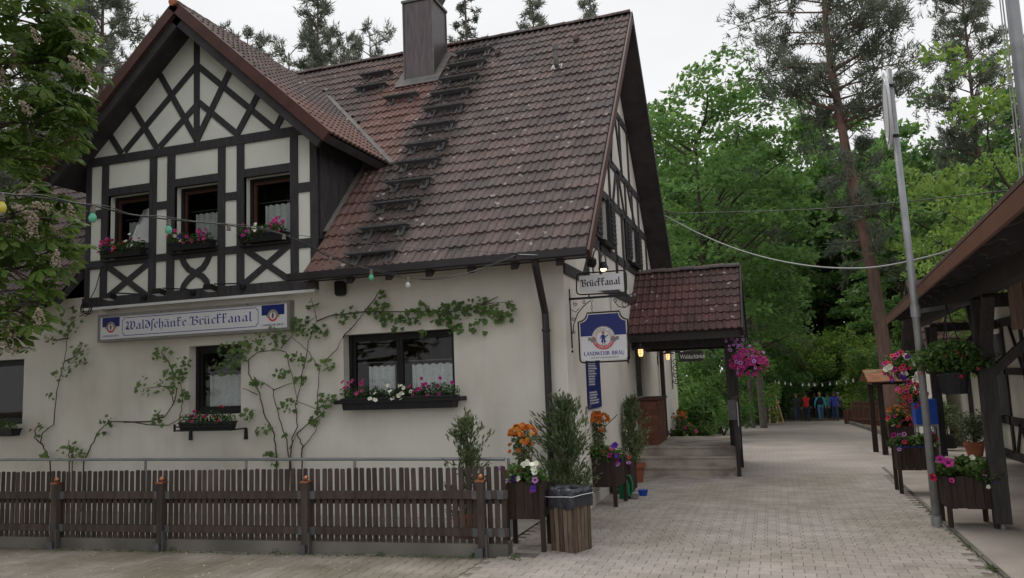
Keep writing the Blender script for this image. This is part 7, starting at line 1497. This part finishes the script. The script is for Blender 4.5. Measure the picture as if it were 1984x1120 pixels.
# ------------------------------------------------------------------ spruce with dead hanging twigs
Ys = 38.0; sp_ = thing('bare_spruce', 'spruce with grey trunk and dead drooping lower branches beside the path', 'tree', Vector((onY(1478, 800, Ys).x, Ys, gz(Ys)))); sx = sp_.location.x
m_ = MB(); ztp = onY(1472, 250, Ys).z; m_.tube([(sx, Ys, gz(Ys) - .2), (sx - .1, Ys, ztp * .5), (sx - .15, Ys, ztp)], [.17, .13, .04], 8, caps=False); m_.tube([(sx - .5, Ys + .6, gz(Ys) - .2), (sx - .45, Ys + .6, ztp * .8)], [.12, .05], 8, caps=False); m_.build('trunk', MAT['bark_grey'], sp_, True)
m_ = MB(); tw = []
for k in range(95):
    z = gz(Ys) + 3.4 + (onY(1478, 430, Ys).z - gz(Ys) - 2.4) * rng.random() ** .8; a = rng.uniform(0, 6.28); L = rng.uniform(1.3, 3.4); d = np.array([math.cos(a), math.sin(a), 0]); s = np.array([sx - .08, Ys, z]); pts = [s + d * L * t + np.array([0, 0, .15 * L * t - .62 * L * t * t]) for t in np.linspace(0, 1, 6)]
    m_.tube(pts, [.022, .018, .014, .010, .007, .004], 4, caps=False)
    for _ in range(26):
        t = rng.uniform(.25, 1); p = s + d * L * t + np.array([0, 0, .15 * L * t - .62 * L * t * t]); q = p + np.array([rng.normal(0, .12), rng.normal(0, .12), -rng.uniform(.15, .6)]); e = np.array([.006, .003, 0]); tw.append([p - e, p + e, q])
m_.build('dead_branch', MAT['deadtwig'], sp_); b = np.array(sp_.location); put('dead_twigs', quads_mesh('dead_twigs', np.array(tw) - b, 3, MAT['deadtwig']), sp_, Matrix.Translation(sp_.location))
_, tv3 = pine_parts([(sx, Ys, 0), (sx - .15, Ys, ztp)], onY(1478, 470, Ys).z, 2.4, 46, lambda u: 1.0 - .8 * u, up=-.05, droop=.25, per=10, L=.2, w=.015); put('crown', quads_mesh('crown', tv3 - b, 3, MAT['needle_dark']), sp_, Matrix.Translation(sp_.location))
# ------------------------------------------------------------------ trees behind the inn
G2 = 'trees behind the inn'
tree_at(P0, 205, -120, 34, 'big pine left behind the dormer gable', name='pine_tree', group=G2, wide=.95); tree_at(P1_, 120, -60, 44, 'pine behind the chestnut branches', name='pine_tree', group=G2); tree_at(P0, 478, 62, 46, 'round topped pine right of the dormer ridge', name='pine_tree', group=G2, wide=.85, rot=1.0); tree_at(P1_, 612, -45, 44, 'tall bushy pine left of the chimney', name='pine_tree', group=G2, wide=1.0); tree_at(P2_, 722, 55, 46, 'thin sparse pine top just left of the chimney', name='pine_tree', group=G2, wide=.7)
tree_at(SPR, 908, -70, 46, 'spruce top just right of the chimney', name='spruce_tree', group=G2, wide=1.05); tree_at(P1_, 1032, -15, 48, 'pine top above the middle of the ridge', name='pine_tree', group=G2, wide=.85); tree_at(P1_, 1128, -15, 50, 'small pine top near the right end of the ridge', name='pine_tree', group=G2, wide=.75)
tree_at(P2_, 560, 92, 50, 'low pine behind the ridge beside the dormer', name='pine_tree', group=G2); tree_at(P1_, 300, 30, 46, 'slim pine tip left of the dormer apex', name='pine_tree', group=G2, wide=.6); tree_at(P0, 660, 75, 52, 'low pine crown left of the chimney', name='pine_tree', group=G2, wide=.7)
for i, (px, ty, Y) in enumerate(((-60, 40, 40), (20, 150, 50), (90, 190, 58), (-150, 60, 52), (40, 230, 66), (160, 190, 60), (-30, 200, 72))): tree_at((P1_, P2_, P0)[i % 3], px, ty, Y, 'pine in the wood behind the left roof slope', name='pine_tree', group='pines behind the left roof slope', wide=.95)
for i, (px, ty, Y) in enumerate(((10, 280, 44), (90, 290, 48), (-80, 260, 46))): tree_at((D0, D2, D1)[i], px, ty, Y, 'broadleaf tree low behind the left roof slope', group='broadleaf trees behind the left roof slope', wide=.9)
# ------------------------------------------------------------------ horse chestnut hanging in from the left
def chest_leaf():
    m_ = MB()
    for k, (an, L) in enumerate(((0, 1.0), (.72, .92), (-.72, .92), (1.45, .7), (-1.45, .7), (2.1, .45), (-2.1, .45))):
        c, s = math.sin(an), math.cos(an); w = .21 * L; prof = [(0, 0, 0), (.45, .6, -.05), (.78, 1.0, -.16), (1.0, 0, -.34)]
        f = lambda t, side, dz: (c * L * t + s * side * w, s * L * t - c * side * w, dz * L - .02 * k)
        m_.add([f(0, 0, 0), f(.4, -.55, -.07), f(.74, -1, -.19), f(1, 0, -.32), f(.74, 1, -.19), f(.4, .55, -.07), f(.45, 0, -.01), f(.76, 0, -.10)], [(0, 6, 1), (1, 6, 7, 2), (2, 7, 3), (0, 5, 6), (6, 5, 4, 7), (7, 4, 3)])
    return m_
CLm = chest_leaf(); CL = CLm.mesh('leaf', MAT['leaf_chest'])
ch = thing('horse_chestnut', 'flowering horse chestnut reaching in from the left edge', 'tree', (-11.0, 5.8, 0)); m_ = MB(); m_.tube([(-11, 5.8, -.2), (-10.95, 5.8, 1.8), (-10.7, 5.85, 4.2), (-10.5, 5.9, 6.5)], [.26, .22, .16, .06], 10, caps=False)
blobs = [(20, 50, 6.0, .62), (95, 40, 6.2, .5), (40, 140, 6.0, .6), (118, 120, 6.3, .45), (55, 235, 6.0, .55), (128, 205, 6.4, .40), (20, 300, 6.0, .42), (95, 270, 6.3, .30), (25, 420, 5.8, .5), (85, 425, 6.0, .36), (25, 520, 5.8, .48), (80, 510, 6.0, .34), (20, 610, 5.8, .33), (70, 585, 6.0, .24), (35, 660, 5.9, .2), (150, 80, 6.4, .28), (115, 470, 6.2, .22), (95, 380, 6.1, .28),
         (-110, 80, 6, .9), (-120, 260, 5.8, .9), (-110, 450, 5.7, .8), (-120, 620, 5.6, .6), (-300, 150, 5.8, 1.3), (-300, 400, 5.6, 1.2), (-60, -150, 6.2, 1.2), (100, -130, 6.6, .8), (-250, -250, 6.3, 1.5), (-480, 100, 6, 1.6), (-450, 450, 5.5, 1.4)]
leaves = []
for i, (px, py, Y, r) in enumerate(blobs):
    c = np.array(onY(px, py, Y)); n = int((60 if i < 18 else 40) * (r / .5) ** 2 * (.62 if i < 18 else .5)); P = blob(c, (r, r * 1.1, r * .8), n, .3)
    limb_tube(m_, (-10.7, 5.85, min(max(c[2] - .4, 2.2), 6.0)), c, .05, .012, .1)
    for k in range(5 if i < 18 else 2): limb_tube(m_, c + rng.normal(0, .05, 3), P[rng.integers(n)], .012, .005, .1, 4, 4)
    for p in P:
        d = p - c; d[2] *= .3; d = d + rng.normal(0, .25, 3); nz_ = unit(np.array([rng.normal(0, .35) + d[0] * .5, rng.normal(0, .35) + d[1] * .3, 1.0])); ay = unit(d - nz_ * d.dot(nz_)); ax = np.cross(ay, nz_); s = rng.uniform(.15, .235); leaves.append((i < 18 and inview(p) if False else i < 18, frame_M(tuple(p), tuple(ax * s), tuple(ay * s), tuple(nz_ * s))))
m_.build('trunk', MAT['bark'], ch, True)
vis_l = [M for v, M in leaves if v]; random.shuffle(vis_l); hid = vis_l[285:] + [M for v, M in leaves if not v]
for M in vis_l[:285]: put('leaf', CL, ch, M)
o = join_tiles(hid, ch, MAT['leaf_chest'], np.array(CLm.v), CLm.f); o.name = 'leaf'; o.data.name = 'leaf'
Cu = np.concatenate([blob((x, y, z), (r, r, r * .6), int(260 * r * r), .1) for x, y, z, r in ((-13, 3.5, 8.2, 3.2), (-14.5, 6.5, 7.5, 2.6), (-10.5, -.5, 7.5, 2.6), (-16, 2, 6.5, 3.0), (-13.5, 8.2, 6.0, 1.6), (-15, 4, 4.0, 2.4))]); put('upper_crown', quads_mesh('upper_crown', leaf_quads(Cu, .26, .6) - np.array(base_of(ch)), 4, MAT['leaf_chest']), ch, Matrix.Translation(base_of(ch)))
MAT['panicle'] = material('panicle', (.36, .30, .235), .8, .25, 60, rnd=.2); m_ = MB()
for k in range(70):
    u = rng.random(); a = rng.uniform(0, 6.28); r = .06 * (1.05 - u * .85); c = Vector((r * math.cos(a), r * math.sin(a), .24 * u)); q = .013 * rng.uniform(.7, 1.3); m_.add([c + Vector(v) * q for v in ((1, 0, 0), (-1, 0, 0), (0, 1, 0), (0, -1, 0), (0, 0, 1), (0, 0, -1))], [(0, 2, 4), (2, 1, 4), (1, 3, 4), (3, 0, 4), (2, 0, 5), (1, 2, 5), (3, 1, 5), (0, 3, 5)])
pan = m_.mesh('flower_panicle', MAT['panicle'])
for px, py in ((61, 212), (6, 160), (8, 195), (170, 72), (161, 128), (2, 35), (177, 152), (77, 76), (30, 130), (77, 402), (58, 440), (106, 508), (74, 617), (29, 650), (19, 577), (69, 350), (138, 420), (6, 485), (35, 675), (100, 395), (45, 470), (12, 450), (62, 452), (120, 445)):
    p = onY(px, py + 10, 5.75 if px < 120 else 6.1); put('flower_panicle', pan, ch, Matrix.Translation(p) @ Matrix.Rotation(rng.normal(.5, .5), 4, 'X') @ Matrix.Rotation(rng.normal(0, .4), 4, 'Y') @ Matrix.Scale(rng.uniform(.75, 1.1), 4))
# ================================================================== people walking away into the wood
def person(lab, px, Y, hgt, top_c, leg_c, hair_c, stride=1, skin=(.45, .27, .19), head_dy=0.0, shoe=(.02, .02, .02), bald=False, arm=1.0, sleeve=None, wide=1.0):
    q = onY(px, 818, Y); gx, g0 = q.x, gz(Y); s = hgt; t = None
    J = {}; ed_ = []; rad = {}
    def jn(n, x, y, z, r, par=None, ry=None): J[n] = (x, y, z); rad[n] = (r, ry or r); (ed_.append((par, n)) if par else None)
    st = .085 * stride
    jn('pel', 0, 0, .525, .082 * wide, None, .062); jn('sp', 0, 0, .62, .078 * wide, 'pel', .058); jn('ch', 0, .0, .73, .095 * wide, 'sp', .064); jn('nb', 0, .0, .825, .045, 'ch'); jn('nk', 0, .006, .86, .03, 'nb'); jn('h0', 0, .012, .895, .042, 'nk', .05); jn('h1', 0, .014, .94, .047, 'h0', .056); jn('h2', 0, .010, .975, .034, 'h1', .042)
    for k, sg in (('l', -1), ('r', 1)):
        sw = st * sg
        jn('s' + k, sg * .098 * wide, 0, .79, .042, 'ch'); jn('e' + k, sg * .150 * wide, -sw * .5 - .01, .64, .033, 's' + k); jn('w' + k, sg * .165 * wide, -sw * 1.1 + .02, .51, .024, 'e' + k); jn('p' + k, sg * .167 * wide, -sw * 1.2 + .028, .47, .021, 'w' + k, .012)
        for fi, (dx, dz) in enumerate(((-.012, -.040), (-.004, -.046), (.004, -.044), (.012, -.036))): jn('f%d' % fi + k, sg * .166 * wide + dx * .9, -sw * 1.2 + .036 + .004 * fi, .47 + dz, .0055, 'p' + k)
        jn('t' + k, sg * .145 * wide, -sw * 1.2 + .045, .453, .006, 'p' + k)
        jn('hp' + k, sg * .048 * wide, 0, .49, .06, 'pel'); jn('kn' + k, sg * .052, sw * .9 + .01, .285, .043, 'hp' + k); jn('an' + k, sg * .05, sw * 1.5 - .02, .055, .027, 'kn' + k); jn('to' + k, sg * .058, sw * 1.5 + .055, .022, .022, 'an' + k)
    names = list(J); me = bpy.data.meshes.new('person'); me.from_pydata([tuple(v * s for v in J[n]) for n in names], [(names.index(a), names.index(b)) for a, b in ed_], [])
    ob = bpy.data.objects.new('person', me); COL.objects.link(ob); md = ob.modifiers.new('skin', 'SKIN'); md.use_smooth_shade = True
    for i, n in enumerate(names): v = me.skin_vertices[0].data[i]; v.radius = (rad[n][0] * s, rad[n][1] * s); v.use_root = (n == 'pel')
    ob.modifiers.new('sub', 'SUBSURF').levels = 1
    dg = bpy.context.evaluated_depsgraph_get(); dg.update(); ev = ob.evaluated_get(dg); m2 = bpy.data.meshes.new_from_object(ev); bpy.data.objects.remove(ob)
    m2.name = 'person'; m2.materials.clear()
    mk = lambda nm, c, r=.85: material(nm, c, r, .12, 12)
    for m in (mk('jacket', top_c), mk('trousers', leg_c), mk('skin', skin, .6), mk('shoe', shoe), mk('sleeve', sleeve or top_c)): m2.materials.append(m)
    for p in m2.polygons:
        x, y, z = (c / s for c in p.center); ax = abs(x)
        arm_ = ax > .105 * wide and z < .80 and z > .40 and ax > .085 * wide + (.8 - z) * .06
        p.use_smooth = True
        p.material_index = 2 if (z > .845 or (arm_ and z < .505)) else 4 if (arm_) else 0 if z > .505 else 3 if z < .045 else 1
    o = put('person', m2, None, Matrix.Translation((gx, Y, g0 + .004))); tag(o, lab, 'person', 'people walking into the wood'); BASE[o.name] = Vector((0, 0, 0))
    # hair cap
    b = MB(); hm = material('hair', hair_c, .7, .2, 40); n1, n2 = 12, 7; vs = []
    c0 = np.array([0, .008, .945]) * s
    for j in range(n2 + 1):
        th = (.62 if not bald else .5) * math.pi * j / n2
        for i in range(n1): a = 2 * math.pi * i / n1; back = max(0, -math.sin(a)); tt = th * (1 + .25 * back); vs.append(c0 + np.array([.052 * math.sin(tt) * math.cos(a), .060 * math.sin(tt) * math.sin(a), .054 * math.cos(tt)]) * s * (1 + .03 * rng.normal()))
    b.add(vs, [(j * n1 + i, j * n1 + (i + 1) % n1, (j + 1) * n1 + (i + 1) % n1, (j + 1) * n1 + i) for j in range(n2) for i in range(n1)]); hme = b.mesh('hair', hm, True); h = bpy.data.objects.new('hair', hme); COL.objects.link(h); h.parent = o
    # face on the far side of the head
    b = MB()
    for sx_ in (-1, 1): b.ball((sx_ * .018 * s, .064 * s, .945 * s), .005 * s, 6, 4); b.ball((sx_ * .050 * s, .012 * s, .935 * s), .011 * s, 6, 4)
    b.lathe([(.001, 0), (.008 * s, .004 * s), (.005 * s, .028 * s)], (0, .064 * s, .915 * s), 6); b.box(-.014 * s, .014 * s, .058 * s, .064 * s, .898 * s, .902 * s); fme = b.mesh('face_features', m2.materials[2]); f = bpy.data.objects.new('face_features', fme); COL.objects.link(f); f.parent = o
    return o, Vector((gx, Y, g0))
HP = 1.64
person('person in dark jacket and jeans walking at the left of the group', 1546, 48, HP * .98, (.05, .055, .055), (.06, .075, .14), (.22, .13, .08), 1, shoe=(.6, .6, .6))
person('person in red vest over black sleeves walking second from the left', 1565, 48, HP, (.70, .04, .05), (.04, .05, .09), (.05, .03, .025), -1, sleeve=(.015, .013, .015), wide=1.06)
o3, b3 = person('person in light blue jacket and jeans walking in the middle', 1592, 48, HP * 1.0, (.10, .55, .72), (.11, .21, .42), (.42, .30, .20), 1, shoe=(.25, .08, .06), wide=1.05)
person('person in dark blue jacket walking at the right', 1620, 47.7, HP, (.06, .08, .42), (.05, .07, .14), (.06, .045, .04), -1, wide=1.08)
person('person in green top half hidden between the blue jackets', 1608, 51.5, HP * .98, (.08, .32, .18), (.04, .05, .09), (.05, .04, .04), 1)
person('person in beige jacket half hidden behind the dark blue jacket', 1628, 51, HP, (.30, .28, .18), (.03, .03, .05), (.30, .27, .22), 1, wide=1.05)
person('person in dark coat half hidden behind the light blue jacket', 1582, 53, HP * .97, (.018, .022, .03), (.02, .02, .03), (.04, .03, .03), -1)
# rucksack
c = b3 + Vector((0, -.10, HP * .70)); m_ = MB(); prof = [(.001, -.22), (.13, -.2), (.16, -.1), (.15, .08), (.11, .18), (.05, .22), (.001, .225)]
m_.lathe(prof, c, 14); m_.v = [(x, c.y + (y - c.y) * .55, z) for x, y, z in m_.v]; o = m_.build('backpack', material('backpack', (.018, .02, .025), .7, .2, 10), loc=c, smooth=True); tag(o, 'black backpack on the person in the light blue jacket', 'backpack')
for sx_ in (-1, 1): m_ = MB(); m_.tube([c + Vector((sx_ * .09, .02, .16)), c + Vector((sx_ * .13, .06, .24)), c + Vector((sx_ * .12, .14, .2))], .014, 5); m_.build('strap', o.data.materials[0], o)
m_ = MB(); m_.box(c.x - .08, c.x + .08, c.y - .105, c.y - .08, c.z - .16, c.z - .02); m_.build('pocket', o.data.materials[0], o)
# ================================================================== wires and bulbs
MAT['bulb_green'] = material('bulb_green', (.10, .42, .27), .2, .05, 5, spec=.6); MAT['bulb_clear'] = material('bulb_clear', (.55, .56, .55), .1, 0, spec=.8); MAT['bulb_yellow'] = material('bulb_yellow', (.6, .5, .08), .2, 0, spec=.6); MAT['socket'] = material('socket', (.16, .15, .12), .6, .2, 20)
def smooth_pts(P, n=6):
    P = [np.array(p) for p in P]; Q = []
    for i in range(len(P) - 1):
        p0, p1, p2, p3 = P[max(i - 1, 0)], P[i], P[i + 1], P[min(i + 2, len(P) - 1)]
        for k in range(n):
            t = k / n; Q.append(.5 * (2 * p1 + (p2 - p0) * t + (2 * p0 - 5 * p1 + 4 * p2 - p3) * t * t + (-p0 + 3 * p1 - 3 * p2 + p3) * t ** 3))
    Q.append(P[-1]); return Q
pxs = [(-160, 352), (0, 374), (90, 385), (180, 399), (250, 415), (325, 425), (440, 436), (550, 455), (640, 498), (718, 523), (790, 538), (850, 540), (930, 522), (1006, 492)]
def dep(px): return 3.0 + (9.55 - 3.0) * ((px + 160) / 1166) ** 1.25
sl = thing('string_lights', 'sagging cable with green and clear bulbs across the front of the inn', 'string lights', onY(640, 500, dep(640)))
P = smooth_pts([onY(a, b_, dep(a)) for a, b_ in pxs]); m_ = MB(); m_.tube(P, .0065, 5); m_.tube([p + np.array([0, .01, .012 + .01 * math.sin(i * .7)]) for i, p in enumerate(P)], .0035, 4); m_.build('cable', MAT['wire'], sl)
for (px, py, kd) in ((4, 376, 'bulb_yellow'), (180, 400, 'bulb_green'), (327, 426, 'bulb_green'), (443, 437, None), (550, 455, None), (640, 498, None), (719, 523, 'bulb_green'), (790, 538, 'bulb_clear')):
    p = onY(px, py, dep(px)); m_ = MB(); m_.lathe([(.008, .004), (.017, 0), (.018, -.035), (.021, -.038), (.021, -.046), (.015, -.047)], p, 10); m_.build('socket', MAT['socket'], sl, smooth=False)
    if kd: m_ = MB(); m_.lathe([(.013, -.045), (.016, -.055), (.027, -.075), (.0295, -.092), (.024, -.111), (.012, -.121), (.0005, -.123)], p, 14); m_.build('bulb', MAT[kd], sl, smooth=True)
def cable(lab, pts, r, mat, n=8, name='cable'):
    m_ = MB(); P = smooth_pts(pts, n); m_.tube(P, r, 5); o = m_.build(name, MAT[mat], loc=P[len(P) // 2]); return tag(o, lab, 'cable')
ee = EP(10.6, 0, 2.9)
pts_c = [onY(1289, 418, 17.2), onY(1360, 455, 16.2), onY(1450, 490, 15), onY(1560, 514, 13.8), onY(1680, 519, 12.8), onY(1800, 497, 11.9), onY(1878, 470, 11.2)]; cable('light grey cable sagging from the gable to the shelter fascia', pts_c, .012, 'wire_light')
cable('thin dark wire stretched from the gable to the upper right', [onY(1289, 414, 17), onY(1600, 404, 15), onY(1984, 366, 12), onY(2100, 350, 11)], .008, 'wire'); cable('thin wire running along the front gutter', [onY(545, 452, 9.3), onY(800, 480, 9.4), onY(1000, 490, 9.45)], .004, 'wire')
cable('bare cable loop from gutter to the house corner', [onY(1005, 493, 9.45), onY(1040, 494, 9.5), onY(1085, 496, 9.9)], .006, 'wire_light')
fs = thing('far_string_lights', 'string of small white bulbs across the far end of the path', 'string lights', onY(1580, 742, 44)); P = smooth_pts([onY(a, b_, 44) for a, b_ in ((1470, 728), (1500, 736), (1540, 741), (1580, 742), (1625, 738), (1660, 733), (1695, 726))]); m_ = MB(); m_.tube(P, .012, 4); m_.build('cable', MAT['wire'], fs)
for px, py in ((1502, 737), (1509, 738), (1521, 739), (1532, 741), (1555, 742), (1567, 742), (1578, 742), (1593, 742), (1608, 740), (1621, 739), (1639, 736), (1653, 734), (1668, 731)):
    p = onY(px, py, 44); m_ = MB(); m_.lathe([(.02, .0), (.025, -.06), (.05, -.12), (.04, -.17), (.001, -.19)], p, 8); m_.build('bulb', MAT['sign_white'], fs)
